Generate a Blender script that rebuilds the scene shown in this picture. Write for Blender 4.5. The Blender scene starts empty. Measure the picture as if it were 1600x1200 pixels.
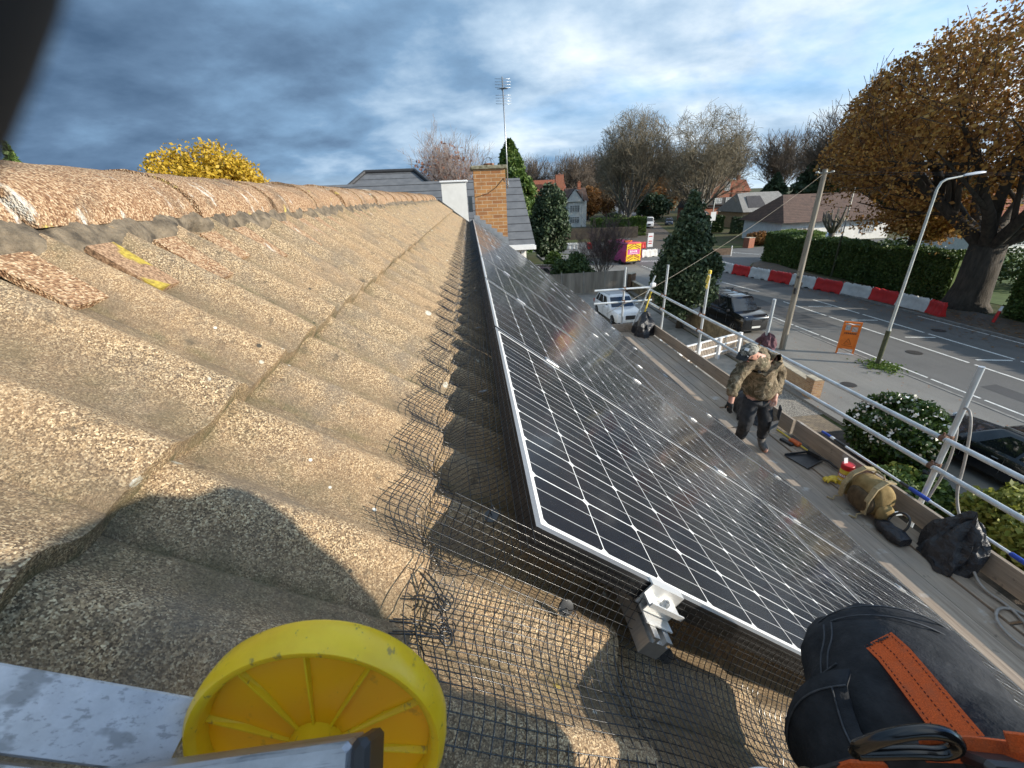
import bpy, bmesh, math, random
import numpy as np
from mathutils import Vector, Matrix, Euler
random.seed(7); RNG = np.random.default_rng(7)
R = math.radians
scene = bpy.context.scene
COL = scene.collection

# ------------------------------------------------------------------ camera
CAMZ = 7.8
cam = bpy.data.cameras.new("camera")
cam.sensor_width = 36.0; cam.lens = 14.77
cam.clip_start = 0.004; cam.clip_end = 3000
cam.dof.use_dof = True; cam.dof.focus_distance = 0.9; cam.dof.aperture_fstop = 15.0
camo = bpy.data.objects.new("camera", cam); COL.objects.link(camo)
yaw, pit, rol = R(4.443), R(24.111), R(-2.371)
fw = Vector((math.sin(yaw)*math.cos(pit), math.cos(yaw)*math.cos(pit), -math.sin(pit)))
rt = Vector((math.cos(yaw), -math.sin(yaw), 0)); up = rt.cross(fw)
rr = rt*math.cos(rol) + up*math.sin(rol); uu = -rt*math.sin(rol) + up*math.cos(rol)
camo.matrix_world = Matrix(((rr.x, uu.x, -fw.x, 0), (rr.y, uu.y, -fw.y, 0), (rr.z, uu.z, -fw.z, CAMZ), (0, 0, 0, 1)))
scene.camera = camo

# ------------------------------------------------------------------ sun, sky, exposure
SUN_EL, SUN_AZ = R(19.5), math.atan2(-0.38, 0.92)       # direction towards the sun, azimuth from +X
sd = Vector((math.cos(SUN_EL)*math.cos(SUN_AZ), math.cos(SUN_EL)*math.sin(SUN_AZ), math.sin(SUN_EL)))
sun = bpy.data.lights.new("sun", 'SUN'); sun.energy = 5.0; sun.angle = R(0.55); sun.color = (1.0, 0.90, 0.76)
suno = bpy.data.objects.new("sun", sun); COL.objects.link(suno)
suno.rotation_euler = sd.to_track_quat('Z', 'Y').to_euler()
scene.view_settings.view_transform = 'Standard'; scene.view_settings.look = 'None'
scene.view_settings.exposure = 0.45; scene.view_settings.gamma = 1.0
scene.render.engine = 'CYCLES'

world = bpy.data.worlds.new("World"); scene.world = world; world.use_nodes = True
W = world.node_tree; W.nodes.clear()
def wn(t, **k):
    n = W.nodes.new(t)
    for a, b in k.items(): setattr(n, a, b)
    return n
def wl(a, b): W.links.new(a, b)
def wmath(op, a, b=None, c=None, clamp=False):
    n = wn('ShaderNodeMath', operation=op, use_clamp=clamp)
    for i, v in enumerate((a, b, c)):
        if v is None: continue
        if isinstance(v, (int, float)): n.inputs[i].default_value = v
        else: wl(v, n.inputs[i])
    return n.outputs[0]
def wramp(f, stops):
    n = wn('ShaderNodeValToRGB'); wl(f, n.inputs[0]); e = n.color_ramp.elements
    while len(e) < len(stops): e.new(0.5)
    for q, (p, c) in zip(e, stops): q.position = p; q.color = (*c, 1)
    return n.outputs[0]
out = wn('ShaderNodeOutputWorld'); bg = wn('ShaderNodeBackground'); wl(bg.outputs[0], out.inputs[0])
sky = wn('ShaderNodeTexSky'); sky.sky_type = 'NISHITA'; sky.sun_disc = False
sky.sun_elevation = SUN_EL; sky.sun_rotation = math.pi/2 - SUN_AZ
tc = wn('ShaderNodeTexCoord'); sp = wn('ShaderNodeSeparateXYZ'); wl(tc.outputs['Generated'], sp.inputs[0])
dx, dy, dz = sp.outputs
zz = wmath('ADD', wmath('MAXIMUM', dz, 0.0), 0.30)
cb = wn('ShaderNodeCombineXYZ'); wl(wmath('DIVIDE', dx, zz), cb.inputs[0]); wl(wmath('DIVIDE', dy, zz), cb.inputs[1])
def wnoise(scale, detail, rough, off=(0, 0, 0), stretch=(1, 1, 1), dist=0.0):
    m = wn('ShaderNodeMapping'); wl(cb.outputs[0], m.inputs[0]); m.inputs['Location'].default_value = off; m.inputs['Scale'].default_value = stretch
    m.inputs['Rotation'].default_value = (0, 0, R(20))
    n = wn('ShaderNodeTexNoise'); wl(m.outputs[0], n.inputs['Vector']); n.inputs['Scale'].default_value = scale
    n.inputs['Detail'].default_value = detail; n.inputs['Roughness'].default_value = rough; n.inputs['Distortion'].default_value = dist
    return n.outputs['Fac']
big = wnoise(0.55, 7, 0.50, (3.1, 1.7, 0), (1, 1.1, 1), 0.15)
fine = wnoise(2.1, 12, 0.56, (7.3, 2.2, 0), (1, 1.2, 1), 0.1)
# brightness of the cloud deck: lit towards the sun side (+X) and higher up, dark and low on the left
side = wmath('ADD', wmath('MULTIPLY', dx, 0.50), wmath('MULTIPLY', wmath('SUBTRACT', dz, 0.22), 0.42))
val = wmath('ADD', wmath('ADD', wmath('MULTIPLY', wmath('SUBTRACT', big, 0.5), 1.0), wmath('MULTIPLY', wmath('SUBTRACT', fine, 0.5), 1.25)), wmath('ADD', side, 0.60), clamp=True)
cloud = wramp(val, [(0.0, (0.50, 0.92, 1.60)), (0.25, (0.95, 1.6, 2.55)), (0.48, (1.55, 2.6, 3.95)), (0.72, (3.4, 4.5, 5.7)), (1.0, (6.4, 7.1, 7.6))])
# openings with clear blue sky, more of them towards the sun side; pale band just over the horizon
gap = wnoise(0.9, 6, 0.55, (1.9, 9.4, 0), (1, 1.5, 1), 0.3)
gapf = wmath('MULTIPLY', wmath('SUBTRACT', wmath('ADD', gap, wmath('MULTIPLY', dx, 0.30)), 0.585), 7.0, clamp=True)
gapf = wmath('MULTIPLY', gapf, wmath('MULTIPLY', wmath('SUBTRACT', dz, 0.10), 7.0, clamp=True))
skm = wn('ShaderNodeMixRGB', blend_type='MULTIPLY'); skm.inputs[0].default_value = 1.0
wl(sky.outputs[0], skm.inputs[1]); skm.inputs[2].default_value = (0.62, 1.15, 1.75, 1)
mx = wn('ShaderNodeMixRGB'); wl(gapf, mx.inputs[0]); wl(cloud, mx.inputs[1]); wl(skm.outputs[0], mx.inputs[2])
hz = wmath('MULTIPLY', wmath('SUBTRACT', 1.0, wmath('MULTIPLY', wmath('ABSOLUTE', wmath('SUBTRACT', dz, 0.015)), 22.0), clamp=True), wmath('MULTIPLY', wmath('ADD', fine, 0.1), 0.9), clamp=True)
mh = wn('ShaderNodeMixRGB'); wl(hz, mh.inputs[0]); wl(mx.outputs[0], mh.inputs[1]); mh.inputs[2].default_value = (4.6, 5.9, 6.9, 1)
wl(mh.outputs[0], bg.inputs[0]); bg.inputs[1].default_value = 0.115

# ------------------------------------------------------------------ materials
MATS = {}
class NT:
    def __init__(s, name):
        s.m = bpy.data.materials.new(name); s.m.use_nodes = True; s.t = s.m.node_tree; s.t.nodes.clear()
        s.o = s.t.nodes.new('ShaderNodeOutputMaterial'); s.p = s.t.nodes.new('ShaderNodeBsdfPrincipled')
        s.t.links.new(s.p.outputs[0], s.o.inputs[0]); s._c = {}
    def n(s, t, **k):
        q = s.t.nodes.new(t)
        for a, b in k.items(): setattr(q, a, b)
        return q
    def l(s, a, b): s.t.links.new(a, b)
    def set(s, sock, v):
        if isinstance(v, (int, float)): sock.default_value = v
        elif isinstance(v, (tuple, list)): sock.default_value = (*v, 1) if len(v) == 3 and sock.type == 'RGBA' else v
        else: s.l(v, sock)
    def co(s, kind='Object'):
        if 'tc' not in s._c: s._c['tc'] = s.n('ShaderNodeTexCoord')
        return s._c['tc'].outputs[kind]
    def math(s, op, a, b=None, c=None, clamp=False):
        q = s.n('ShaderNodeMath', operation=op, use_clamp=clamp)
        for i, v in enumerate((a, b, c)):
            if v is not None: s.set(q.inputs[i], v)
        return q.outputs[0]
    def noise(s, scale, detail=4, rough=.55, co=None, stretch=None, dist=0):
        co = co or s.co()
        if stretch:
            mp = s.n('ShaderNodeMapping'); s.l(co, mp.inputs[0]); mp.inputs['Scale'].default_value = stretch; co = mp.outputs[0]
        q = s.n('ShaderNodeTexNoise'); s.l(co, q.inputs['Vector']); q.inputs['Scale'].default_value = scale
        q.inputs['Detail'].default_value = detail; q.inputs['Roughness'].default_value = rough; q.inputs['Distortion'].default_value = dist
        return q.outputs['Fac']
    def vor(s, scale, co=None, feature='F1', out='Distance', rand=1.0):
        q = s.n('ShaderNodeTexVoronoi', feature=feature); s.l(co or s.co(), q.inputs['Vector']); q.inputs['Scale'].default_value = scale
        q.inputs['Randomness'].default_value = rand
        return q.outputs[out]
    def ramp(s, f, stops, interp='LINEAR'):
        q = s.n('ShaderNodeValToRGB'); s.l(f, q.inputs[0]); q.color_ramp.interpolation = interp; e = q.color_ramp.elements
        while len(e) < len(stops): e.new(0.5)
        for a, (p, c) in zip(e, stops):
            a.position = p; a.color = (*c, 1) if not isinstance(c, (int, float)) else (c, c, c, 1)
        return q.outputs[0]
    def mix(s, f, a, b, blend='MIX'):
        q = s.n('ShaderNodeMixRGB', blend_type=blend); s.set(q.inputs[0], f); s.set(q.inputs[1], a); s.set(q.inputs[2], b)
        return q.outputs[0]
    def bump(s, h, strength=.4, dist=.01):
        q = s.n('ShaderNodeBump'); s.l(h, q.inputs['Height']); q.inputs['Strength'].default_value = strength; q.inputs['Distance'].default_value = dist
        s.l(q.outputs[0], s.p.inputs['Normal'])
    def fin(s, col=None, rough=None, metal=None, spec=None, coat=None):
        if col is not None: s.set(s.p.inputs['Base Color'], col)
        if rough is not None: s.set(s.p.inputs['Roughness'], rough)
        if metal is not None: s.set(s.p.inputs['Metallic'], metal)
        if spec is not None: s.set(s.p.inputs['Specular IOR Level'], spec)
        if coat is not None: s.set(s.p.inputs['Coat Weight'], coat)
        return s.m
def M(name, c1=(.5, .5, .5), c2=None, scale=8, rough=.6, metal=0, bump=0, bscale=None, bdist=.01, stretch=None, spec=.5, coat=0, detail=5, lo=.35, hi=.65):
    if name in MATS: return MATS[name]
    t = NT(name); c2 = c2 or tuple(x*.75 for x in c1)
    f = t.noise(scale, detail, .6, stretch=stretch)
    c = t.ramp(f, [(lo, c2), (hi, c1)])
    if bump: t.bump(t.noise(bscale or scale*2, 4, .6, stretch=stretch), bump, bdist)
    r = t.ramp(f, [(.3, min(1, rough*1.15)), (.7, rough*.9)])
    MATS[name] = t.fin(c, r, metal, spec, coat)
    return MATS[name]
def leafmat(name, stops, rough=.55, trans=.25):
    """foliage: every leaf (mesh island) has its own shade, clumps vary"""
    if name in MATS: return MATS[name]
    t = NT(name); g = t.n('ShaderNodeNewGeometry')
    f = t.math('ADD', t.math('MULTIPLY', g.outputs['Random Per Island'], .62), t.math('MULTIPLY', t.noise(.8, 3), .42))
    c = t.ramp(f, stops)
    t.fin(c, rough, 0, .35)
    tr = t.n('ShaderNodeBsdfTranslucent'); t.l(c, tr.inputs[0]); ms = t.n('ShaderNodeMixShader'); ms.inputs[0].default_value = trans
    t.l(t.p.outputs[0], ms.inputs[1]); t.l(tr.outputs[0], ms.inputs[2]); t.l(ms.outputs[0], t.o.inputs[0])
    MATS[name] = t.m
    return t.m

# ------------------------------------------------------------------ mesh builder
def V(*a): return Vector(a)
class MB:
    def __init__(s): s.v = []; s.f = []; s.uv = None
    def add(s, vs, fs):
        o = len(s.v); s.v.extend([tuple(p) for p in vs]); s.f.extend([tuple(i+o for i in f) for f in fs]); return s
    def box(s, c, d, rot=None, bev=0):
        """box at centre c with full size d; bev chamfers the vertical edges and the top"""
        x, y, z = d[0]/2, d[1]/2, d[2]/2
        if bev <= 0:
            vs = [(-x, -y, -z), (x, -y, -z), (x, y, -z), (-x, y, -z), (-x, -y, z), (x, -y, z), (x, y, z), (-x, y, z)]
            fs = [(0, 3, 2, 1), (4, 5, 6, 7), (0, 1, 5, 4), (1, 2, 6, 5), (2, 3, 7, 6), (3, 0, 4, 7)]
        else:
            b = min(bev, x*.9, y*.9, z*.9)
            def ring(ix, iy, zz): return [(-ix+b, -iy, zz), (ix-b, -iy, zz), (ix, -iy+b, zz), (ix, iy-b, zz), (ix-b, iy, zz), (-ix+b, iy, zz), (-ix, iy-b, zz), (-ix, -iy+b, zz)]
            rs = [ring(x-b*.9, y-b*.9, -z), ring(x, y, -z+b), ring(x, y, z-b), ring(x-b*.9, y-b*.9, z)]
            vs = sum(rs, []); fs = [tuple(range(7, -1, -1)), tuple(range(24, 32))]
            for k in range(3):
                for i in range(8): j = (i+1) % 8; fs.append((k*8+i, k*8+j, k*8+8+j, k*8+8+i))
        if rot is not None:
            m = rot if isinstance(rot, Matrix) else Euler(rot).to_matrix()
            vs = [m @ Vector(p) for p in vs]
        return s.add([(p[0]+c[0], p[1]+c[1], p[2]+c[2]) for p in vs], fs)
    def bar(s, a, b, w, h, upv=(0, 0, 1)):
        a, b = Vector(a), Vector(b); d = b-a; L = d.length
        if L < 1e-6: return s
        y = d/L; x = y.cross(Vector(upv))
        if x.length < 1e-4: x = y.cross(Vector((1, 0, 0)))
        x.normalize(); z = x.cross(y)
        return s.box((a+b)/2, (w, L, h), Matrix((x, y, z)).transposed())
    def tube(s, pts, r, n=8, cap=True, closed=False):
        pts = [Vector(p) for p in pts]; m = len(pts)
        rs = r if isinstance(r, (list, tuple)) else [r]*m
        o = len(s.v); ref = None
        for i, p in enumerate(pts):
            if closed: t = pts[(i+1) % m]-pts[i-1]
            else: t = pts[min(i+1, m-1)]-pts[max(i-1, 0)]
            if t.length < 1e-9: t = Vector((0, 0, 1))
            t.normalize()
            if ref is None:
                ref = Vector((0, 0, 1)) if abs(t.z) < .9 else Vector((1, 0, 0))
            x = ref - t*ref.dot(t)
            if x.length < 1e-5: x = t.orthogonal()
            x.normalize(); ref = x; y = t.cross(x)
            for k in range(n):
                a = 2*math.pi*k/n; q = p + (x*math.cos(a)+y*math.sin(a))*rs[i]; s.v.append((q.x, q.y, q.z))
        for i in range(m if closed else m-1):
            j = (i+1) % m
            for k in range(n): l = (k+1) % n; s.f.append((o+i*n+k, o+i*n+l, o+j*n+l, o+j*n+k))
        if cap and not closed:
            s.f.append(tuple(o+k for k in range(n-1, -1, -1))); s.f.append(tuple(o+(m-1)*n+k for k in range(n)))
        return s
    def cyl(s, a, b, r, n=12): return s.tube([a, b], r, n)
    def rings(s, rings, closed=True, cap=True):
        """loft through rings of equal point count"""
        o = len(s.v); n = len(rings[0])
        for r in rings: s.v.extend([tuple(p) for p in r])
        for i in range(len(rings)-1):
            for k in range(n if closed else n-1):
                l = (k+1) % n; s.f.append((o+i*n+k, o+i*n+l, o+i*n+n+l, o+i*n+n+k))
        if cap and closed: s.f.append(tuple(o+k for k in range(n-1, -1, -1))); s.f.append(tuple(o+(len(rings)-1)*n+k for k in range(n)))
        return s
    def lathe(s, prof, c, axis=(0, 0, 1), n=24, cap=True):
        """prof: list of (radius, height) along axis"""
        ax = Vector(axis).normalized(); x = ax.orthogonal().normalized(); y = ax.cross(x); c = Vector(c)
        rs = [[c+ax*h+(x*math.cos(2*math.pi*k/n)+y*math.sin(2*math.pi*k/n))*r for k in range(n)] for r, h in prof]
        return s.rings(rs, True, cap)
    def prism(s, poly, z0, z1):
        n = len(poly); o = len(s.v)
        s.v.extend([(p[0], p[1], z0) for p in poly]); s.v.extend([(p[0], p[1], z1) for p in poly])
        s.f.append(tuple(o+k for k in range(n-1, -1, -1))); s.f.append(tuple(o+n+k for k in range(n)))
        for k in range(n): l = (k+1) % n; s.f.append((o+k, o+l, o+n+l, o+n+k))
        return s
    def slab(s, quad, th):
        """thick sheet through 4 (or more) 3-D corners, thickness downwards along its normal"""
        q = [Vector(p) for p in quad]; nn = (q[1]-q[0]).cross(q[2]-q[0]).normalized()*th; n = len(q)
        return s.add(q+[p-nn for p in q], [tuple(range(n)), tuple(range(2*n-1, n-1, -1))]+[(k, k+n, (k+1) % n+n, (k+1) % n) for k in range(n)])
    def build(s, name, mat, parent=None, smooth=False, loc=None, mats=None):
        me = bpy.data.meshes.new(name); org = Vector((0, 0, 0))
        if parent is not None:
            p = parent
            while p is not None: org = org + p.location; p = p.parent
        if loc is not None and parent is None: org = Vector(loc)
        vs = np.array(s.v, dtype=np.float64).reshape(-1, 3) - np.array(org)
        me.from_pydata(vs.tolist(), [], s.f); me.update()
        me.materials.append(mat)
        if smooth:
            me.polygons.foreach_set('use_smooth', [True]*len(me.polygons))
            if smooth != True: me.set_sharp_from_angle(angle=R(smooth))
        o = bpy.data.objects.new(name, me); COL.objects.link(o)
        if parent is not None: o.parent = parent
        else: o.location = org
        return o
def tag(o, label=None, cat=None, group=None, kind=None):
    if label: o['label'] = label
    if cat: o['category'] = cat
    if group: o['group'] = group
    if kind: o['kind'] = kind
    return o
def thing(name, label, cat, loc=(0, 0, 0), group=None):
    o = bpy.data.objects.new(name, None); COL.objects.link(o); o.location = loc; o.empty_display_size = .1
    return tag(o, label, cat, group)
def dup(o, label=None, loc=None, rotz=None, parent=None, sc=None):
    c = o.copy(); COL.objects.link(c)
    if parent is not None: c.parent = parent
    if label: c['label'] = label
    if loc is not None: c.location = loc
    if rotz is not None: c.rotation_euler = (0, 0, rotz)
    if sc is not None: c.scale = sc if isinstance(sc, (tuple, list)) else (sc, sc, sc)
    for ch in list(o.children): dup(ch, parent=c)
    return c
def npmesh(name, vs, fs, mat, parent=None, loc=(0, 0, 0)):
    """vs (N,3) array, fs (M,4) array of quads, vertices in world space"""
    me = bpy.data.meshes.new(name); org = np.array(loc, float)
    if parent is not None:
        org = np.zeros(3); p = parent
        while p is not None: org = org + np.array(p.location); p = p.parent
    vs = (vs-org).astype(np.float32); n, m = len(vs), len(fs); k = fs.shape[1]
    me.vertices.add(n); me.vertices.foreach_set('co', vs.ravel())
    me.loops.add(m*k); me.loops.foreach_set('vertex_index', fs.astype(np.int32).ravel())
    me.polygons.add(m); me.polygons.foreach_set('loop_start', np.arange(0, m*k, k, dtype=np.int32))
    me.update(calc_edges=True); me.validate(); me.materials.append(mat)
    o = bpy.data.objects.new(name, me); COL.objects.link(o)
    if parent is not None: o.parent = parent
    else: o.location = loc
    return o
def leafquads(P, size, aspect=1.6, var=.4, flat=0.0):
    """one randomly turned quad per point"""
    n = len(P); a = RNG.normal(size=(n, 3)); a[:, 2] *= (1-flat); a /= np.linalg.norm(a, axis=1)[:, None]
    b = RNG.normal(size=(n, 3)); b -= a*(a*b).sum(1)[:, None]; b /= np.linalg.norm(b, axis=1)[:, None]
    s = size*(1+var*RNG.uniform(-1, 1, n))[:, None]*.5
    vs = np.stack([P-a*s*aspect, P+b*s, P+a*s*aspect, P-b*s], 1).reshape(-1, 3)
    return vs, np.arange(4*n).reshape(-1, 4)
def ellip_points(c, r, n, clumps=60, spread=.22, shell=.55, low=-1):
    """leaf points gathered in clumps inside an ellipsoid"""
    d = RNG.normal(size=(clumps*2, 3)); d /= np.linalg.norm(d, axis=1)[:, None]; d = d[d[:, 2] > low][:clumps]
    rad = (shell+(1-shell)*RNG.uniform(0, 1, len(d)))[:, None]; cc = d*rad
    k = RNG.integers(0, len(cc), n); p = cc[k]+RNG.normal(size=(n, 3))*spread*RNG.uniform(.5, 1.2, (n, 1))
    l = np.linalg.norm(p, axis=1); p = p[l < 1.12]
    return p*np.array(r)+np.array(c)
# ------------------------------------------------------------------ the roof we stand on
AL = R(37.16); CA, SA = math.cos(AL), math.sin(AL)
PX, PY, PZ = 0.063, 0.474, 7.355          # top near corner of the solar array (glass plane)
def RP(v, y, off=0.0):
    """point on the roof: v metres down the slope from the array's top edge, y along the ridge, off metres ABOVE the glass plane"""
    return Vector((PX + v*CA + off*SA, y, PZ - v*SA + off*CA))
CREST = -0.125; AMP = .035; PER = 0.1655; Y_END = 10.15
def wave(y):
    t = (y-0.443)/PER
    return AMP*(0.5+0.5*math.cos(2*math.pi*t+.30*math.sin(2*math.pi*t)))**1.05 - AMP
def jit(i, j, s): return (math.sin(i*12.9898+j*78.233+s*37.7)*43758.5453) % 1.0 - .5

def tile_material():
    t = NT('weathered_concrete_tile'); co = t.co()
    # exposed aggregate: tiny grains of buff, brown and dark stone
    g1 = t.vor(640, out='Color'); g1v = t.n('ShaderNodeSeparateColor'); t.l(g1, g1v.inputs[0])
    grain = t.ramp(g1v.outputs[0], [(0.0, (.050, .036, .024)), (.22, (.135, .092, .055)), (.45, (.31, .215, .122)), (.72, (.53, .380, .215)), (1.0, (.80, .65, .42))])
    n2 = t.noise(210, 4, .65)
    grain = t.mix(t.ramp(n2, [(.40, .55), (.60, 0.0)]), grain, (.13, .095, .065))
    # broad weathering: orange-brown, grey-green and dark areas
    a = t.noise(3.1, 5, .6); b = t.noise(9, 6, .65); c = t.noise(24, 5, .7)
    warm = t.mix(t.ramp(a, [(.42, 0.0), (.62, .38)]), grain, (.36, .23, .125))
    grey = t.mix(t.ramp(b, [(.50, 0.0), (.68, .62)]), warm, (.155, .13, .10))
    dark = t.mix(t.ramp(c, [(.585, 0.0), (.70, .72)]), grey, (.075, .062, .045))
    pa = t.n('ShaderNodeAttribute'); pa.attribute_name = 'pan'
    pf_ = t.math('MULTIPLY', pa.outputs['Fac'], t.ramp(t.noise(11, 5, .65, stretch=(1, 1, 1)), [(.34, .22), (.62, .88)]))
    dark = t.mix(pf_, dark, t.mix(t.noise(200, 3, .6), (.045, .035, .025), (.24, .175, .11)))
    # pale lichen discs, a few yellow ones
    v1 = t.n('ShaderNodeTexVoronoi'); t.l(co, v1.inputs['Vector']); v1.inputs['Scale'].default_value = 11
    sc = t.n('ShaderNodeSeparateColor'); t.l(v1.outputs['Color'], sc.inputs[0])
    dd = t.math('ADD', v1.outputs['Distance'], t.math('MULTIPLY', t.math('SUBTRACT', t.noise(60, 3), .5), .16))
    rad = t.math('MULTIPLY', t.math('SUBTRACT', sc.outputs[0], .62), .40)
    li = t.math('MULTIPLY', t.math('SUBTRACT', rad, dd), 45, clamp=True)
    li = t.math('MULTIPLY', li, t.ramp(t.noise(190, 2), [(.35, .2), (.55, 1.0)]))
    lc = t.mix(t.math('GREATER_THAN', sc.outputs[1], .80), (.52, .51, .43), (.42, .31, .07))
    col = t.mix(li, dark, lc)
    v2 = t.n('ShaderNodeTexVoronoi'); t.l(co, v2.inputs['Vector']); v2.inputs['Scale'].default_value = 33
    s2 = t.n('ShaderNodeSeparateColor'); t.l(v2.outputs['Color'], s2.inputs[0])
    sp = t.math('MULTIPLY', t.math('SUBTRACT', t.math('MULTIPLY', t.math('SUBTRACT', s2.outputs[0], .86), 1.2), v2.outputs['Distance']), 40, clamp=True)
    col = t.mix(sp, col, t.mix(t.math('GREATER_THAN', s2.outputs[1], .5), (.07, .06, .045), (.66, .64, .56)))
    # moss held in attribute "moss" (course steps and valleys)
    at = t.n('ShaderNodeAttribute'); at.attribute_name = 'moss'
    mo = t.math('MULTIPLY', at.outputs['Fac'], t.ramp(t.noise(26, 4), [(.38, 0.0), (.60, 1.0)]))
    col = t.mix(mo, col, t.mix(t.noise(55, 3), (.040, .045, .018), (.15, .135, .075)))
    h = t.math('ADD', t.math('MULTIPLY', t.vor(560), .8), t.math('ADD', t.math('MULTIPLY', n2, .5), t.math('MULTIPLY', c, .5)))
    t.bump(h, .6, .0020)
    return t.fin(col, t.ramp(b, [(.3, .95), (.7, .82)]), 0, .25)
TILE = tile_material(); MATS['tile'] = TILE

house = thing('tiled_house', 'house under the weathered brown tiled roof in the foreground, with rounded ridge tiles', 'house', (0, 0, 0))
STEP = .029; GAUGE = .345
def roof_sheet():
    vs, fs, moss, pan = [], [], [], []
    ys = []
    y = -1.6
    while y < Y_END: ys.append(y); y += .0082 if y < 2.2 else (.0138 if y < 5 else .0207)
    ys.append(Y_END); ny = len(ys)
    edges = [-.46+GAUGE*k for k in range(0, 12)]        # lower edge of each course
    for k, ve in enumerate(edges):
        v0 = ve-GAUGE if k else -.98
        nv = 9
        rows = []
        for i in range(nv+2):
            if i <= nv: t = i/nv; v = v0+(ve-v0)*t; h = STEP*t; front = False
            else: v = ve+.003; h = -.004; front = True
            row = []
            for y in ys:
                tl = math.floor((y-.36)/(PER*2)+.5*(k % 1)); fr = ((y-.36)/(PER*2)) % 1.0
                tz = jit(tl, k, 1)*.004*(t if not front else 1); tv = jit(tl, k, 2)*.007*t
                hh = CREST + wave(y) + h + (tz if not front else 0) + .0012*math.sin(y*71+v*53)+.0012*math.sin(y*23-v*97)
                if not front and fr < .03: hh -= .006
                vv = v + tv + (.002*math.sin(y*60+k) if t > .9 else 0)
                p = RP(vv, y, hh); row.append(len(vs)); vs.append((p.x, p.y, p.z))
                m = 0.0
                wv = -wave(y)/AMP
                if front: m = 1.0
                elif i < 2 and k: m = .60*(1-i*.6)*(0.35+.65*wv)
                else: m = .25*max(0, wv-.70)/.30
                if fr < .04: m = max(m, .5)
                if v < -.80: m = max(m, .35)
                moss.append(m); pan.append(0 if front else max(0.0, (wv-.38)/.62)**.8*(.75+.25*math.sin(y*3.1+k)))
            rows.append(row)
        for a, b in zip(rows[:-1], rows[1:]):
            for j in range(ny-1): fs.append((a[j], b[j], b[j+1], a[j+1]))
        if k+1 < len(edges):
            pass
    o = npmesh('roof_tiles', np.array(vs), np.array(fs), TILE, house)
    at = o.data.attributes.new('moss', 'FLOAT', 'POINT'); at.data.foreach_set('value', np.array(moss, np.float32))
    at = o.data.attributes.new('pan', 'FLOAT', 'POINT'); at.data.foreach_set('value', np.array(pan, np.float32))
    o.data.polygons.foreach_set('use_smooth', [True]*len(o.data.polygons)); o.data.set_sharp_from_angle(angle=R(50))
    return o
roof_sheet()
# far slope of the same roof (faces away)
RX, RZ = -0.87, 7.80
MB().slab([(RX, Y_END, RZ-.02), (RX, -1.6, RZ-.02), (RX-3.6*CA, -1.6, RZ-.02-3.6*SA), (RX-3.6*CA, Y_END, RZ-.02-3.6*SA)], -.04).build('back_slope', TILE, house)

# ridge tiles: half-round, each its own piece, slightly out of line
ridge_t = NT('ridge_tile'); t = ridge_t
g1 = t.vor(300, out='Color'); gs = t.n('ShaderNodeSeparateColor'); t.l(g1, gs.inputs[0])
gr = t.ramp(gs.outputs[0], [(0, (.16, .085, .045)), (.35, (.29, .165, .090)), (.7, (.43, .28, .16)), (1, (.60, .45, .29))])
n = t.noise(7, 6, .65); gr = t.mix(t.ramp(n, [(.52, 0.0), (.66, .65)]), gr, (.13, .10, .07))
st = t.noise(9, 4, .6, stretch=(1, 3.2, 1)); gr = t.mix(t.math('MULTIPLY', t.ramp(st, [(.62, 0.0), (.67, .8)]), t.ramp(t.noise(110, 3), [(.36, .25), (.5, .95)])), gr, (.66, .65, .57))
vv = t.noise(15, 3, .5); gr = t.mix(t.math('MULTIPLY', t.ramp(vv, [(.68, 0.0), (.72, .9)]), t.ramp(t.noise(150, 2), [(.4, .2), (.55, 1.0)])), gr, (.62, .50, .12))
t.bump(t.math('ADD', t.vor(300), t.noise(30, 4)), .8, .004); RIDGE = t.fin(gr, .9, 0, .2)
MORTAR = M('ridge_mortar', (.23, .18, .12), (.06, .048, .034), 34, .95, bump=1, bscale=120, bdist=.008, detail=10)
def ridge_tile(y0, y1, k):
    m = MB(); n = 17; hw, hh = .176+.005*jit(k, 0, 3), .111; dz = .009*jit(k, 1, 4); dxx = .014*jit(k, 2, 5); tw = .012*jit(k, 3, 6)
    outer, inner = [], []
    ny = 8
    for q in range(ny+1):
        y = y0+.004+(y1-y0-.008)*q/ny; f = q/ny
        cx = RX+dxx+tw*(f-.5); zb = 7.777+dz
        g_ = 1+.035*(1-f)+(.02 if q == 0 else 0)
        ro = [(cx+g_*hw*math.cos(math.pi*i/(n-1)), y, zb+hh*(g_+.015*(1-f))*math.sin(math.pi*i/(n-1))**.92+.0015*math.sin(i*2.1+y*40)) for i in range(n)]
        ri = [(cx+(hw-.018)*math.cos(math.pi*i/(n-1)), y, zb+(hh-.018)*math.sin(math.pi*i/(n-1))**.92) for i in range(n)]
        outer.append(ro+ri[::-1])
    m.rings(outer, True, True)
    return m.build('ridge_tile', RIDGE, house, 40)
ry = 1.24-.46*6; k = 0
while ry < Y_END-.05:
    ridge_tile(ry, min(ry+.46, Y_END+.02), k); ry += .46; k += 1
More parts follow.
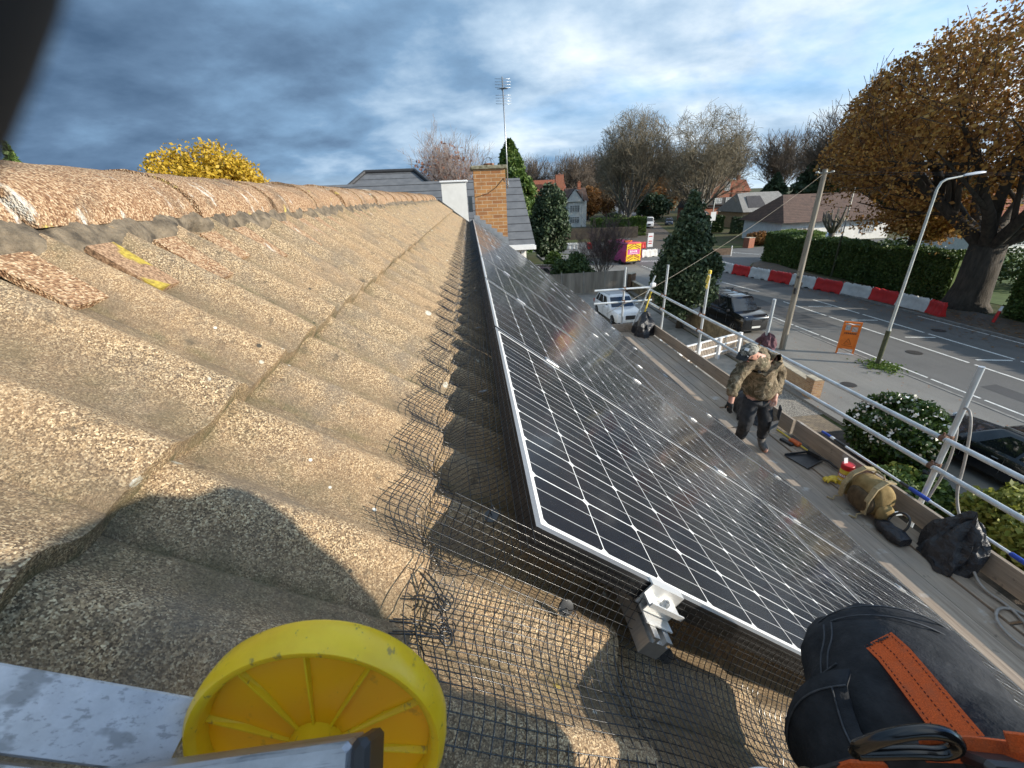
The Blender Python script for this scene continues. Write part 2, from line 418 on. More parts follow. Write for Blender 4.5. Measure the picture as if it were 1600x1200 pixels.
# mortar bedding below the ridge tiles, uneven edge
vs, fs = [], []; ys = np.arange(-1.6, Y_END, .011)
for i, y in enumerate(ys):
    e = .018*math.sin(y*9.1)+.012*math.sin(y*31)+.008*math.sin(y*77)
    w = wave(y)
    for v, o in ((-.95, CREST+.0), (-.885, CREST+.010), (-.858+e*.2, CREST+.010+w*.05), (-.835+e*.5, CREST+.008+w*.45), (-.818+e, CREST+.001+w), (-.805+e*1.2, CREST-.014+w)):
        p = RP(v, y, o+.003*math.sin(y*140+v*80)+.004*math.sin(y*53)); vs.append(tuple(p))
for i in range(len(ys)-1):
    for j in range(5): a = i*6+j; fs.append((a, a+1, a+7, a+6))
mo = npmesh('ridge_bedding', np.array(vs), np.array(fs), MORTAR, house)
mo.data.polygons.foreach_set('use_smooth', [True]*len(mo.data.polygons))
# flat tile slips bedded into the pans under the ridge
SLIP = M('tile_slip', (.44, .25, .15), (.17, .12, .085), 14, .9, bump=.8, bscale=160, bdist=.004, detail=8)
LICH = NT('yellow_lichen_slip'); t = LICH
base = t.ramp(t.noise(210, 4, .7), [(.35, (.10, .065, .04)), (.5, (.28, .17, .10)), (.65, (.45, .31, .19))])
c_ = t.mix(t.ramp(t.noise(16, 3, .4), [(.49, 0.0), (.55, .9)]), base, t.ramp(t.noise(160, 4), [(.3, (.22, .16, .03)), (.7, (.52, .40, .06))]))
t.bump(t.noise(120, 4), .8, .003); LICH = t.fin(c_, .9, 0, .2)
for i, y in enumerate(np.arange(.443-PER*3+PER/2, 6.2, PER)):
    if i < 4 or (i > 8 and (i % 5 == 4 or jit(i, 3, 9) > .34)): continue
    L = .11+.05*jit(i, 1, 8); v0 = -.815 - .01*jit(i, 2, 4)
    a = RP(v0, y, CREST-AMP+.030); b = RP(v0+L, y+.01*jit(i, 5, 1), CREST-AMP+.021)
    MB().bar(a, b, .070+.018*jit(i, 4, 2), .012, (SA, 0, CA)).build('tile_slip', LICH if i == 5 else RIDGE, house)
# walls, verge, fascia and gutter of the house
BRICK = None
def brick_mat(name, c1, c2, mort, scale=1.0, bump=.5):
    """courses of 75 mm; u is along the wall (x+y), v is z"""
    if name in MATS: return MATS[name]
    t = NT(name); s = t.n('ShaderNodeSeparateXYZ'); t.l(t.co(), s.inputs[0]); c = t.n('ShaderNodeCombineXYZ')
    t.l(t.math('ADD', s.outputs[0], s.outputs[1]), c.inputs[0]); t.l(s.outputs[2], c.inputs[1])
    b = t.n('ShaderNodeTexBrick'); t.l(c.outputs[0], b.inputs['Vector']); b.inputs['Scale'].default_value = scale
    b.inputs['Brick Width'].default_value = .225; b.inputs['Row Height'].default_value = .075; b.inputs['Mortar Size'].default_value = .006
    b.inputs['Mortar Smooth'].default_value = .1; b.inputs['Bias'].default_value = -.1; b.offset = .5
    b.inputs['Color1'].default_value = (*c1, 1); b.inputs['Color2'].default_value = (*c2, 1); b.inputs['Mortar'].default_value = (*mort, 1)
    col = t.mix(t.ramp(t.noise(6, 6, .7), [(.4, 0.0), (.75, .45)]), b.outputs['Color'], tuple(x*.45 for x in c2))
    t.bump(t.math('ADD', t.math('MULTIPLY', b.outputs['Fac'], -1.0), t.math('MULTIPLY', t.noise(70, 3), .4)), bump, .006)
    MATS[name] = t.fin(col, .88, 0, .25); return MATS[name]
BR_CH = brick_mat('chimney_brick', (.44, .225, .085), (.30, .13, .055), (.50, .40, .27))
BR_RED = brick_mat('red_brick', (.36, .12, .065), (.25, .085, .05), (.34, .28, .22))
BR_BUFF = brick_mat('buff_brick', (.46, .32, .18), (.34, .20, .11), (.42, .37, .30))
WHITE = M('white_render', (.78, .77, .73), (.66, .65, .61), 3, .75, bump=.15, bscale=120, bdist=.003)
UPVC = M('white_upvc', (.80, .80, .79), (.74, .74, .73), 5, .3)
LEADB = M('black_verge', (.035, .035, .037), (.02, .02, .022), 12, .6)
MB().box((-.87+0, (-1.5+10.0)/2, 2.5), (6.4, 11.4, 5.0)).build('wall', BR_BUFF, house)
gw = MB(); gw.add([(-4.0, 10.02, 5.0), (2.3, 10.02, 5.0), (-.87, 10.02, 7.62), (-4.0, 9.9, 5.0), (2.3, 9.9, 5.0), (-.87, 9.9, 7.62)], [(0, 2, 1), (3, 4, 5), (0, 3, 5, 2), (1, 2, 5, 4), (0, 1, 4, 3)]); gw.build('gable_wall', BR_BUFF, house)
MB().bar(RP(-.84, Y_END+.02, CREST+.012), RP(-.45, Y_END+.02, CREST+.012), .05, .055, (SA, 0, CA)).bar(RP(-.45, Y_END+.02, CREST+.002), RP(3.6, Y_END+.02, CREST+.002), .05, .055, (SA, 0, CA)).build('verge_trim', LEADB, house)
gut = MB(); gz = RP(3.62, 0, CREST).z-.06; gx = RP(3.62, 0, 0).x-.02
def gring(y): return [(gx+.055*math.cos(a), y, gz+.055*math.sin(a)) for a in np.linspace(math.pi, 2*math.pi, 9)]+[(gx+.050*math.cos(a), y, gz+.050*math.sin(a)) for a in np.linspace(2*math.pi, math.pi, 9)]
gut.rings([gring(-1.6), gring(Y_END)]); gut.build('gutter', LEADB, house, 40)
MB().box((gx-.09, (Y_END-1.6)/2, gz-.02), (.02, Y_END+1.6, .18)).build('fascia', UPVC, house)

# ------------------------------------------------------------------ chimney on the far gable
ch = thing('chimney_stack', 'square orange-brown brick chimney with mossy slab and lead flashing beside the solar panels', 'chimney', (.49, 10.6, 6.3))
MB().box((.49, 10.56, 7.30), (.70, .66, 2.10)).build('brick_shaft', BR_CH, ch)
MB().box((.485, 10.56, 8.385), (.79, .76, .075), bev=.012).build('capping_slab', M('mossy_concrete', (.30, .28, .20), (.10, .09, .05), 14, .95, bump=.8, bscale=60, bdist=.01, detail=8), ch)
MB().lathe([(.11, 0), (.125, .04), (.115, .055), (.09, .06), (.085, .0)], (.50, 10.58, 8.422), n=20).build('flue_terminal', M('clay_pot', (.36, .17, .09), (.2, .09, .05), 9, .85), ch, 30)
cw = MB()
for a0 in (0, 60, 120): cw.tube([(.50+.14*math.cos(R(a0))*math.cos(u), 10.58+.14*math.sin(R(a0))*math.cos(u), 8.43+.17*math.sin(u)) for u in np.linspace(0, math.pi, 13)], .004, 5)
cw.build('bird_guard', M('dull_wire', (.20, .19, .17), (.1, .09, .08), 20, .5, 1), ch, True)
LEAD = M('lead_flashing', (.42, .43, .44), (.27, .28, .29), 9, .45, .6, bump=.2, bscale=20)
for i in range(6):
    x0 = .10+i*.125; zt = RP((x0-PX)/CA, 0, -.03).z
    m = MB(); y = 10.225
    a = [(x0, zt+.13), (x0+.125, zt+.13-.02), (x0+.125, zt-.17), (x0, zt-.08)]
    m.add([(p[0], y, p[1]) for p in a]+[(p[0], y-.006, p[1]) for p in a], [(0, 1, 2, 3), (7, 6, 5, 4), (0, 4, 5, 1), (1, 5, 6, 2), (2, 6, 7, 3), (3, 7, 4, 0)])
    m.build('flashing_step', LEAD, ch)
# aerial
ae = thing('tv_aerial', 'tall television aerial on a steel mast strapped to the brick chimney', 'aerial', (.90, 10.35, 7.9))
GALV = M('galvanised_steel', (.46, .47, .47), (.33, .34, .35), 12, .38, .75, bump=.1)
mx0, my0 = .895, 10.33
mast = MB().tube([(mx0, my0, 7.95), (mx0-.005, my0, 8.6), (mx0-.035, my0, 10.02)], .014, 10); mast.build('mast', GALV, ae, True)
MB().box((mx0-.02, my0+.03, 8.06), (.09, .05, .10), bev=.01).box((mx0-.02, my0+.03, 7.99), (.11, .03, .03)).build('mast_bracket', GALV, ae)
el = MB(); bx = mx0-.03
for i, zz_ in enumerate([9.98, 9.93, 9.88, 9.83, 9.70, 9.65, 9.60, 9.55]): el.cyl((bx-.16, my0-.03, zz_), (bx+.16, my0-.03, zz_-.005), .004, 5)
el.build('reflector_rods', GALV, ae, True)
el = MB()
for i in range(9):
    yy = my0-.05-.07*i; w = .10-.004*i
    el.cyl((bx-.02-w, yy, 9.80-.03*i*.4), (bx-.02+w, yy, 9.80-.03*i*.4), .004, 5)
el.bar((bx-.02, my0+.02, 9.80), (bx-.02, my0-.65, 9.70), .018, .018); el.build('director_boom', M('black_plastic', (.03, .03, .032), (.02, .02, .02), 10, .4), ae)
cb_ = MB().tube([(mx0-.03, 10.21, 8.10), (.80, 10.222, 8.16), (.62, 10.222, 7.98), (.42, 10.222, 7.86), (.15, 10.222, 7.80)], .005, 5)
cb_.build('aerial_cable', MATS['black_plastic'], ae, True)
# ------------------------------------------------------------------ solar array
GU, HV = 1.066, 1.571; PW, PH = 1.046, 1.559; FD = .040
def panel_material():
    t = NT('solar_cell_glass'); uv = t.n('ShaderNodeUVMap'); s = t.n('ShaderNodeSeparateXYZ'); t.l(uv.outputs[0], s.inputs[0])
    U, Vv = s.outputs[0], s.outputs[1]
    cu, cv = .1253, .1265; mu, mv = (PW-8*cu)/2, (PH-12*cv)/2
    a = t.math('DIVIDE', t.math('SUBTRACT', U, mu), cu); b = t.math('DIVIDE', t.math('SUBTRACT', Vv, mv), cv)
    fu = t.math('ABSOLUTE', t.math('SUBTRACT', t.math('FRACT', a), .5)); fv = t.math('ABSOLUTE', t.math('SUBTRACT', t.math('FRACT', b), .5))
    gapu = t.math('GREATER_THAN', fu, .5-.0014/cu); gapv = t.math('GREATER_THAN', fv, .5-.0010/cv)
    dia = t.math('GREATER_THAN', t.math('ADD', fu, fv), .922)
    ina = t.math('MULTIPLY', t.math('GREATER_THAN', a, 0.0), t.math('LESS_THAN', a, 8.0)); inb = t.math('MULTIPLY', t.math('GREATER_THAN', b, 0.0), t.math('LESS_THAN', b, 12.0))
    inside = t.math('MULTIPLY', ina, inb)
    white = t.math('MAXIMUM', t.math('MAXIMUM', gapu, gapv), t.math('MAXIMUM', dia, t.math('SUBTRACT', 1.0, inside)))
    # two bus bars per cell running down the slope, and hair-fine fingers
    bus = t.math('LESS_THAN', t.math('ABSOLUTE', t.math('SUBTRACT', fu, .19)), .0065)
    cid = t.n('ShaderNodeCombineXYZ'); t.l(t.math('FLOOR', a), cid.inputs[0]); t.l(t.math('FLOOR', b), cid.inputs[1])
    oi = t.n('ShaderNodeObjectInfo'); t.l(t.math('MULTIPLY', oi.outputs['Random'], 50.0), cid.inputs[2])
    wn_ = t.n('ShaderNodeTexWhiteNoise'); t.l(cid.outputs[0], wn_.inputs['Vector'])
    cell = t.ramp(wn_.outputs['Value'], [(0, (.0075, .011, .019)), (.5, (.010, .014, .022)), (1, (.015, .017, .022))])
    # dust film: faint everywhere, blotchy, with small specks
    du = t.math('MULTIPLY', t.ramp(t.noise(3.0, 6, .6), [(.3, .012), (.7, .05)]), 1.0)
    spk = t.ramp(t.noise(420, 2, .5), [(.70, 0.0), (.76, .35)])
    cell = t.mix(t.math('ADD', du, spk, clamp=True), cell, (.36, .33, .28))
    col = t.mix(bus, cell, (.52, .52, .50)); col = t.mix(white, col, (.80, .80, .77))
    t.fin(col, t.ramp(t.noise(2.2, 4), [(.3, .16), (.7, .24)]), 0, .42)
    t.p.inputs['Coat Weight'].default_value = .35; t.p.inputs['Coat Roughness'].default_value = .07
    return t.m
PVM = panel_material()
ALU = M('anodised_aluminium', (.62, .62, .61), (.50, .50, .50), 30, .33, .85, stretch=(1, 8, 1))
ALUD = M('worn_aluminium', (.55, .56, .57), (.40, .41, .42), 7, .42, .7, bump=.25, bscale=40, bdist=.002, stretch=(1, 1, 5))
def panel(i, j):
    """local frame: x down slope, y along ridge, z normal; origin = top near corner of the glass"""
    o = thing('solar_panel', '', 'solar panel', RP(HV*j, PY+GU*i, 0), 'solar panels on the roof slope')
    o.rotation_euler = (0, AL, 0)
    return o
def local_mesh(mb, name, mat, parent, smooth=False):
    me = bpy.data.meshes.new(name); me.from_pydata([tuple(p) for p in mb.v], [], mb.f); me.update(); me.materials.append(mat)
    if smooth: me.polygons.foreach_set('use_smooth', [True]*len(me.polygons)); me.set_sharp_from_angle(angle=R(40))
    ob = bpy.data.objects.new(name, me); COL.objects.link(ob); ob.parent = parent; return ob
pan0 = panel(0, 0)
fr = MB(); fwid = .011
def fbox(x0, x1, y0, y1, z0, z1): fr.box(((x0+x1)/2, (y0+y1)/2, (z0+z1)/2), (x1-x0, y1-y0, z1-z0))
fbox(0, fwid, 0, PW, -FD, .0015); fbox(PH-fwid, PH, 0, PW, -FD, .0015); fbox(fwid, PH-fwid, 0, fwid, -FD, .0012); fbox(fwid, PH-fwid, PW-fwid, PW, -FD, .0012)
fo = local_mesh(fr, 'frame', ALU, pan0); fo.data.materials.append(M('black_frame_side', (.022, .022, .024), (.012, .012, .013), 20, .45))
for pl in fo.data.polygons:
    if pl.normal.z < .5: pl.material_index = 1
g = MB(); g.add([(fwid, fwid, -.0015), (PH-fwid, fwid, -.0015), (PH-fwid, PW-fwid, -.0015), (fwid, PW-fwid, -.0015)], [(0, 1, 2, 3)])
gl = local_mesh(g, 'cell_sheet', PVM, pan0)
uvl = gl.data.uv_layers.new(name='UVMap')
for li in gl.data.loops: c = gl.data.vertices[li.vertex_index].co; uvl.data[li.index].uv = (c.y, c.x)
gb = MB(); gb.add([(fwid, fwid, -.006), (PH-fwid, fwid, -.006), (PH-fwid, PW-fwid, -.006), (fwid, PW-fwid, -.006)], [(0, 3, 2, 1)]); local_mesh(gb, 'back_sheet', WHITE, pan0)
for vx in (.27, 1.27):
    m = MB().box((vx, PW+.010, .003), (.062, .034, .006), bev=.0015).cyl((vx, PW+.010, .005), (vx, PW+.010, .010), .006, 6)
    local_mesh(m, 'clamp', ALU, pan0)
ORD = ['first', 'second', 'third', 'fourth', 'fifth', 'sixth', 'seventh', 'eighth', 'ninth']
def plabel(i, j):
    row = 'upper row near the ridge' if j == 0 else 'lower row above the scaffold boards'
    if i == 0: return ('black solar panel nearest the camera in the upper row, its corner by the netting' if j == 0 else 'black solar panel nearest the camera in the lower row, behind the raised knee')
    if i == 8: return 'farthest black solar panel of the ' + row + (', against the chimney flashing' if j == 0 else '')
    return 'black solar panel, %s from the camera in the %s' % (ORD[i], row)
for i in range(9):
    for j in range(2):
        if i == 0 and j == 0: pan0['label'] = plabel(0, 0); continue
        c = dup(pan0, plabel(i, j), RP(HV*j, PY+GU*i, 0))
# mounting rails under the panels, two per row, sticking out at the near side
def rail_thing(v, label):
    th = thing('mounting_rail', label, 'rail', RP(v, PY, -FD-.02), 'mounting rails under the solar panels')
    def prof(y):
        q = []
        for a, b in ((-.020, -.040), (.020, -.040), (.020, -.012), (.013, -.012), (.013, -.004), (.020, -.004), (.020, 0), (.007, 0), (.007, -.010), (-.007, -.010), (-.007, 0), (-.020, 0), (-.020, -.004), (-.013, -.004), (-.013, -.012), (-.020, -.012)):
            q.append(RP(v+a, y, -FD-.002+b))
        return q
    MB().rings([prof(PY-.062), prof(PY+GU*9+.02)]).build('rail_profile', ALU, th)
    # end clamp: Z-shaped block with bolt
    ec = MB(); hwid = .036
    def ebox(a0, a1, y0, y1, o0, o1):
        p = [RP(v+a, y, o) for o in (o0, o1) for a, y in ((a0, y0), (a1, y0), (a1, y1), (a0, y1))]
        ec.add(p, [(0, 1, 2, 3), (7, 6, 5, 4), (0, 4, 5, 1), (1, 5, 6, 2), (2, 6, 7, 3), (3, 7, 4, 0)])
    ebox(-hwid, hwid, PY-.004, PY+.009, .0018, .0050); ebox(-hwid, hwid, PY-.0070, PY-.0042, -FD, .0050); ebox(-hwid, hwid, PY-.032, PY-.0072, -.020, -.0170)
    ebox(-hwid, hwid, PY-.032, PY-.0292, -.0168, -.011); ebox(-hwid*.8, hwid*.8, PY-.042, PY-.0072, -FD-.001, -FD+.0018); ebox(-hwid*.8, hwid*.8, PY-.022, PY-.0192, -FD+.002, -.0202)
    ec.build('end_clamp', M('bright_aluminium', (.82, .82, .80), (.70, .70, .69), 30, .38, .55, stretch=(1, 8, 1)), th)
    MB().cyl(RP(v, PY-.019, -.017), RP(v, PY-.019, -.007), .0065, 6).cyl(RP(v, PY-.019, -.007), RP(v, PY-.019, -.004), .003, 8).build('bolt', GALV, th)
    return th
rail_thing(.27, 'shiny aluminium rail end with clamp under the near edge of the nearest solar panel')
rail_thing(1.27, 'second aluminium rail end under the near panel edge, down the slope by the knee')
for v, w in ((HV+.27, 'upper'), (HV+1.27, 'lower')): rail_thing(v, 'aluminium rail beneath the lower row of solar panels, %s of its pair' % w)

# ------------------------------------------------------------------ bird netting (welded wire mesh, wires about 12.5 mm apart)
WIRE = M('black_coated_wire', (.018, .018, .018), (.010, .010, .010), 60, .26, 0, spec=.9)
def wires(lines, r, n=3):
    """many thin tubes at once with numpy. lines: list of (k,3) arrays"""
    VS, FS, o = [], [], 0
    for L in lines:
        L = np.asarray(L, float); k = len(L)
        if k < 2: continue
        t = np.gradient(L, axis=0); t /= np.linalg.norm(t, axis=1)[:, None]+1e-12
        ref = np.array([.3, .2, 1.0]); x = np.cross(t, ref); bad = np.linalg.norm(x, axis=1) < 1e-3; x[bad] = np.cross(t[bad], [1., 0, 0])
        x /= np.linalg.norm(x, axis=1)[:, None]; y = np.cross(t, x)
        ring = np.stack([L+(x*math.cos(2*math.pi*q/n)+y*math.sin(2*math.pi*q/n))*r for q in range(n)], 1)
        VS.append(ring.reshape(-1, 3)); i = np.arange(k-1)[:, None]; q = np.arange(n)[None, :]; q2 = (q+1) % n
        FS.append(np.stack([o+i*n+q, o+i*n+q2, o+(i+1)*n+q2, o+(i+1)*n+q], -1).reshape(-1, 4)); o += k*n
    return np.concatenate(VS), np.concatenate(FS)
def tile_off(v, y):
    """height of the tile surface (relative to the glass plane) at v, y"""
    k = math.floor((v+.46)/GAUGE); t = (v-(-.46+GAUGE*k))/GAUGE
    return CREST+wave(y)+STEP*t
def P3(v, y, o): p = RP(v, y, o); return (p.x, p.y, p.z)
SP = .0148
# strip 1: along the top edge of the array. profile parameter s (m): hangs from the frame, then lies up the slope
def strip1(s, y):
    hang = .105
    sway = .006*math.sin(y*5.3)+.005*math.sin(y*13.7)
    if s < hang:
        f = s/hang; v = -.003-.016*f-.035*f*f*f+sway*f*f; o = -.004-.096*f
        return P3(v, y, max(o, tile_off(v, y)+.004))
    q = s-hang; v = -.056+sway-q*.96; lift = .010*math.exp(-q*18)+max(0, q-.10)*(.10+.07*math.sin(y*37.9+1.0))*.55
    cr = (wave(y)+AMP)/AMP
    o = tile_off(v, y)*1.0+.004+lift+.012*(1-cr)*min(1, q*9)
    v += .012*math.sin(2*math.pi*(y-.443)/PER+.9)*min(1, q*7)       # the free edge snakes over the rolls
    return P3(v, y, o)
lines = []; y0, y1 = PY-.03, PY+GU*9
yy = np.arange(y0, y1, SP)
for y in yy:
    fr_ = y < 4.5
    lines.append([strip1(s, y) for s in np.linspace(.0, .248, 16 if y < 3 else 10)])
def ysamp(a, b):
    r = []; y = a
    while y < b: r.append(y); y += .010 if y < 2.5 else (.02 if y < 5 else .035)
    return r
ysl = ysamp(y0, y1)
for q in range(17): lines.append([strip1(q*SP, y) for y in ysl])
v_, f_ = wires(lines, .00088)
o = npmesh('wire_netting', v_, f_, WIRE, None, RP(0, PY, -.05))
tag(o, 'long strip of black wire netting along the top edge of the panels', 'netting', 'wire netting round the solar array')
# strip 2: round the near edge of the array, lying on the tiles towards the camera
def strip2(s, v):
    hang = .118
    if s < hang:
        f = s/hang; y = PY-.0035-.010*f-.037*f**3; o = -.005-.095*f
        return P3(v, y, max(o, tile_off(v, y)+.004))
    q = s-hang; y = PY-.050-q*.93+.012*math.sin(v*5.0)-.05*max(0, v-.2)*q
    tt = (v+.46)/GAUGE % 1.0
    o = CREST+.010+STEP*tt*.5+wave(y)*.16+.012*math.exp(-q*22)+.004*math.sin(v*17+q*20)
    return P3(v, y, o)
lines = []
vend = 1.75
for v in np.arange(-.135, vend, SP): lines.append([strip2(s, v+.006*math.sin(s*30)) for s in np.linspace(0, .315, 27)])
for q in range(22): lines.append([strip2(q*SP, v) for v in np.arange(-.135-.02*math.sin(q*.4), vend, .014)])
v_, f_ = wires(lines, .00088)
o = npmesh('wire_netting', v_, f_, WIRE, None, RP(.3, PY, -.1))
tag(o, 'sheet of black wire netting below the near edge of the panels', 'netting', 'wire netting round the solar array')
# clips: black push washers on wire hooks that hold the netting
def clip(v, y, o, ln, label, tilt):
    p = RP(v, y, o); th = thing('netting_clip', label, 'clip', p, 'clips holding the wire netting'); n = Vector((SA*.6-tilt[0], tilt[1], CA)).normalized()
    MB().lathe([(.0005, .002), (.006, .0022), (.0125, .0008), (.013, -.0004), (.0005, -.0008)], p, n, 18).build('washer', CLIPM, th, 30)
    e = p+n*ln; MB().tube([p-n*.002, p+n*ln*.5, e, e+Vector((.006, -.004, .006)), e+Vector((.012, -.012, -.004))], .0009, 5).build('hook', WIRE, th, True)
CLIPM = M('clip_plastic', (.05, .05, .05), (.03, .03, .03), 40, .35)
clip(-.030, .545, -.065, .028, 'black netting clip with a hook, on the netting just past the near panel corner', (.5, -.2))
clip(-.034, 1.02, -.06, .028, 'black netting clip lying in the shade beside the second solar panel', (.5, .2))
clip(-.034, 1.62, -.06, .03, 'black netting clip in the shade beside the second panel, nearer the seam to the third', (.5, .2))
clip(-.034, 2.35, -.06, .03, 'black netting clip beside the third solar panel', (.5, .2))
clip(.115, PY-.032, -.085, .012, 'round black netting washer between the panel corner and the first rail end', (0, -1.3))
clip(.345, PY-.032, -.095, .012, 'round black netting washer just below the first rail end', (0, -1.3))
# loose wire hooks lying on the netting near the yellow wheel
hk = MB()
def hook(v, y, ang, L, z=.014):
    d = (math.cos(ang), math.sin(ang)); pts = []
    for s, h in ((0, .0), (L*.5, .004), (L, .002)): pts.append(RP(v+d[0]*s, y+d[1]*s, tile_off(v, y)+z+h))
    e = (v+d[0]*L, y+d[1]*L)
    for a in np.linspace(-2.6, 2.4, 9): pts.append(RP(e[0]+d[0]*.008+.009*math.cos(ang+a), e[1]+d[1]*.008+.009*math.sin(ang+a), tile_off(v, y)+z+.004))
    return pts
HG = 'loose wire hooks on the netting'
for i, (v, y, a, L) in enumerate([(-.150, .350, .15, .062), (-.128, .412, -.75, .042), (-.085, .405, -1.2, .032), (-.150, .332, .20, .066), (-.130, .385, .1, .03)]):
    ob = MB().tube(hook(v, y, a, L), .0012, 5).tube(hook(v+.003, y+.002, a+.03, L*.92, .017), .0009, 5).build('wire_hook', WIRE, None, True, loc=RP(v, y, -.1))
    tag(ob, 'loose black wire hook in the heap on the netting behind the yellow wheel', 'hook', HG)
# ------------------------------------------------------------------ ground, roads, markings
def sheet(name, poly, z, mat, kind='structure'):
    o = MB().add([(x, y, z) for x, y in poly], [tuple(range(len(poly)))]).build(name, mat); return tag(o, kind=kind)
def soil():
    t = NT('garden_ground'); a = t.noise(.12, 6, .6); b = t.noise(1.3, 6, .65); c = t.noise(18, 4, .6)
    g_ = t.ramp(b, [(.3, (.030, .040, .014)), (.5, (.060, .075, .025)), (.7, (.11, .105, .05))])
    col = t.mix(t.ramp(a, [(.45, 0.0), (.6, .8)]), g_, t.ramp(c, [(.3, (.05, .038, .025)), (.7, (.13, .09, .055))]))
    t.bump(c, .6, .04); return t.fin(col, .95, 0, .2)
SOIL = soil()
def asphalt(name, c1, c2, leaf=0.0):
    t = NT(name); a = t.noise(.35, 5, .6); b = t.vor(70, out='Color'); s = t.n('ShaderNodeSeparateColor'); t.l(b, s.inputs[0])
    col = t.mix(t.ramp(a, [(.35, 0.0), (.65, 1.0)]), c1, c2); col = t.mix(t.math('MULTIPLY', s.outputs[0], .35), col, tuple(x*2.2 for x in c1))
    w = t.noise(1.0, 4, .6, stretch=(1.6, .10, 1)); col = t.mix(t.ramp(w, [(.45, 0.0), (.7, .35)]), col, tuple(x*.62 for x in c2))
    if leaf:
        v = t.n('ShaderNodeTexVoronoi'); t.l(t.co(), v.inputs['Vector']); v.inputs['Scale'].default_value = 7; q = t.n('ShaderNodeSeparateColor'); t.l(v.outputs['Color'], q.inputs[0])
        lf = t.math('MULTIPLY', t.math('LESS_THAN', v.outputs['Distance'], .22), t.math('GREATER_THAN', q.outputs[0], 1-leaf))
        col = t.mix(lf, col, (.24, .10, .03))
    t.bump(t.vor(70), .4, .006); return t.fin(col, t.ramp(a, [(.3, .9), (.7, .74)]), 0, .35)
ROAD = asphalt('road_asphalt', (.098, .096, .092), (.125, .122, .115)); PAVE = asphalt('footway_asphalt', (.155, .148, .135), (.20, .19, .17), .12)
LEAFY = asphalt('leaf_strewn_road', (.075, .070, .062), (.11, .085, .06), .75)
WPAINT = M('road_paint', (.72, .72, .68), (.38, .38, .36), 3, .7, detail=9, lo=.30, hi=.50)
G = 1500
sheet('ground', [(-G, -G), (G, -G), (G, G), (-G, G)], -.02, SOIL)
# main road runs straight past the house, then bends away to the right beyond the junction
main = [(18.4, -40), (27.6, -40), (27.6, 30), (27.2, 38), (27.6, 46), (29.5, 56), (34, 70), (43, 98), (60, 150), (105, 290), (94, 290), (50, 150), (35.5, 100), (26.5, 78), (21, 62), (18.6, 50), (18.4, 40)]
sheet('road', main, .0, ROAD)
sheet('side_road', [(18.6, 50), (21, 62), (24.5, 73), (14, 76), (-30, 84), (-30, 74), (8, 66), (14.5, 60), (17.4, 55)], -.004, ROAD)
sheet('right_side_road', [(27.6, 46), (29.5, 56), (36, 57.5), (60, 60), (110, 62), (110, 55), (60, 53), (38, 49.5), (31, 45.5), (28, 42)], -.004, ROAD)
sheet('leafy_road_edge', [(29.9, 57.5), (34.2, 70), (43.2, 98), (60, 150), (52, 150), (37.5, 100), (28.5, 78), (25.5, 66), (27, 60)], .004, LEAFY)
# pavements with kerbs
KERB = M('kerb_stone', (.26, .25, .23), (.16, .155, .145), 5, .9, bump=.3)
o = MB().prism([(12.2, -40), (18.25, -40), (18.25, 40), (18.4, 48), (17, 54), (14, 58.8), (9, 61), (9, 55), (13, 48), (13.2, 40), (12.6, 30)], -.2, .09).build('pavement', PAVE); tag(o, kind='structure')
o = MB().prism([(27.75, -40), (31.0, -40), (31.0, 30), (31.5, 40), (33, 46), (31, 45.3), (28.1, 41.5), (27.4, 38), (27.75, 30)], -.2, .09).build('far_pavement', asphalt('far_footway', (.085, .075, .065), (.12, .095, .07), .5)); tag(o, kind='structure')
kb = MB()
for a, b in (((18.33, -40), (18.33, 40)), ((27.68, -40), (27.68, 30)), ((18.33, 40), (18.5, 48)), ((18.5, 48), (17.1, 54.2)), ((27.68, 30), (27.3, 38)), ((27.3, 38), (28.0, 41.6))): kb.bar((*a, .04), (*b, .04), .14, .13)
tag(kb.build('kerb', KERB), kind='structure')
# front gardens and drives between the house and the pavement
BLOCK = NT('block_paving'); t = BLOCK; b_ = t.n('ShaderNodeTexBrick'); t.l(t.co(), b_.inputs['Vector']); b_.inputs['Scale'].default_value = 1; b_.inputs['Brick Width'].default_value = .2; b_.inputs['Row Height'].default_value = .1; b_.inputs['Mortar Size'].default_value = .006
b_.inputs['Color1'].default_value = (.26, .20, .13, 1); b_.inputs['Color2'].default_value = (.17, .135, .10, 1); b_.inputs['Mortar'].default_value = (.06, .05, .04, 1)
BLOCK = t.fin(t.mix(t.ramp(t.noise(1.2, 5), [(.4, 0.0), (.7, .5)]), b_.outputs['Color'], (.10, .085, .065)), .9, 0, .3)
GRAVEL = NT('drive_gravel'); t = GRAVEL; vg = t.vor(38, out='Color'); q = t.n('ShaderNodeSeparateColor'); t.l(vg, q.inputs[0])
gc = t.ramp(q.outputs[0], [(0, (.10, .09, .08)), (.5, (.24, .215, .18)), (1, (.42, .38, .32))]); t.bump(t.vor(38), .7, .02); GRAVEL = t.fin(t.mix(t.ramp(t.noise(.6, 5), [(.4, 0.0), (.7, .4)]), gc, (.14, .12, .09)), .9, 0, .3)
CONC = M('drive_concrete', (.30, .275, .235), (.20, .185, .16), 1.5, .9, bump=.3, bscale=30)
sheet('driveway', [(2.5, -12), (12.3, -12), (12.3, 12.6), (2.5, 12.6)], .0, BLOCK)
sheet('gravel_drive', [(2.5, 12.6), (12.9, 12.6), (12.9, 16.4), (2.5, 16.4)], .002, GRAVEL)
sheet('front_path', [(2.5, 16.4), (12.4, 16.4), (12.4, 21), (2.5, 21)], .004, CONC)
sheet('neighbour_drive', [(4.5, 21), (12.4, 21), (12.6, 34.6), (4.5, 34.6)], .0, CONC)
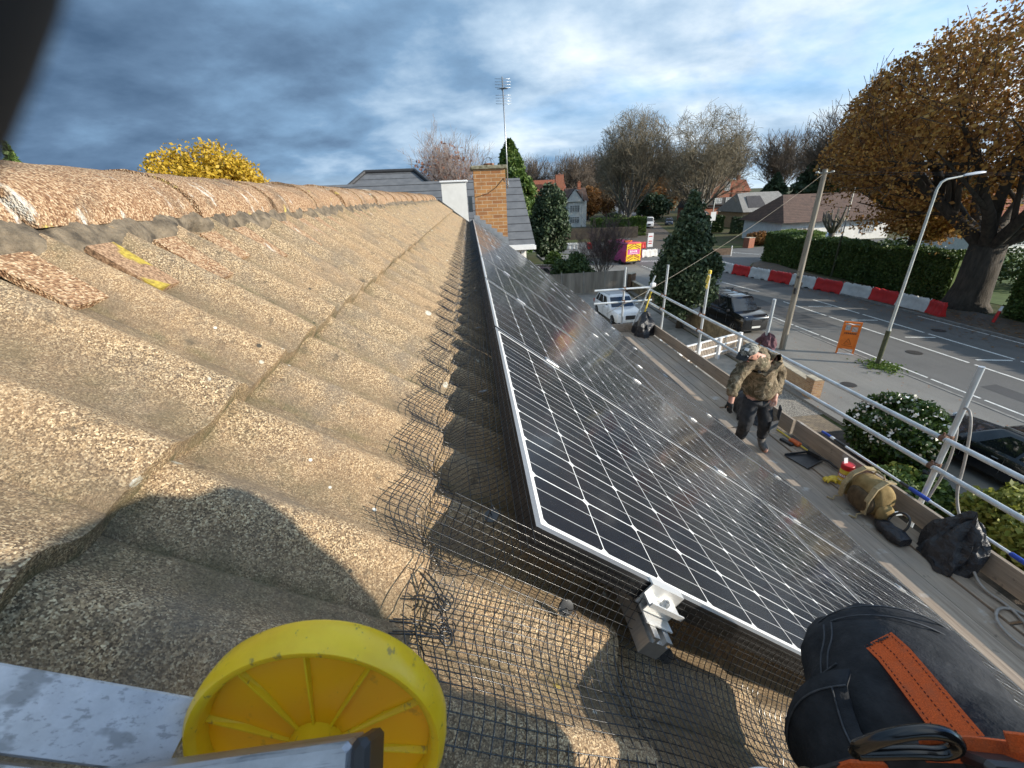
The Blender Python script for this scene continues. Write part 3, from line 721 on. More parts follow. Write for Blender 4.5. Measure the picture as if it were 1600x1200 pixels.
sheet('planting_bed', [(9.6, -8), (13.1, -8), (13.1, 11.4), (9.6, 11.4)], .03, M('bed_soil', (.09, .065, .045), (.03, .025, .018), 4, .95, bump=.9, bscale=14, bdist=.05))
sheet('lawn', [(34.5, -20), (110, -20), (110, 50), (40, 46), (34.5, 38)], .0, M('grass', (.085, .135, .030), (.05, .085, .018), 1.2, .9, bump=.5, bscale=30, detail=8))
# painted markings
mk = MB()
def dash(x0, y0, x1, y1, w=.11): mk_.append(((x0, y0), (x1, y1), w))
mk_ = []
y = -20.0
while y < 47: dash(19.05, y, 19.05, y+1.9, .10); y += 2.05
for x in (22.35, 24.65):
    y = -18.0
    while y < 28.5: dash(x, y, x, y+4.0, .12); y += 4.25
for y in (-3.0, 9.0, 12.4, 15.9, 19.4, 22.9, 26.5): dash(23.0, y+.35, 24.4, y, .12)
for y in (31.9, 39, 45.5): dash(22.75, y, 22.1, y+4.7, .12)
y = -20
while y < 22: dash(27.35, y, 27.35, y+6, .10); y += 6.2
for x0, y0, x1, y1 in ((18.0, 51.5, 27.5, 49.2), (17.8, 50.9, 27.4, 48.6), (36.5, 49.7, 31.2, 57.2), (16.4, 60.5, 19, 66)): dash(x0, y0, x1, y1, .15)
for (a, b, w) in mk_:
    d = Vector((b[0]-a[0], b[1]-a[1], 0)); n = Vector((-d.y, d.x, 0)).normalized()*w/2
    mk.add([(a[0]+n.x, a[1]+n.y, .006), (b[0]+n.x, b[1]+n.y, .006), (b[0]-n.x, b[1]-n.y, .006), (a[0]-n.x, a[1]-n.y, .006)], [(3, 2, 1, 0)])
tag(mk.build('road_markings', WPAINT), kind='structure')

# ------------------------------------------------------------------ walls, fences, gate
PIER = brick_mat('pier_brick', (.40, .25, .13), (.28, .15, .08), (.40, .36, .30)); COPE = M('coping_stone', (.48, .42, .31), (.33, .28, .21), 5, .85, bump=.3)
def wall(name, label, pts, h, th, mat, cat='wall', cap=True, piers=()):
    th_ = thing(name, label, cat, (*pts[0], 0)); m = MB(); c = MB()
    for a, b in zip(pts[:-1], pts[1:]):
        m.bar((*a, h/2-.05), (*b, h/2-.05), th, h+.1); c.bar((*a, h+.025), (*b, h+.025), th+.06, .045)
    m.build('brickwork', mat, th_)
    if cap: c.build('coping', COPE, th_)
    for x, y, hp in piers:
        MB().box((x, y, hp/2-.05), (.42, .42, hp+.1)).build('pier', PIER, th_); MB().box((x, y, hp+.028), (.50, .50, .055), bev=.015).build('pier_cap', COPE, th_)
    return th_
wall('garden_wall', 'low brick garden wall with pale coping and a square pier, behind the man', [(13.35, 19.0), (13.15, 16.4), (12.95, 14.1)], .68, .23, BR_BUFF, piers=[(12.93, 13.85, .88)])
wall('garden_wall', 'low stained brick wall below the dark conifer, beside the black people carrier', [(13.3, 34.8), (13.2, 25.5), (13.3, 19.6)], .85, .23, M('old_wall', (.30, .23, .13), (.12, .09, .055), 3, .92, bump=.7, bscale=16, bdist=.02))
pk = thing('picket_fence', 'white framed picket gate between the low brick walls, behind the scaffold boards', 'picket fence', (9.4, 18.2, 0))
PINK = M('weathered_picket', (.66, .56, .45), (.52, .42, .33), 6, .75)
fa, fb = Vector((9.2, 17.7, 0)), Vector((13.15, 19.3, 0)); fd = (fb-fa).normalized(); L = (fb-fa).length; s = .05
pm_ = MB(); 
while s < L:
    p = fa+fd*s; pm_.bar(p+V(0, 0, .08), p+V(0, 0, 1.0), .05, .022, fd); s += .115
pm_.build('pickets', PINK, pk)
MB().bar(fa+V(0, 0, 1.04), fb+V(0, 0, 1.04), .09, .05).bar(fa+V(0, 0, .68)-V(-.02, .05, 0), fb+V(0, 0, .68)-V(-.02, .05, 0), .03, .07).bar(fa+V(0, 0, .30)-V(-.02, .05, 0), fb+V(0, 0, .30)-V(-.02, .05, 0), .03, .07).build('rails', UPVC, pk)
for s in (0, 1.3, 2.75, L): p = fa+fd*s-V(-.03, .06, 0); MB().box((p.x, p.y, .54), (.15, .15, 1.1), (0, 0, math.atan2(fd.y, fd.x)), .01).build('post', UPVC, pk)
fn = thing('panel_fence', 'grey weathered close-boarded fence with concrete posts behind the white car', 'fence', (5, 34.4, 0))
FW = M('grey_fence_board', (.30, .26, .21), (.17, .145, .115), 3, .9, bump=.5, bscale=9, stretch=(1, 1, .12))
fx = np.linspace(1.6, 12.6, 7)
for a, b in zip(fx[:-1], fx[1:]):
    m = MB(); x = a+.07
    while x < b-.06: m.box((x+.06, 34.4+.22*(x-6)/6+.006*jit(int(x*9), 1, 1), .98), (.118, .022, 1.62+.01*jit(int(x*8), 2, 2))); x += .121
    m.box(((a+b)/2, 34.4+.22*((a+b)/2-6)/6, 1.8), (b-a-.1, .05, .04)); m.build('fence_panel', FW, fn)
for x in fx: MB().box((x, 34.4+.22*(x-6)/6-.01, .95), (.10, .11, 1.95), bev=.01).build('concrete_post', CONC, fn)
for x in fx[:-1]: MB().box((x+.9, 34.4+.22*(x+.9-6)/6, .08), (1.7, .05, .20)).build('gravel_board', CONC, fn)
wall('brick_pier_gate', 'broken brick pier at the end of the grey fence beside the road', [(12.9, 34.7), (13.5, 35.2)], 1.45, .35, M('mossy_brick', (.20, .12, .07), (.09, .06, .04), 4, .95, bump=.6, bscale=15))
wall('boundary_wall', 'long dark boarded garden wall below the clipped hedge across the junction', [(16.5, 80.5), (30.2, 78.6)], 1.9, .25, M('dark_boards', (.085, .065, .045), (.05, .04, .03), 2, .9), cap=False)
wall('brick_gate_pier', 'small brick pier by the drive at the far side of the right junction', [(37.6, 57.5), (38.6, 57.8)], 1.3, .9, BR_RED)

PATCH = asphalt('patched_asphalt', (.055, .055, .056), (.07, .069, .068)); IRON = M('cast_iron', (.09, .085, .08), (.05, .045, .042), 30, .6, .6, bump=.5, bscale=40)
for i, (x0, y0, x1, y1) in enumerate(((19.6, 22.3, 21.3, 30.5), (24.9, 12.6, 26.6, 15.2), (20.1, 9.0, 21.0, 13.8), (22.9, 33.0, 26.4, 34.4))): sheet('road_patch', [(x0, y0), (x1, y0+.1), (x1-.05, y1), (x0+.05, y1-.08)], .003, PATCH)
for i, (x, y, r, lb) in enumerate(((21.3, 17.6, .33, 'round iron manhole cover in the near lane beyond the street lamp'), (25.7, 20.4, .33, 'round iron manhole cover in the far lane near the barriers'), (15.2, 14.6, .28, 'small iron cover in the pavement beyond the low brick wall'))):
    tag(MB().lathe([(r, 0), (r, .008), (r-.02, .010), (.01, .010)], (x, y, .095 if x < 18 else .004), n=24).build('manhole_cover', IRON, None, 40, loc=(x, y, 0)), lb, 'manhole cover')
# ------------------------------------------------------------------ buildings
GREYT = NT('grey_interlocking_tile'); t = GREYT; s_ = t.n('ShaderNodeSeparateXYZ'); t.l(t.co(), s_.inputs[0])
fz = t.math('FRACT', t.math('MULTIPLY', s_.outputs[2], 4.6))
GREYT = t.fin(t.mix(t.math('LESS_THAN', fz, .10), t.ramp(t.noise(4, 5), [(.3, (.105, .11, .118)), (.7, (.15, .155, .162))]), (.03, .03, .033)), .8, 0, .3); t.bump(fz, .6, .03)
def rooftile(name, c1, c2, k=5.0):
    t = NT(name); s = t.n('ShaderNodeSeparateXYZ'); t.l(t.co(), s.inputs[0]); f = t.math('FRACT', t.math('MULTIPLY', s.outputs[2], k))
    c = t.mix(t.math('LESS_THAN', f, .16), t.ramp(t.noise(1.5, 7, .7), [(.3, c2), (.7, c1)]), tuple(x*.5 for x in c2)); t.bump(f, .5, .04); return t.fin(c, .85, 0, .25)
SLATE = rooftile('dark_slate', (.085, .08, .082), (.05, .048, .05)); BROWNT = rooftile('brown_tile', (.16, .10, .075), (.085, .06, .05)); REDT = rooftile('red_clay_tile', (.30, .105, .055), (.19, .07, .045)); LGREYT = rooftile('pale_grey_tile', (.30, .29, .27), (.21, .20, .185))
GLASS = M('window_glass', (.035, .045, .055), (.02, .025, .03), 2, .08, 0, spec=.8)
CURT = M('curtained_glass', (.42, .42, .40), (.12, .13, .14), 3, .15, spec=.8)
def window(m_parent, c, w, h, nrm, bars=2, mat=None):
    """white framed window, c centre on the wall face, nrm outward horizontal unit vector"""
    n = Vector((*nrm, 0)); x = Vector((-n.y, n.x, 0)); c = Vector(c)
    wi = MB().bar(c-x*w/2+n*.02, c+x*w/2+n*.02, .03, h).build('window', mat or GLASS, m_parent)
    f = MB()
    for z in (-h/2, h/2): f.bar(c-x*(w/2+.04)+n*.045+V(0, 0, z), c+x*(w/2+.04)+n*.045+V(0, 0, z), .07, .075)
    for i in range(bars+1):
        q = c+x*(-w/2+w*i/bars)+n*.047; f.bar(q-V(0, 0, h/2), q+V(0, 0, h/2), .065, .07, n)
    f.bar(c-x*w/2+n*.049+V(0, 0, h*.18), c+x*w/2+n*.049+V(0, 0, h*.18), .05, .045)
    f.build('window_frame', UPVC, wi)
def gable_roof(parent, x0, x1, y0, y1, ze, zr, along='x', mat=SLATE, over=.35, wallmat=None, hip=0.0):
    if along == 'x':
        ym = (y0+y1)/2; a = [(x0-over, y0-over, ze), (x1+over, y0-over, ze), (x1+over, y1+over, ze), (x0-over, y1+over, ze)]; r = [(x0-over+hip, ym, zr), (x1+over-hip, ym, zr)]
        vs = a+r; fs = [(0, 1, 5, 4), (2, 3, 4, 5), (1, 2, 5), (3, 0, 4), (3, 2, 1, 0)]
    else:
        xm = (x0+x1)/2; a = [(x0-over, y0-over, ze), (x1+over, y0-over, ze), (x1+over, y1+over, ze), (x0-over, y1+over, ze)]; r = [(xm, y0-over+hip, zr), (xm, y1+over-hip, zr)]
        vs = a+r; fs = [(0, 4, 5, 3), (1, 2, 5, 4), (0, 1, 4), (2, 3, 5), (3, 2, 1, 0)]
    rf = MB().add(vs, fs).build('roof', mat, parent)
    if wallmat and hip == 0:
        if along == 'x':
            for x, s in ((x0-over-.02, -1), (x1+over+.02, 1)): MB().add([(x, y0, ze), (x, y1, ze), (x, ym, zr-.25), (x-.1*s, y0, ze), (x-.1*s, y1, ze), (x-.1*s, ym, zr-.25)], [(0, 1, 2), (5, 4, 3), (0, 3, 4, 1), (1, 4, 5, 2), (2, 5, 3, 0)]).build('gable', wallmat, parent)
        else:
            for y, s in ((y0-over-.02, -1), (y1+over+.02, 1)): MB().add([(x0, y, ze), (x1, y, ze), (xm, y, zr-.25), (x0, y-.1*s, ze), (x1, y-.1*s, ze), (xm, y-.1*s, zr-.25)], [(2, 1, 0), (3, 4, 5), (0, 1, 4, 3), (1, 2, 5, 4), (2, 0, 3, 5)]).build('gable', wallmat, parent)
    return rf
def chim(rf, x, y, z, h, w=.7, d=.7, mat=BR_RED):
    c = MB().box((x, y, z+h/2), (w, d, h)).box((x, y, z+h+.04), (w+.12, d+.12, .1)).build('chimney', mat, rf)
    return MB().cyl((x-.15, y, z+h+.08), (x-.15, y, z+h+.4), .09, 8).cyl((x+.15, y, z+h+.08), (x+.15, y, z+h+.4), .09, 8).build('chimney_pot', M('terracotta', (.35, .14, .07), (.22, .09, .05), 5, .8), rf)
# neighbour just beyond our gable: grey tiled roofs, white cheek wall
nb = thing('grey_roofed_house', 'modern house with smooth grey tiled roofs and a white wall just beyond the gable end', 'house', (0, 16, 0))
MB().box((-1.6, 18.0, 3.22), (6.7, 7.6, 6.44)).build('wall', WHITE, nb)
MB().slab([(-5.2, 13.72, 6.40), (1.98, 13.72, 6.40), (1.82, 16.2, 8.36), (-5.2, 16.2, 8.36)], .06).slab([(1.82, 16.2, 8.36), (1.98, 22, 6.40), (-5.2, 22, 6.40), (-5.2, 16.2, 8.36)], .06).build('main_roof', GREYT, nb)
MB().box((-1.6, 13.69, 6.32), (7.1, .10, .15)).box((1.93, 15.0, 6.30), (.14, 2.7, .12)).build('fascia', UPVC, nb)
window(nb, (1.2, 14.19, 5.55), .9, 1.2, (0, -1), 2); 
MB().box((1.62, 14.1, 5.3), (.10, .12, 1.9)).build('corner_trim', UPVC, nb)
MB().box((-.385, 13.25, 6.7), (.69, .5, 3.02)).build('white_cheek_wall', WHITE, nb)
MB().box((-.385, 13.25, 8.225), (.78, .58, .05), bev=.01).build('cheek_capping', UPVC, nb)
MB().box((.045, 13.5, 7.62), (.12, .05, .42)).build('side_window', GLASS, nb)
hp = MB(); hp.add([(-6.9, 18.6, 6.8), (.3, 18.6, 6.8), (-2.38, 22, 9.0), (-4.63, 22, 9.0), (-6.9, 25.4, 6.8), (.3, 25.4, 6.8)], [(0, 1, 2, 3), (1, 5, 2), (0, 3, 4), (5, 4, 3, 2)]); hp.build('hipped_roof', GREYT, nb)
hb = MB()
for a, b in (((.3, 18.6, 6.86), (-2.38, 22, 9.04)), ((-6.9, 18.6, 6.86), (-4.63, 22, 9.04)), ((-2.38, 22, 9.04), (-4.63, 22, 9.04))): hb.tube([a, b], .09, 8)
hb.build('hip_tiles', LEADB, nb, 40)
fb_ = thing('flat_roofed_building', 'low building with thin dark flat roof and white fascia behind the ridge', 'building', (-9, 26, 0))
MB().box((-9.5, 28, 4), (9, 6, 8.0)).build('wall', WHITE, fb_); MB().box((-9.5, 28, 8.24), (9.6, 6.6, .16)).build('roof', LEADB, fb_); MB().box((-9.5, 24.9, 8.07), (9.0, .2, .20)).build('fascia', UPVC, fb_)
wt = MB().cyl((-2.6, 23, 8.7), (-2.6, 23, 9.6), .02, 6)
for a0 in range(3): wt.bar((-2.75, 23, 9.35+.1*a0), (-2.45, 23, 9.35+.1*a0), .015, .015)
tag(wt.build('roof_aerial', GALV), 'tiny aerial standing on the grey hipped roof', 'aerial')
# white gabled house far across the junction
wh = thing('white_house', 'white rendered two-storey house with dark gabled roof across the junction', 'house', (27, 113, 0))
MB().box((26.6, 114.5, 3.0), (4.6, 8, 6.0)).build('wall', WHITE, wh)
gable_roof(wh, 23.6, 27.9, 110.4, 118, 5.9, 8.9, 'y', BROWNT, .3, WHITE)
rf = gable_roof(wh, 24.5, 29.3, 111.5, 118.5, 5.9, 9.0, 'x', BROWNT, .3)
chim(rf, 27.9, 115, 8.2, 2.0, .8, .8)
for z in (1.7, 4.3): window(wh, (25.9, 110.48, z), 2.4, 1.5, (0, -1), 4, CURT)
MB().bar((23.2, 110.0, 5.75), (25.75, 110.0, 8.95), .08, .25, (0, -1, 0)).bar((25.75, 110.0, 8.95), (28.3, 110.0, 5.75), .08, .25, (0, -1, 0)).build('bargeboard', SLATE, wh)
rb = thing('red_brick_house', 'red brick house with a tall chimney stack behind the white gabled house', 'house', (24, 130, 0))
MB().box((23, 133, 4), (9, 8, 8.4)).build('wall', BR_RED, rb); rf = gable_roof(rb, 18.5, 27.5, 129, 137, 8.2, 11.6, 'x', REDT); chim(rf, 25.6, 128.6, 8.4, 4.2, 2.3, 1.2)
rh = thing('brick_dormer_house', 'red brick house with grey roof and white dormer windows beyond the right-hand road', 'house', (61, 112, 0))
MB().box((61.5, 114, 1.8), (11, 8, 4.4)).build('wall', BR_RED, rh); rf = gable_roof(rh, 56, 67, 110, 118, 3.2, 7.0, 'x', SLATE, .4)
MB().box((62.5, 111.5, 7.3), (5.2, 3.6, 4.2)).build('upper_storey', BR_RED, rh); gable_roof(rh, 60, 65, 109.8, 113.3, 9.2, 10.6, 'y', REDT, .2)
MB().box((62, 109.9, 4.6), (8.4, 1.2, 1.7)).build('dormer', LEADB, rh)
for x in (58.9, 62, 65): window(rh, (x, 109.28, 4.75), 1.9, 1.1, (0, -1), 3, CURT)
window(rh, (64.2, 109.68, 8.0), 1.2, 2.0, (0, -1), 2, CURT)
window(rh, (59, 109.98, 1.6), 1.8, 1.3, (0, -1), 2); window(rh, (64, 109.98, 1.6), 1.8, 1.3, (0, -1), 2); chim(rf, 67.3, 112, 3.5, 4.0, .9, .9)
bl = thing('stone_bungalow', 'long bungalow with pale grey roof and solar panels, behind the dark garden hedge', 'bungalow', (58, 88, 0))
MB().box((59.0, 90, 1.5), (10, 9, 3.0)).build('wall', BR_BUFF, bl); gable_roof(bl, 54.0, 64.5, 85.0, 94.5, 3.1, 6.6, 'x', LGREYT, .4, BR_BUFF, 1.2)
MB().slab([(55.2, 85.6, 3.85), (59.0, 85.6, 3.85), (59.0, 88.4, 5.95), (56.0, 88.4, 5.95)], .05).build('roof_panels', SLATE, bl); window(bl, (56, 85.48, 1.8), 1.6, 1.2, (0, -1), 2); window(bl, (60, 85.48, 1.8), 2.0, 1.2, (0, -1), 3, CURT)
b2 = thing('brown_roofed_bungalow', 'broad bungalow with a large brown tiled roof behind the roadside hedge', 'bungalow', (52, 62, 0))
MB().box((53, 65, 1.4), (17, 9, 2.8)).build('wall', WHITE, b2); gable_roof(b2, 44.5, 61.5, 60, 70, 2.8, 6.4, 'x', BROWNT, .5, None, 3.0)
for x in (48, 53, 58): window(b2, (x, 60.48, 1.5), 2.0, 1.1, (0, -1), 3, CURT)
b3 = thing('long_low_house', 'low house with a long reddish roof and white gutter behind the brown oak', 'bungalow', (60, 45, 0))
MB().box((66, 47, 1.4), (20, 9, 2.8)).build('wall', WHITE, b3); gable_roof(b3, 56, 76, 42, 52, 2.7, 6.0, 'x', REDT, .5, None, 2.0); MB().box((66, 41.45, 2.68), (21, .12, .16)).build('gutter', UPVC, b3)
for x in (59, 64, 69): window(b3, (x, 42.48, 1.4), 2.0, 1.1, (0, -1), 3)
far = [(4, 150, 10, 'red brick house far off above the left-hand trees'), (90, 150, 12, 'red brick house far off between the dark evergreens'), (118, 120, 10, 'brick house far to the right behind the evergreens')]
for x, y, w, lb in far:
    h = thing('distant_house', lb, 'house', (x, y, 0)); MB().box((x, y+4, 3.2), (w, 8, 6.4)).build('wall', BR_RED, h); rf = gable_roof(h, x-w/2, x+w/2, y, y+8, 6.3, 10, 'x', REDT); chim(rf, x+w*.3, y+4, 9, 2.4, 1, 1)
    for q in (-.25, .25): window(h, (x+q*w, y-.02, 4.6), 1.6, 1.3, (0, -1), 2)
# ------------------------------------------------------------------ scaffold along the eaves
PZ0 = 4.57                                    # top of the boards
sc = thing('scaffold', 'galvanised tube scaffold with timber boards and guard rails along the eaves', 'scaffold', (3.5, 4, 0))
TUBE = M('scaffold_tube', (.62, .65, .66), (.42, .45, .46), 5, .42, .35, bump=.15, bscale=30, bdist=.002, stretch=(1, 1, .4), detail=8)
RUST = M('rusty_coupler', (.24, .13, .08), (.13, .08, .06), 30, .7, .5, bump=.4)
def board_mat():
    t = NT('scaffold_board'); g = t.noise(5, 6, .65, stretch=(7, .35, 7)); b = t.noise(1.1, 5, .6); s = t.noise(9, 4, .7)
    c = t.ramp(g, [(.3, (.235, .18, .135)), (.5, (.335, .265, .20)), (.7, (.43, .35, .27))])
    c = t.mix(t.ramp(b, [(.42, 0.0), (.62, .5)]), c, (.24, .22, .195)); c = t.mix(t.ramp(s, [(.63, 0.0), (.70, .65)]), c, (.085, .07, .055))
    c = t.mix(t.ramp(t.noise(4.2, 4), [(.66, 0.0), (.72, .5)]), c, (.52, .50, .46)); t.bump(g, .5, .006); return t.fin(c, .85, 0, .25)
BOARD = board_mat()
bx = [2.72, 2.955, 3.19, 3.425, 3.66, 3.895, 4.13]
lens = [(-2.2, 1.6), (1.615, 5.4), (5.415, 9.95)]
for i, x in enumerate(bx[:-1]+[4.13]):
    for k, (a, b) in enumerate(lens):
        off = (.35*math.sin(i*2.3+k)) if 0 < k else 0
        a2 = a + (off if k else 0); b2 = b + (.35*math.sin(i*2.3+k+1) if k < 2 else 0)
        dz = .010*jit(i, k, 7)
        MB().box((x+.004*jit(i, k, 1), (a2+b2)/2, PZ0-.02+dz-(.006 if i % 2 else 0)), (.225, b2-a2-.014, .038), (0, .01*jit(i, k, 2), .0012*jit(i, k, 3)), .004).build('board', BOARD, sc)
for a, b, dz in ((-2.2, .9, 0), (.88, 4.72, .012), (4.74, 9.9, 0)):
    MB().box((4.285+(.02 if dz else 0), (a+b)/2, PZ0+.125+dz), (.038, b-a-.01, .225), (0, .02, .001 if dz else 0), .003).build('toe_board', BOARD, sc)
MB().box((3.4, 9.93, PZ0+.10), (1.2, .038, .20), None, .003).build('toe_board', BOARD, sc)
RAILX = 4.345
def tube_part(name, a, b, r=.0242, mat=TUBE): return MB().tube([a, b], r, 14).build(name, mat, sc, 40)
for z in (5.53, 5.215):
    tube_part('guard_rail', (RAILX, -2.3, z), (RAILX, 3.02, z)); tube_part('guard_rail', (RAILX-.001, 3.025, z-.003), (RAILX, 10.2, z))
    tube_part('end_rail', (2.84, 9.86, z+.12), (4.30, 9.92, z+.12))
POSTX = 4.41
posts = [(-1.2, 6.2), (3.06, 6.26), (5.83, 6.25), (7.70, 6.36), (9.48, 6.23)]
for y, zt in posts: tube_part('standard', (POSTX, y, 0), (POSTX+.012, y, zt))
tube_part('standard', (3.585, 9.96, 0), (3.60, 9.96, 6.15))
for y in (-1.0, 3.2, 6.2, 9.3): tube_part('transom', (2.55, y, PZ0-.085), (4.75, y, PZ0-.085))
tube_part('ledger', (4.36, -2.2, PZ0-.135), (4.36, 10.1, PZ0-.135)); tube_part('ledger', (2.80, -2.2, PZ0-.135), (2.80, 10.1, PZ0-.135))
def coupler(p):
    m = MB(); p = Vector(p); m.lathe([(.031, -.026), (.034, -.022), (.034, .022), (.031, .026)], p, (0, 0, 1), 12); m.lathe([(.031, -.024), (.034, -.02), (.034, .02), (.031, .024)], p+V(-.06, 0, 0), (0, 1, 0), 12)
    m.box(p+V(-.03, 0, 0), (.05, .05, .045), None, .006).cyl(p+V(.02, .03, 0), p+V(.02, .065, 0), .009, 6).cyl(p+V(-.07, 0, .03), p+V(-.07, 0, .062), .009, 6); m.build('coupler', RUST, sc, 35)
for y, _ in posts:
    for z in (5.53, 5.215): coupler((POSTX+.002, y, z))
for z in (5.65, 5.335): MB().box((3.59, 9.92, z), (.07, .10, .07), None, .012).cyl((3.59, 9.86, z), (3.59, 9.82, z), .01, 6).build('coupler', RUST, sc)
# yellow cap and tag on one standard
YEL = M('yellow_plastic', (.80, .60, .08), (.62, .44, .04), 8, .5)
MB().lathe([(.031, 0), (.033, .05), (.020, .065)], (POSTX+.011, 7.70, 6.32), n=12).build('end_cap', YEL, sc, 30)
# brace of small tubes at the far corner
MB().tube([(3.86, 9.90, 4.72), (4.34, 9.93, 5.92)], .02, 10).build('brace', TUBE, sc, 40)
MB().tube([(4.02, 9.80, 4.72), (4.24, 9.85, 5.55)], .018, 10).build('brace', YEL, sc, 40)
MB().box((4.30, 9.93, 5.70), (.12, .11, .10), None, .02).build('coupler', UPVC, sc)
tagm = MB().box((4.38, 7.66, 6.22), (.012, .085, .14), (.2, .1, 0)).box((4.37, 7.66, 6.09), (.01, .05, .07), (.4, 0, 0)); o = tagm.build('inspection_tag', YEL); tag(o, 'torn yellow tag tied to the top of a scaffold post', 'tag')
# ------------------------------------------------------------------ things on the boards
def bagmesh(c, rx, ry, h, seed, drape=0.25, n=30, m=16, lean=(0, 0)):
    """crumpled sack: pointed gathered top, sharp folds"""
    rnd = random.Random(seed); ph = [rnd.uniform(0, 6.28) for _ in range(8)]; rs = []
    for i in range(m+1):
        t = i/m; z = h*t; base = (1-t**2.2)**.55 if t < 1 else 0.0; base = max(base, .05)
        ring = []
        for k in range(n):
            a = 2*math.pi*k/n
            f = 1+drape*(.45*math.sin(3*a+ph[0]+2*t)+.35*math.sin(5*a+ph[1]-5*t)+.3*abs(math.sin(7*a+ph[2]+4*t))-.2)+.06*math.sin(11*a+ph[3]+9*t)
            zz = z+h*.10*math.sin(2*a+ph[4]+3*t)*(1 if t > .1 else 0)+h*.05*math.sin(6*a+ph[5]+8*t)*min(1, t*4)
            ring.append((c[0]+lean[0]*t+rx*base*f*math.cos(a), c[1]+lean[1]*t+ry*base*f*math.sin(a), c[2]+max(0, zz)))
        rs.append(ring)
    return MB().rings(rs)
SACK = NT('black_rubble_sack'); t = SACK; t.bump(t.math('ADD', t.noise(14, 5, .6, dist=1.5), t.math('MULTIPLY', t.vor(13), .8)), .9, .02); SACK = t.fin((.016, .017, .021), .42, 0, .5)
o = bagmesh((4.02, 9.62, PZ0), .24, .30, .50, 3, .35, lean=(.10, .1)).build('rubble_sack', SACK, None, 55, loc=(4.02, 9.62, PZ0)); tag(o, 'crumpled black rubble sack at the far end of the scaffold boards', 'sack', 'black sacks on the scaffold')
o = bagmesh((4.05, 5.35, PZ0), .20, .30, .42, 11, .35, lean=(.03, .15)).build('rubble_sack', SACK, None, 55, loc=(4.05, 5.35, PZ0)); tag(o, 'black sack against the toe board, partly hidden behind the man', 'sack', 'black sacks on the scaffold')
# large draped sack: cloth-like sheet hanging over the toe board
o = bagmesh((4.10, 2.50, PZ0), .13, .20, .46, 29, .40, 44, 22, lean=(.16, .02)); o.rings([[(3.93+.07*math.cos(a)*s, 2.76+q*.24+.02*math.sin(5*q), PZ0+.05+.055*math.sin(a)*s+.01*math.sin(3*a)) for a in np.linspace(0, 2*math.pi, 14, endpoint=False)] for q, s in ((-.2, .9), (.1, 1.3), (.4, 1.0), (.7, 1.15), (1.0, .7), (1.15, .15))])
tag(o.build('rubble_sack', SACK, None, 55, loc=(4.1, 2.5, PZ0)), 'large crumpled black plastic sack slumped against the toe board beside the hose', 'sack', 'black sacks on the scaffold')
# backpack
KH = NT('khaki_canvas'); t = KH; KH = (t.bump(t.math('ADD', t.noise(16, 4), t.noise(260, 2)), .6, .006), t.fin(t.ramp(t.noise(9, 4), [(.3, (.17, .115, .045)), (.7, (.34, .245, .11))]), .9, 0, .2))[1]
KHD = M('dark_khaki', (.10, .065, .03), (.06, .04, .02), 20, .9); KHL = M('light_khaki_strap', (.40, .32, .18), (.28, .21, .11), 30, .85)
bp = thing('backpack', 'khaki canvas backpack with straps lying on the scaffold boards', 'backpack', (4.02, 3.22, PZ0))
def sup(cx, cy, cz, rx, ry, rz, p=2.8, n=28, m=14, rot=0, seedz=0):
    rs = []
    for i in range(m+1):
        th = -math.pi/2+math.pi*i/m; cz_ = abs(math.sin(th))**(2/p)*math.copysign(1, math.sin(th)); cr = max(abs(math.cos(th))**(2/p), .02); ring = []
        for k in range(n):
            a = 2*math.pi*k/n; ca, sa = math.cos(a), math.sin(a); x = abs(ca)**(2/p)*math.copysign(1, ca)*rx*cr; y = abs(sa)**(2/p)*math.copysign(1, sa)*ry*cr
            w = 1+.035*math.sin(5*a+i*.7+seedz)+.03*math.sin(9*a-i*.5+seedz); x *= w; y *= w
            ring.append((cx+x*math.cos(rot)-y*math.sin(rot), cy+x*math.sin(rot)+y*math.cos(rot), cz+cz_*rz))
        rs.append(ring)
    return MB().rings(rs)
sup(4.04, 3.24, PZ0+.19, .125, .21, .19, rot=-.1).build('pack_body', KH, bp, 50)
sup(3.91, 3.22, PZ0+.15, .05, .155, .12, rot=-.1, seedz=2).build('front_pocket', KHD, bp, 50)
sup(4.00, 3.46, PZ0+.13, .08, .045, .10, seedz=4).build('side_pocket', KH, bp, 50)
sup(4.00, 3.02, PZ0+.12, .08, .045, .09, seedz=6).build('side_pocket', KH, bp, 50)
for dy in (-.10, .13):
    m = MB(); pts = [(4.13, 3.24+dy, PZ0+.40), (4.02, 3.24+dy*1.1, PZ0+.425), (3.92, 3.24+dy*1.2, PZ0+.36), (3.865, 3.24+dy*1.3, PZ0+.22), (3.87, 3.24+dy*1.3, PZ0+.06)]
    for a, b in zip(pts[:-1], pts[1:]): m.bar(a, b, .052, .016, (-.6, 0, .7))
    m.build('shoulder_strap', KHL, bp)
MB().tube([(4.05, 3.17, PZ0+.40), (4.05, 3.19, PZ0+.45), (4.05, 3.27, PZ0+.46), (4.05, 3.30, PZ0+.40)], .008, 6).build('grab_handle', KHL, bp, True)
for i, (y, z) in enumerate(((3.12, .05), (3.42, .04))): MB().tube([(3.90, y, PZ0+z), (3.85, y+.03, PZ0+.02), (3.80, y-.01, PZ0+.008), (3.77, y+.04, PZ0+.008)], .009, 5).build('loose_strap', KHL, bp)
lp = [(4.00+.05*math.sin(a), 2.87+.085*math.cos(a), PZ0+.13+.10*math.sin(a*1.0)) for a in np.linspace(0, 2*math.pi, 22)]
tag(MB().tube(lp, .011, 8).build('rubber_strap', MATS['black_plastic'], None, True, loc=(4.0, 2.87, PZ0)), 'looped black rubber strap hanging from the end of the backpack', 'strap')
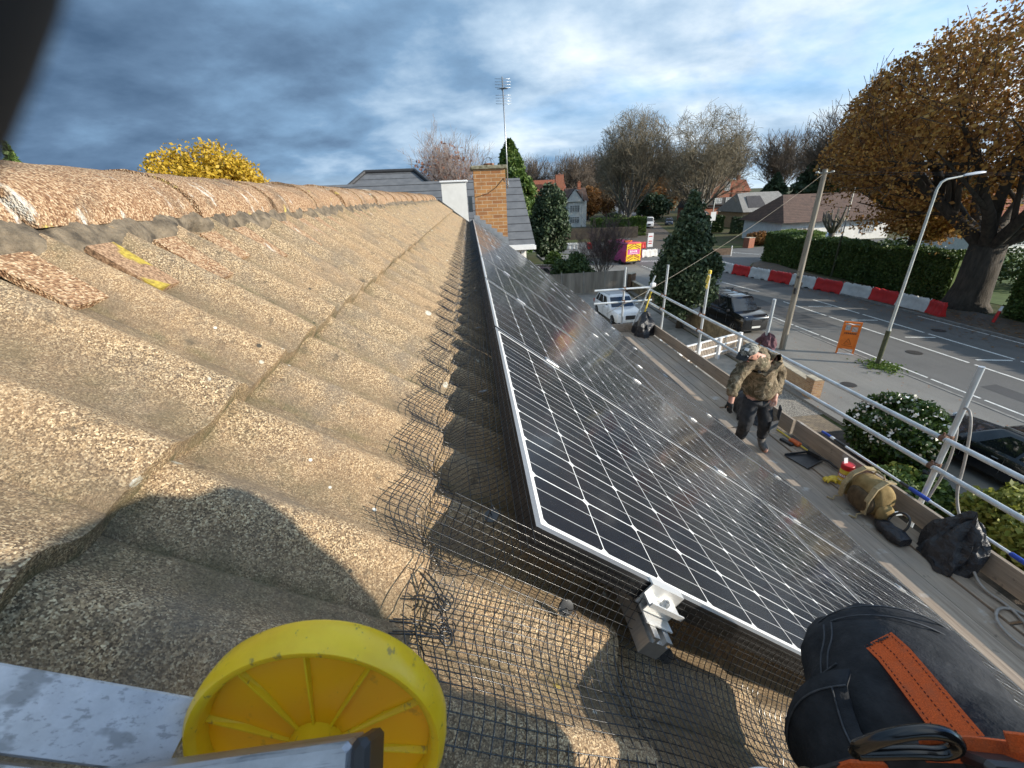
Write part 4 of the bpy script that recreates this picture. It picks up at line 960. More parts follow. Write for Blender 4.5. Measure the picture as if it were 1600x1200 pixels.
# tub of wipes with red lid and yellow gloves beside it
tub = thing('wipes_tub', 'yellow tub of cleaning wipes with a red lid beside the backpack', 'tub', (4.13, 3.66, PZ0))
MB().lathe([(.058, 0), (.063, .006), (.063, .20), (.060, .205)], (4.13, 3.66, PZ0), n=28).build('tub_body', YEL, tub, 30)
REDP = M('red_plastic', (.60, .02, .02), (.45, .015, .015), 10, .35)
MB().lathe([(.064, .205), (.066, .21), (.066, .262), (.060, .270), (.03, .272)], (4.13, 3.66, PZ0), n=28).build('lid', REDP, tub, 30)
MB().lathe([(.0637, .105), (.0640, .106), (.0640, .150), (.0637, .151)], (4.13, 3.66, PZ0), n=28, cap=False).build('label_band', M('label_red', (.55, .06, .05), (.35, .05, .10), 60, .5), tub, 30)
lb = MB()
for k in range(5):
    a = math.pi+.95-.28*k; lb.box((4.13+.0655*math.cos(a), 3.66+.0655*math.sin(a), PZ0+.13), (.003, .013, .026), (0, 0, a))
    lb.box((4.13+.0655*math.cos(a), 3.66+.0655*math.sin(a), PZ0+.07), (.003, .010, .018), (0, 0, a))
lb.build('label_lettering', UPVC, tub)
MB().bar((4.11, 3.68, PZ0+.27), (4.11, 3.70, PZ0+.33), .045, .004).build('wipe', UPVC, tub)
gl = MB()
for i, (a, l) in enumerate(((0, .07), (.25, .085), (.5, .09), (.75, .08), (1.6, .05))):
    an = math.pi-.3+a; p0 = V(4.05+.03*math.cos(an), 3.72+.03*math.sin(an), PZ0+.028); gl.tube([p0, p0+V(math.cos(an)*l*.6, math.sin(an)*l*.6, .014), p0+V(math.cos(an)*l, math.sin(an)*l, -.008)], [.016, .014, .010], 8)
gl.rings([[(4.12-q*.10+.01*math.sin(a*3), 3.72+.045*math.cos(a)*w, PZ0+.03+.024*math.sin(a)*w) for a in np.linspace(0, 6.283, 12, endpoint=False)] for q, w in ((0, .8), (.25, 1), (.6, 1.15), (.9, 1.05), (1.1, .6))])
tag(gl.build('work_gloves', YEL, None, True, loc=(4.05, 3.72, PZ0)), 'pair of yellow work gloves lying in front of the wipes tub', 'gloves')
# dustpan and tape
dp = thing('dustpan', 'black plastic dustpan with its handle towards the toe board', 'dustpan', (4.08, 4.12, PZ0))
BP = MATS['black_plastic']
MB().add([(3.86, 4.28, PZ0+.004), (3.94, 3.96, PZ0+.004), (4.20, 4.06, PZ0+.012), (4.15, 4.26, PZ0+.012), (3.86, 4.28, PZ0+.010), (3.94, 3.96, PZ0+.010), (4.20, 4.06, PZ0+.018), (4.15, 4.26, PZ0+.018)], [(3, 2, 1, 0), (4, 5, 6, 7), (0, 1, 5, 4), (1, 2, 6, 5), (2, 3, 7, 6), (3, 0, 4, 7)]).bar((3.94, 3.96, PZ0+.02), (4.20, 4.06, PZ0+.045), .008, .03).bar((3.86, 4.28, PZ0+.02), (4.15, 4.26, PZ0+.045), .008, .03).bar((4.20, 4.06, PZ0+.045), (4.15, 4.26, PZ0+.045), .01, .06).build('pan', BP, dp)
MB().tube([(4.18, 4.10, PZ0+.05), (4.22, 4.0, PZ0+.07), (4.23, 3.86, PZ0+.05)], [.012, .016, .012], 8).build('handle', BP, dp, True)
sp_ = thing('spirit_level_brush', 'long yellow-handled brush with orange head lying along the toe board', 'brush', (4.18, 4.5, PZ0))
MB().tube([(4.14, 5.75, PZ0+.02), (4.17, 5.0, PZ0+.02), (4.20, 4.2, PZ0+.03)], .010, 8).build('handle', YEL, sp_, True)
MB().box((4.16, 4.50, PZ0+.04), (.07, .16, .05), (0, 0, .2), .012).build('brush_head', M('orange_plastic', (.70, .16, .04), (.55, .11, .03), 20, .5), sp_)
MB().box((4.08, 4.55, PZ0+.022), (.05, .18, .035), (0, 0, .25), .004).build('bristles', BP, sp_); sp_.name = 'long_brush'
# extension pole with blue grips resting on the toe board
xp = thing('extension_pole', 'white telescopic pole with blue grips lying along the top of the toe board', 'pole', (4.30, 3.1, 4.85))
BLUE = M('blue_grip', (.02, .07, .42), (.015, .05, .30), 20, .45)
A_, B_ = V(4.31, 4.30, 4.885), V(4.34, .2, 4.90)
def onp(t): return A_+(B_-A_)*t
MB().tube([onp(.06), onp(.98)], .0135, 10).build('tube', M('white_pole', (.74, .76, .78), (.62, .64, .66), 10, .35), xp, 40)
for a, b, r, mt in ((.0, .035, .016, BLUE), (.035, .05, .018, UPVC), (.05, .09, .019, BP), (.26, .285, .017, BP), (.285, .335, .021, BLUE), (.50, .535, .021, BLUE)):
    MB().tube([onp(a), onp(a+.004), onp(b-.004), onp(b)], [r*.8, r, r, r*.85], 12).build('grip', mt, xp, 40)
# hose looped over the guard rails by the post
hs = MB(); HOSE = M('grey_hose', (.34, .31, .28), (.26, .24, .21), 20, .5)
pts = [(4.42, 3.02, 4.80), (4.44, 2.99, 5.2), (4.45, 3.03, 5.55), (4.45, 3.09, 5.72), (4.43, 3.08, 5.83), (4.39, 3.00, 5.88), (4.36, 2.93, 5.82), (4.36, 2.88, 5.65), (4.385, 2.84, 5.35), (4.37, 2.79, 5.05), (4.35, 2.62, 4.82), (4.28, 2.50, 4.83), (4.22, 2.40, 4.70), (4.10, 2.2, 4.60), (4.15, 2.0, 4.595), (4.05, 1.75, 4.595), (3.85, 1.65, 4.592), (3.88, 1.9, 4.592), (4.08, 2.03, 4.592), (4.22, 1.9, 4.592), (4.20, 1.3, 4.592), (4.1, .4, 4.592), (4.15, -.8, 4.592)]
def smooth_path(p, it=3):
    p = [Vector(q) for q in p]
    for _ in range(it):
        q = [p[0]]
        for a, b in zip(p[:-1], p[1:]): q += [a*.75+b*.25, a*.25+b*.75]
        p = q+[p[-1]]
    return p
tag(hs.tube(smooth_path(pts), .0115, 8).build('hose', HOSE, None, True, loc=(4.2, 2.5, 4.6)), 'grey hose looped over the guard rail and trailing along the boards', 'hose')
# cleaning cloths tied to the post top of the gate side
cl = bagmesh((4.43, 5.80, 5.50), .10, .16, .22, 21, .5).build('cloth_bundle', M('maroon_cloth', (.16, .07, .08), (.08, .035, .04), 9, .9, bump=.5), None, 50, loc=(4.43, 5.80, 5.50)); tag(cl, 'maroon cloth bundle tied on the scaffold rail behind the man', 'cloth')
# ------------------------------------------------------------------ people
def skin(name, mat, nodes, edges, parent=None, root=0, sub=2, loc=(0, 0, 0), disp=None):
    """one continuous surface grown round connected joints; nodes: (x, y, z, rx, ry)"""
    org = Vector(loc)
    if parent is not None: org = parent.location.copy()
    me = bpy.data.meshes.new(name); me.from_pydata([tuple(Vector(n[:3])-org) for n in nodes], edges, []); me.update()
    o = bpy.data.objects.new(name, me); COL.objects.link(o); me.materials.append(mat)
    if parent is not None: o.parent = parent
    else: o.location = org
    m = o.modifiers.new('skin', 'SKIN'); m.use_smooth_shade = True; m.branch_smoothing = .4
    for i, n in enumerate(nodes):
        sv = me.skin_vertices[0].data[i]; sv.radius = (n[3], n[4] if len(n) > 4 else n[3]); sv.use_root = (i == root)
    s = o.modifiers.new('sub', 'SUBSURF'); s.levels = sub; s.render_levels = sub
    if disp:
        tx = bpy.data.textures.new(name, 'CLOUDS'); tx.noise_scale = disp[0]; tx.noise_depth = 3
        d = o.modifiers.new('folds', 'DISPLACE'); d.texture = tx; d.strength = disp[1]; d.mid_level = .5; d.texture_coords = 'LOCAL'
    return o
SKIN = M('skin', (.52, .28, .20), (.42, .20, .14), 14, .5); DARKT = M('black_trousers', (.026, .028, .032), (.016, .017, .02), 14, .85, bump=.5, bscale=22, bdist=.02)
GLOVE = M('black_glove', (.02, .02, .02), (.012, .012, .012), 30, .8); BOOT = M('grey_boot', (.16, .14, .12), (.08, .07, .06), 20, .85)
CAMO = NT('camouflage_cloth'); t = CAMO; a = t.noise(7, 4, .6, dist=.8); b = t.noise(9, 4, .6, stretch=(1.4, 1, .9), dist=1.0); c3 = t.noise(15, 5, .7, dist=.7)
cc = t.ramp(a, [(.40, (.15, .115, .070)), (.47, (.25, .19, .12)), (.56, (.10, .085, .05))]); cc = t.mix(t.ramp(b, [(.53, 0.0), (.57, .9)]), cc, (.085, .062, .036)); cc = t.mix(t.ramp(c3, [(.58, 0.0), (.62, .85)]), cc, (.36, .29, .20))
t.bump(t.noise(11, 5, .6, dist=1.2), .8, .03); CAMO = t.fin(cc, .85, 0, .25)
pe = thing('person', 'man in camouflage jacket, dark cap and trousers standing on the scaffold, looking down', 'person', (3.52, 4.5, PZ0))
S = PZ0
# joints: pelvis, spine, chest, neck, head / arms / legs
J = [(3.52, 4.56, 5.42, .13, .10), (3.49, 4.55, 5.58, .12, .095), (3.42, 4.52, 5.76, .15, .105), (3.37, 4.50, 5.90, .10, .08), (3.28, 4.44, 5.945, .052), (3.20, 4.40, 5.975, .07, .085), (3.15, 4.385, 6.03, .078, .09), (3.15, 4.39, 6.075, .055, .06),
     (3.20, 4.44, 5.87, .062), (3.06, 4.40, 5.64, .046), (2.985, 4.30, 5.44, .036), (2.965, 4.27, 5.38, .036, .02),
     (3.59, 4.56, 5.85, .062), (3.75, 4.60, 5.58, .046), (3.66, 4.44, 5.38, .036), (3.63, 4.40, 5.33, .036, .02),
     (3.42, 4.54, 5.36, .085), (3.37, 4.48, 5.00, .058), (3.42, 4.60, 4.68, .040), (3.38, 4.52, 4.61, .042, .035), (3.33, 4.40, 4.60, .036, .022),
     (3.62, 4.58, 5.36, .085), (3.66, 4.48, 4.98, .058), (3.70, 4.56, 4.68, .040), (3.68, 4.48, 4.61, .042, .035), (3.66, 4.35, 4.60, .036, .022)]
E_ = [(0, 1), (1, 2), (2, 3), (3, 4), (4, 5), (5, 6), (6, 7), (3, 8), (8, 9), (9, 10), (10, 11), (3, 12), (12, 13), (13, 14), (14, 15), (0, 16), (16, 17), (17, 18), (18, 19), (19, 20), (0, 21), (21, 22), (22, 23), (23, 24), (24, 25)]
def fingers(J, E, wrist, d, side, L=.06, r=.0085, curl=(0, 0, -1)):
    """five finger chains rooted in the palm vertex"""
    d = Vector(d).normalized(); side = Vector(side).normalized(); cu = Vector(curl)
    for i in range(4):
        o = side*(-.027+.018*i); p0 = Vector(J[wrist][:3])+d*.012+o; l = L*(.82, 1.0, .95, .75)[i]
        a = p0+d*l*.5+cu*.006; b = a+d*l*.35+cu*l*.28; c = b+d*l*.12+cu*l*.22; k = len(J)
        J += [(*p0, r*1.1), (*a, r), (*b, r*.95), (*c, r*.75)]; E += [(wrist, k), (k, k+1), (k+1, k+2), (k+2, k+3)]
    p0 = Vector(J[wrist][:3])+side*(-.040)-d*.01; a = p0+d*.026-side*.016; b = a+d*.024+cu*.008; k = len(J)
    J += [(*p0, r*1.2), (*a, r*1.05), (*b, r*.8)]; E += [(wrist, k), (k, k+1), (k+1, k+2)]
fingers(J, E_, 11, (-.25, -.35, -.9), (.4, -.9, .1), curl=(.5, -.2, -.3)); fingers(J, E_, 15, (-.4, -.5, -.75), (.7, -.6, 0), curl=(-.4, .1, -.3))
# face: nose, brow, ears
k = len(J); J += [(3.075, 4.335, 5.975, .014), (3.055, 4.325, 5.95, .010)]; E_ += [(5, k), (k, k+1)]
skin('body', SKIN, J, E_, pe, 0, 1)
fc = MB(); 
for s_ in (-1, 1): fc.lathe([(.0, -.004), (.009, 0), (.006, .006), (.0, .008)], (3.072+.016*s_, 4.335-.030*s_, 5.998), (-.85, -.45, -.3), 10)
fc.build('eye', M('eye', (.03, .02, .015), (.5, .5, .5), 50, .2), pe, True)
MB().bar((3.10, 4.36, 5.925), (3.125, 4.325, 5.925), .012, .008).build('mouth', M('lip', (.30, .11, .09), (.24, .08, .07), 30, .5), pe)
for s_ in (-1, 1): MB().lathe([(.004, -.006), (.017, -.002), (.019, .006), (.008, .008)], (3.19+.035*s_, 4.40-.080*s_, 5.985), (.4*s_, -.9*s_, 0), 10).build('ear', SKIN, pe, True)
# jacket, trousers, gloves, boots, cap
jk = [(3.53, 4.56, 5.30, .205, .165), (3.50, 4.55, 5.46, .20, .16), (3.46, 4.54, 5.62, .205, .16), (3.41, 4.52, 5.78, .205, .145), (3.36, 4.50, 5.90, .12, .10), (3.33, 4.48, 5.955, .075, .07),
      (3.18, 4.44, 5.85, .098), (3.045, 4.39, 5.64, .080), (2.985, 4.31, 5.47, .058), (3.60, 4.56, 5.84, .10), (3.78, 4.60, 5.60, .085), (3.70, 4.49, 5.42, .062), (3.665, 4.45, 5.385, .05)]
skin('jacket', CAMO, jk, [(0, 1), (1, 2), (2, 3), (3, 4), (4, 5), (4, 6), (6, 7), (7, 8), (4, 9), (9, 10), (10, 11), (11, 12)], pe, 2, 3, disp=(.06, .05))
skin('hood', CAMO, [(3.52, 4.60, 5.90, .055), (3.43, 4.62, 5.95, .075), (3.34, 4.60, 5.96, .06), (3.55, 4.52, 5.90, .045)], [(0, 1), (1, 2), (0, 3)], pe, 1, 2, disp=(.04, .03))
MB().bar((3.27, 4.375, 5.90), (3.36, 4.36, 5.66), .030, .012, (-.3, -1, .1)).build('dark_collar', GLOVE, pe)
tr = [(3.52, 4.56, 5.36, .15, .125), (3.42, 4.54, 5.26, .105), (3.37, 4.48, 5.00, .088), (3.41, 4.57, 4.80, .075), (3.42, 4.60, 4.67, .068), (3.62, 4.58, 5.26, .105), (3.66, 4.49, 4.98, .088), (3.69, 4.54, 4.80, .075), (3.70, 4.56, 4.67, .068)]
skin('trousers', DARKT, tr, [(0, 1), (1, 2), (2, 3), (3, 4), (0, 5), (5, 6), (6, 7), (7, 8)], pe, 0, 3, disp=(.06, .022))
MB().box((3.79, 4.46, 5.12), (.02, .13, .17), (0, 0, -.5), .006).build('thigh_pocket', DARKT, pe); MB().box((3.70, 4.395, 4.95), (.12, .02, .17), (0, 0, .2), .006).build('knee_patch', M('grey_patch', (.075, .078, .082), (.05, .052, .055), 20, .85), pe)
for (x, y), tx in (((3.42, 4.60), (-.05, -.19)), ((3.70, 4.56), (-.035, -.20))):
    skin('boot', BOOT, [(x, y, 4.70, .055), (x+tx[0]*.1, y+tx[1]*.1, 4.625, .052, .05), (x+tx[0]*.6, y+tx[1]*.6, 4.612, .052, .042), (x+tx[0], y+tx[1], 4.603, .045, .033)], [(0, 1), (1, 2), (2, 3)], pe, 1, 2)
for w, dd, sd_, cr in (((2.985, 4.30, 5.43), (-.25, -.35, -.9), (.4, -.9, .1), (.5, -.2, -.3)),):
    gj = [(*w, .046), (2.965, 4.27, 5.375, .045, .03)]; ge = [(0, 1)]; fingers(gj, ge, 1, dd, sd_, .066, .0125, cr); skin('glove', GLOVE, gj, ge, pe, 1, 1)
cp = MB(); rs = []
ax = V(-.38, -.16, 1).normalized(); bx_ = V(.35, -.94, 0).normalized(); by_ = ax.cross(bx_)
cc_ = V(3.155, 4.395, 6.03)
for i in range(8):
    th = (math.pi/2)*i/7; rs.append([cc_+ax*(.088*math.sin(th))+bx_*(.098*math.cos(th)*math.cos(a)+.0005)+by_*(.112*math.cos(th)*math.sin(a)) for a in np.linspace(0, 2*math.pi, 20, endpoint=False)])
cp.rings(rs); CAPM = M('cap_camo', (.30, .28, .23), (.06, .06, .05), 26, .85, bump=.3, lo=.45, hi=.55); cp.build('cap', CAPM, pe, 50)
bk = MB(); fwd = V(-.90, -.40, -.30).normalized(); sdv = V(.40, -.91, 0)
up_ = [cc_+fwd*.085+sdv*s+V(0, 0, .012-.6*s*s*2) for s in (-.075, -.05, 0, .05, .075)]; dn_ = [cc_+fwd*(.165-6*s*s)+sdv*s*.95+V(0, 0, -.030-.6*s*s*2) for s in (-.075, -.05, 0, .05, .075)]
bk.add(up_+dn_+[p-V(0, 0, .005) for p in up_+dn_], [(0, 5, 6, 1), (1, 6, 7, 2), (2, 7, 8, 3), (3, 8, 9, 4), (10, 11, 16, 15), (11, 12, 17, 16), (12, 13, 18, 17), (13, 14, 19, 18), (5, 15, 16, 6), (6, 16, 17, 7), (7, 17, 18, 8), (8, 18, 19, 9), (0, 10, 15, 5), (4, 9, 19, 14)]); bk.build('cap_peak', GLOVE, pe)
MB().box(cc_+V(-.075, -.062, .045), (.004, .05, .035), (0, .5, .4)).build('cap_badge', UPVC, pe)

# ---- the photographer: only the raised knee, the belt and a fingertip are in view
ph = thing('person', 'photographer in black work trousers, raised knee and orange-strapped harness at bottom right', 'person', (.50, -.05, 7.0))
BLK = M('black_work_trousers', (.034, .036, .040), (.020, .022, .025), 30, .95, bump=.6, bscale=45, bdist=.006, spec=.2)
pj_ = [(.56, -.17, 7.22, .13, .10), (.57, -.21, 7.38, .125, .10), (.56, -.21, 7.54, .14, .11), (.54, -.20, 7.70, .10, .09), (.53, -.19, 7.80, .05), (.50, -.17, 7.88, .075, .09), (.49, -.16, 7.97, .08, .095), (.49, -.16, 8.03, .05),
       (.38, -.20, 7.70, .06), (.17, -.22, 7.57, .045), (-.02, -.13, 7.72, .034), (-.055, -.07, 7.775, .034, .02),
       (.66, -.10, 7.74, .06), (.76, -.12, 7.52, .045), (.66, -.04, 7.42, .034), (.62, -.02, 7.40, .034, .02),
       (.50, .10, 7.20, .075), (.545, .33, 7.15, .055), (.62, .15, 7.03, .045), (.67, -.14, 6.99, .035), (.70, -.24, 6.95, .035),
       (.62, -.20, 7.14, .085), (.98, -.02, 7.02, .058), (1.10, -.25, 6.74, .045), (1.18, -.15, 6.70, .035)]
pe_ = [(0, 1), (1, 2), (2, 3), (3, 4), (4, 5), (5, 6), (6, 7), (3, 8), (8, 9), (9, 10), (10, 11), (3, 12), (12, 13), (13, 14), (14, 15), (0, 16), (16, 17), (17, 18), (18, 19), (19, 20), (0, 21), (21, 22), (22, 23), (23, 24)]
# left hand holds the phone at the lens; its index fingertip strays over the top left corner
k = len(pj_)
for i, (a, b, c) in enumerate([((-.046, -.020, 7.785), (-.0260, .0146, 7.8012), (-.0153, .0202, 7.8168)), ((-.062, -.035, 7.79), (-.060, -.005, 7.785), (-.052, .003, 7.775)), ((-.062, -.04, 7.765), (-.060, -.010, 7.757), (-.050, -.001, 7.750)), ((-.058, -.045, 7.742), (-.056, -.018, 7.735), (-.047, -.008, 7.730))]):
    pj_ += [(*a, .0095), (*b, .0088), (*c, .0072)]; q = k+i*3; pe_ += [(11, q), (q, q+1), (q+1, q+2)]
pj_ += [(-.035, -.075, 7.80, .011), (-.008, -.05, 7.805, .009), (.006, -.035, 7.80, .008)]; q = len(pj_)-3; pe_ += [(11, q), (q, q+1), (q+1, q+2)]
fingers(pj_, pe_, 15, (-.5, .6, -.5), (.7, .6, 0), curl=(-.3, .1, -.6))
skin('body', M('gloved_skin', (.030, .026, .022), (.02, .017, .015), 30, .8), pj_, pe_, ph, 0, 2)
JKT = M('dark_work_jacket', (.03, .033, .04), (.02, .022, .026), 10, .85)
skin('jacket', JKT, [(.56, -.17, 7.27, .17, .135), (.57, -.20, 7.42, .165, .14), (.56, -.19, 7.57, .18, .15), (.54, -.15, 7.74, .16, .14), (.55, -.09, 7.87, .13), (.38, -.20, 7.70, .08), (.17, -.22, 7.57, .062), (.02, -.16, 7.67, .048), (.58, .01, 7.790, .14), (.72, -.10, 7.58, .08), (.68, -.06, 7.45, .055)],
     [(0, 1), (1, 2), (2, 3), (3, 4), (3, 5), (5, 6), (6, 7), (3, 8), (8, 9), (9, 10)], ph, 2, 2, disp=(.06, .02))
skin('hard_hat', M('white_helmet', (.75, .75, .73), (.68, .68, .66), 6, .35), [(.49, -.16, 7.99, .115, .125), (.49, -.16, 8.04, .10, .11), (.49, -.16, 8.07, .04)], [(0, 1), (1, 2)], ph, 0, 2)
# trousers: right leg raised, a rounded knee, calf going away down the slope
tr = [(.560, -.15, 7.22, .165, .13), (.50, .10, 7.20, .125), (.495, .215, 7.165, .122), (.527, .288, 7.150, .121), (.562, .345, 7.155, .116), (.585, .330, 7.085, .080), (.62, .15, 7.04, .065), (.67, -.12, 7.00, .055),
      (.63, -.19, 7.16, .12), (.96, -.03, 7.04, .10), (1.08, -.22, 6.80, .07)]
skin('trousers', BLK, tr, [(0, 1), (1, 2), (2, 3), (3, 4), (4, 5), (5, 6), (6, 7), (0, 8), (8, 9), (9, 10)], ph, 0, 3, disp=(.055, .026))
# ------------------------------------------------------------------ roof ladder end with its yellow wheel, bottom left
rl = thing('roof_ladder', 'aluminium roof ladder end with a large yellow plastic wheel, bottom left', 'ladder', (-.14, .17, 7.45))
WY = NT('yellow_wheel_plastic'); t = WY; nn = t.noise(22, 6, .7); WY.p.inputs['Subsurface Weight'].default_value = .25; WY.p.inputs['Subsurface Radius'].default_value = (.02, .012, .002); WY.p.inputs['Subsurface Scale'].default_value = .4
c = t.ramp(nn, [(.3, (.72, .46, .008)), (.7, (.86, .60, .015))]); c = t.mix(t.ramp(t.noise(160, 4, .7, stretch=(1, .5, 1)), [(.61, 0.0), (.66, .7)]), c, (.20, .15, .06)); t.bump(t.noise(90, 4), .25, .001); WY = t.fin(c, .34, 0, .5)
WC = V(-.119, .167, 7.490); WR = .079; wx = V(.985, .06, .10).normalized(); wn_ax = V(-.02, -.97, .16).normalized(); wz = wn_ax.cross(wx).normalized(); wx = wz.cross(wn_ax)
wh_l = MB()
def wp(r, a, d): return WC+wx*(r*math.cos(a))+wz*(r*math.sin(a))+wn_ax*d
def wring(prof, n=72):
    m = MB(); rs = [[wp(r, 2*math.pi*k/n, d) for k in range(n)] for r, d in prof]; m.rings(rs, True, False); return m
tyre = wring([(WR-.0085, .009), (WR-.0065, .0118), (WR-.003, .0122), (WR, .008), (WR+.0007, 0), (WR, -.008), (WR-.003, -.012), (WR-.010, -.009), (WR-.011, 0), (WR-.0085, .009)])
wheel = tyre.build('wheel', WY, rl, 60)
disc = wring([(.0, .007), (.02, .006), (.045, .002), (WR-.0095, .0005), (WR-.0095, -.004), (.045, -.002), (.0, 0)]); WD = NT('orange_yellow_disc'); WD.p.inputs['Subsurface Weight'].default_value = .3; WD.p.inputs['Subsurface Radius'].default_value = (.03, .015, .002); WD.p.inputs['Subsurface Scale'].default_value = .5; WD.bump(WD.noise(60, 4), .15, .001); WD = WD.fin(WD.mix(WD.ramp(WD.noise(70, 5, .7), [(.6, 0.0), (.7, .5)]), (.86, .44, .006), (.30, .18, .03)), .28, 0, .55)
disc.build('wheel_disc', WD, wheel, 50)
rb_ = MB()
for i in range(10):
    a = 2*math.pi*i/10+.18; d0, d1 = .0085, .0035
    p = [wp(.012, a-.16, 0), wp(WR-.009, a-.030, 0), wp(WR-.009, a+.030, 0), wp(.012, a+.16, 0), wp(.012, a-.045, d0), wp(WR-.009, a-.008, d1), wp(WR-.009, a+.008, d1), wp(.012, a+.045, d0)]
    rb_.add(p, [(3, 2, 1, 0), (4, 5, 6, 7), (0, 1, 5, 4), (1, 2, 6, 5), (2, 3, 7, 6), (3, 0, 4, 7)])
rb_.build('wheel_ribs', WY, wheel)
MB().lathe([(.017, -.016), (.017, .018), (.013, .020)], WC, wn_ax, 24).build('hub', WY, wheel, 40)
MB().cyl(WC-wn_ax*.05, WC+wn_ax*.045, .006, 12).build('axle', GALV, rl, 40)
def rbox(a, b, w, h, upv, name, mat, bev=.0025):
    a, b = Vector(a), Vector(b); d = b-a; L = d.length; y = d/L; x = y.cross(Vector(upv)).normalized(); z = x.cross(y)
    return MB().box((a+b)/2, (w, L, h), Matrix((x, y, z)).transposed(), bev).build(name, mat, rl)
ALS = NT('scratched_aluminium'); t = ALS; s1 = t.noise(60, 5, .7, stretch=(.12, 1, 1)); s2 = t.noise(25, 6, .75)
c = t.ramp(s2, [(.3, (.34, .35, .37)), (.7, (.52, .53, .55))]); c = t.mix(t.ramp(t.noise(38, 4, .6, stretch=(.3, 1, 1)), [(.61, 0.0), (.66, .75)]), c, (.17, .175, .18)); c = t.mix(t.ramp(t.noise(320, 4, .7, stretch=(.06, 1, 1)), [(.56, 0.0), (.62, .55)]), c, (.15, .155, .16)); c = t.mix(t.ramp(t.noise(14, 3), [(.48, 0.0), (.66, .45)]), c, (.28, .28, .27)); t.bump(s1, .25, .0008)
ALS = t.fin(c, t.ramp(s1, [(.3, .5), (.7, .32)]), .75, .5)
rbox((-.42, .132, 7.520), (-.0795, .130, 7.5305), .020, .030, (0, -.55, .8), 'stile', ALS)
rbox((-.0793, .130, 7.5305), (-.0700, .130, 7.5308), .0215, .0315, (0, -.55, .8), 'end_cap', MATS['black_plastic'])
rbox((-.345, .160, 7.605), (-.195, .1645, 7.509), .036, .0035, (.45, -.45, .77), 'hook_plate', ALS, .0012)
rbox((-.345, .141, 7.590), (-.195, .1455, 7.494), .004, .018, (.45, -.45, .77), 'hook_flange', ALS, .001)
# ------------------------------------------------------------------ harness details of the photographer
ORG = NT('orange_webbing'); t = ORG; s_ = t.n('ShaderNodeSeparateXYZ'); t.l(t.co(), s_.inputs[0]); wv = t.noise(900, 2, .5); c = t.ramp(wv, [(.3, (.50, .075, .012)), (.7, (.78, .14, .025))]); c = t.mix(t.ramp(t.noise(45, 5, .7), [(.45, 0.0), (.7, .45)]), c, (.30, .10, .05)); t.bump(wv, .6, .0008); ORG = t.fin(c, .7, 0, .3)
STI = M('dark_stitching', (.10, .015, .008), (.06, .01, .006), 50, .9)
def strap(name, pts, w, upv, mat, par, th=.003):
    m = MB(); pts = [Vector(p) for p in pts]; rs = []
    for i, p in enumerate(pts):
        d = (pts[min(i+1, len(pts)-1)]-pts[max(i-1, 0)]).normalized(); u = Vector(upv[i] if isinstance(upv, list) else upv); x = d.cross(u).normalized(); z = x.cross(d)
        rs.append([p-x*w/2, p+x*w/2, p+x*w/2+z*th, p-x*w/2+z*th])
    m.rings(rs); return m.build(name, mat, par)
# trouser seams, pocket flap
def seam(pts, r=.0016): return MB().tube(smooth_path(pts, 2), r, 6).build('seam', M('seam_thread', (.07, .075, .085), (.04, .045, .05), 80, .8), ph, True)
KS = [(.575, .372, 7.140, .098), (.562, .345, 7.155, .116), (.527, .288, 7.150, .121), (.495, .215, 7.165, .122), (.50, .10, 7.20, .125), (.53, -.05, 7.22, .14)]
def kcen(t_):
    q = min(max(t_, 0), 1)*(len(KS)-1); i = min(int(q), len(KS)-2); f = q-i; return [KS[i][j]*(1-f)+KS[i+1][j]*f for j in range(4)]
def thigh(t_, deg, grow=.0):
    """point on the trouser leg: t_ 0 at the knee cap, 1 at the hip; deg round the leg from its upper side"""
    c = kcen(t_); d = (Vector(kcen(t_+.05)[:3])-Vector(kcen(t_-.05)[:3])).normalized(); n0 = V(-.55, -.35, .76); n0 = (n0-d*n0.dot(d)).normalized(); s_ = n0.cross(d)
    return Vector(c[:3])+(n0*math.cos(R(deg))+s_*math.sin(R(deg)))*(c[3]*.95+grow)
seam([thigh(.20, a, -.013) for a in range(-70, 61, 13)], .0012); seam([thigh(.225, a, -.013) for a in range(-70, 61, 13)], .0012)
seam([thigh(s_, -38, -.001) for s_ in (.26, .33, .40, .46)], .0011); seam([thigh(s_, -32, -.001) for s_ in (.26, .33, .40, .46)], .0011); seam([thigh(.46, a, 0) for a in (-52, -38, -24)], .0011)
pf = []
for i in range(15):
    u = i/14; row = []
    for j in range(15):
        v = j/14; s_ = .515+.30*v+.03*u; a = -108+92*u; g_ = .010+.016*math.sin(math.pi*u)*(1-.3*v)+.004*math.sin(9*u+5*v)+(.008 if v < .12 else 0)
        row.append(thigh(s_, a, g_))
    pf.append(row)
m = MB(); vs = [p for r_ in pf for p in r_]; m.add(vs, [(i*15+j, i*15+j+1, (i+1)*15+j+1, (i+1)*15+j) for i in range(14) for j in range(14)])
o = m.build('pocket_flap', BLK, ph, 60); sm = o.modifiers.new('thickness', 'SOLIDIFY'); sm.thickness = .010; sm.offset = -1
seam([p+V(-.0015, -.001, .001) for p in [r_[1] for r_ in pf]], .0011); seam([p+V(-.0015, -.001, .001) for p in pf[13][1:]], .0011)
spt = [V(.4905, .3185, 7.2525), V(.4845, .294, 7.2620), V(.4765, .270, 7.2685), V(.4695, .246, 7.2730), V(.4625, .222, 7.2775), V(.4560, .196, 7.2815), V(.4495, .168, 7.2860)]; SU = [V(-.52, -.28, .80)]*7
strap('orange_strap', spt, .038, SU, ORG, ph)
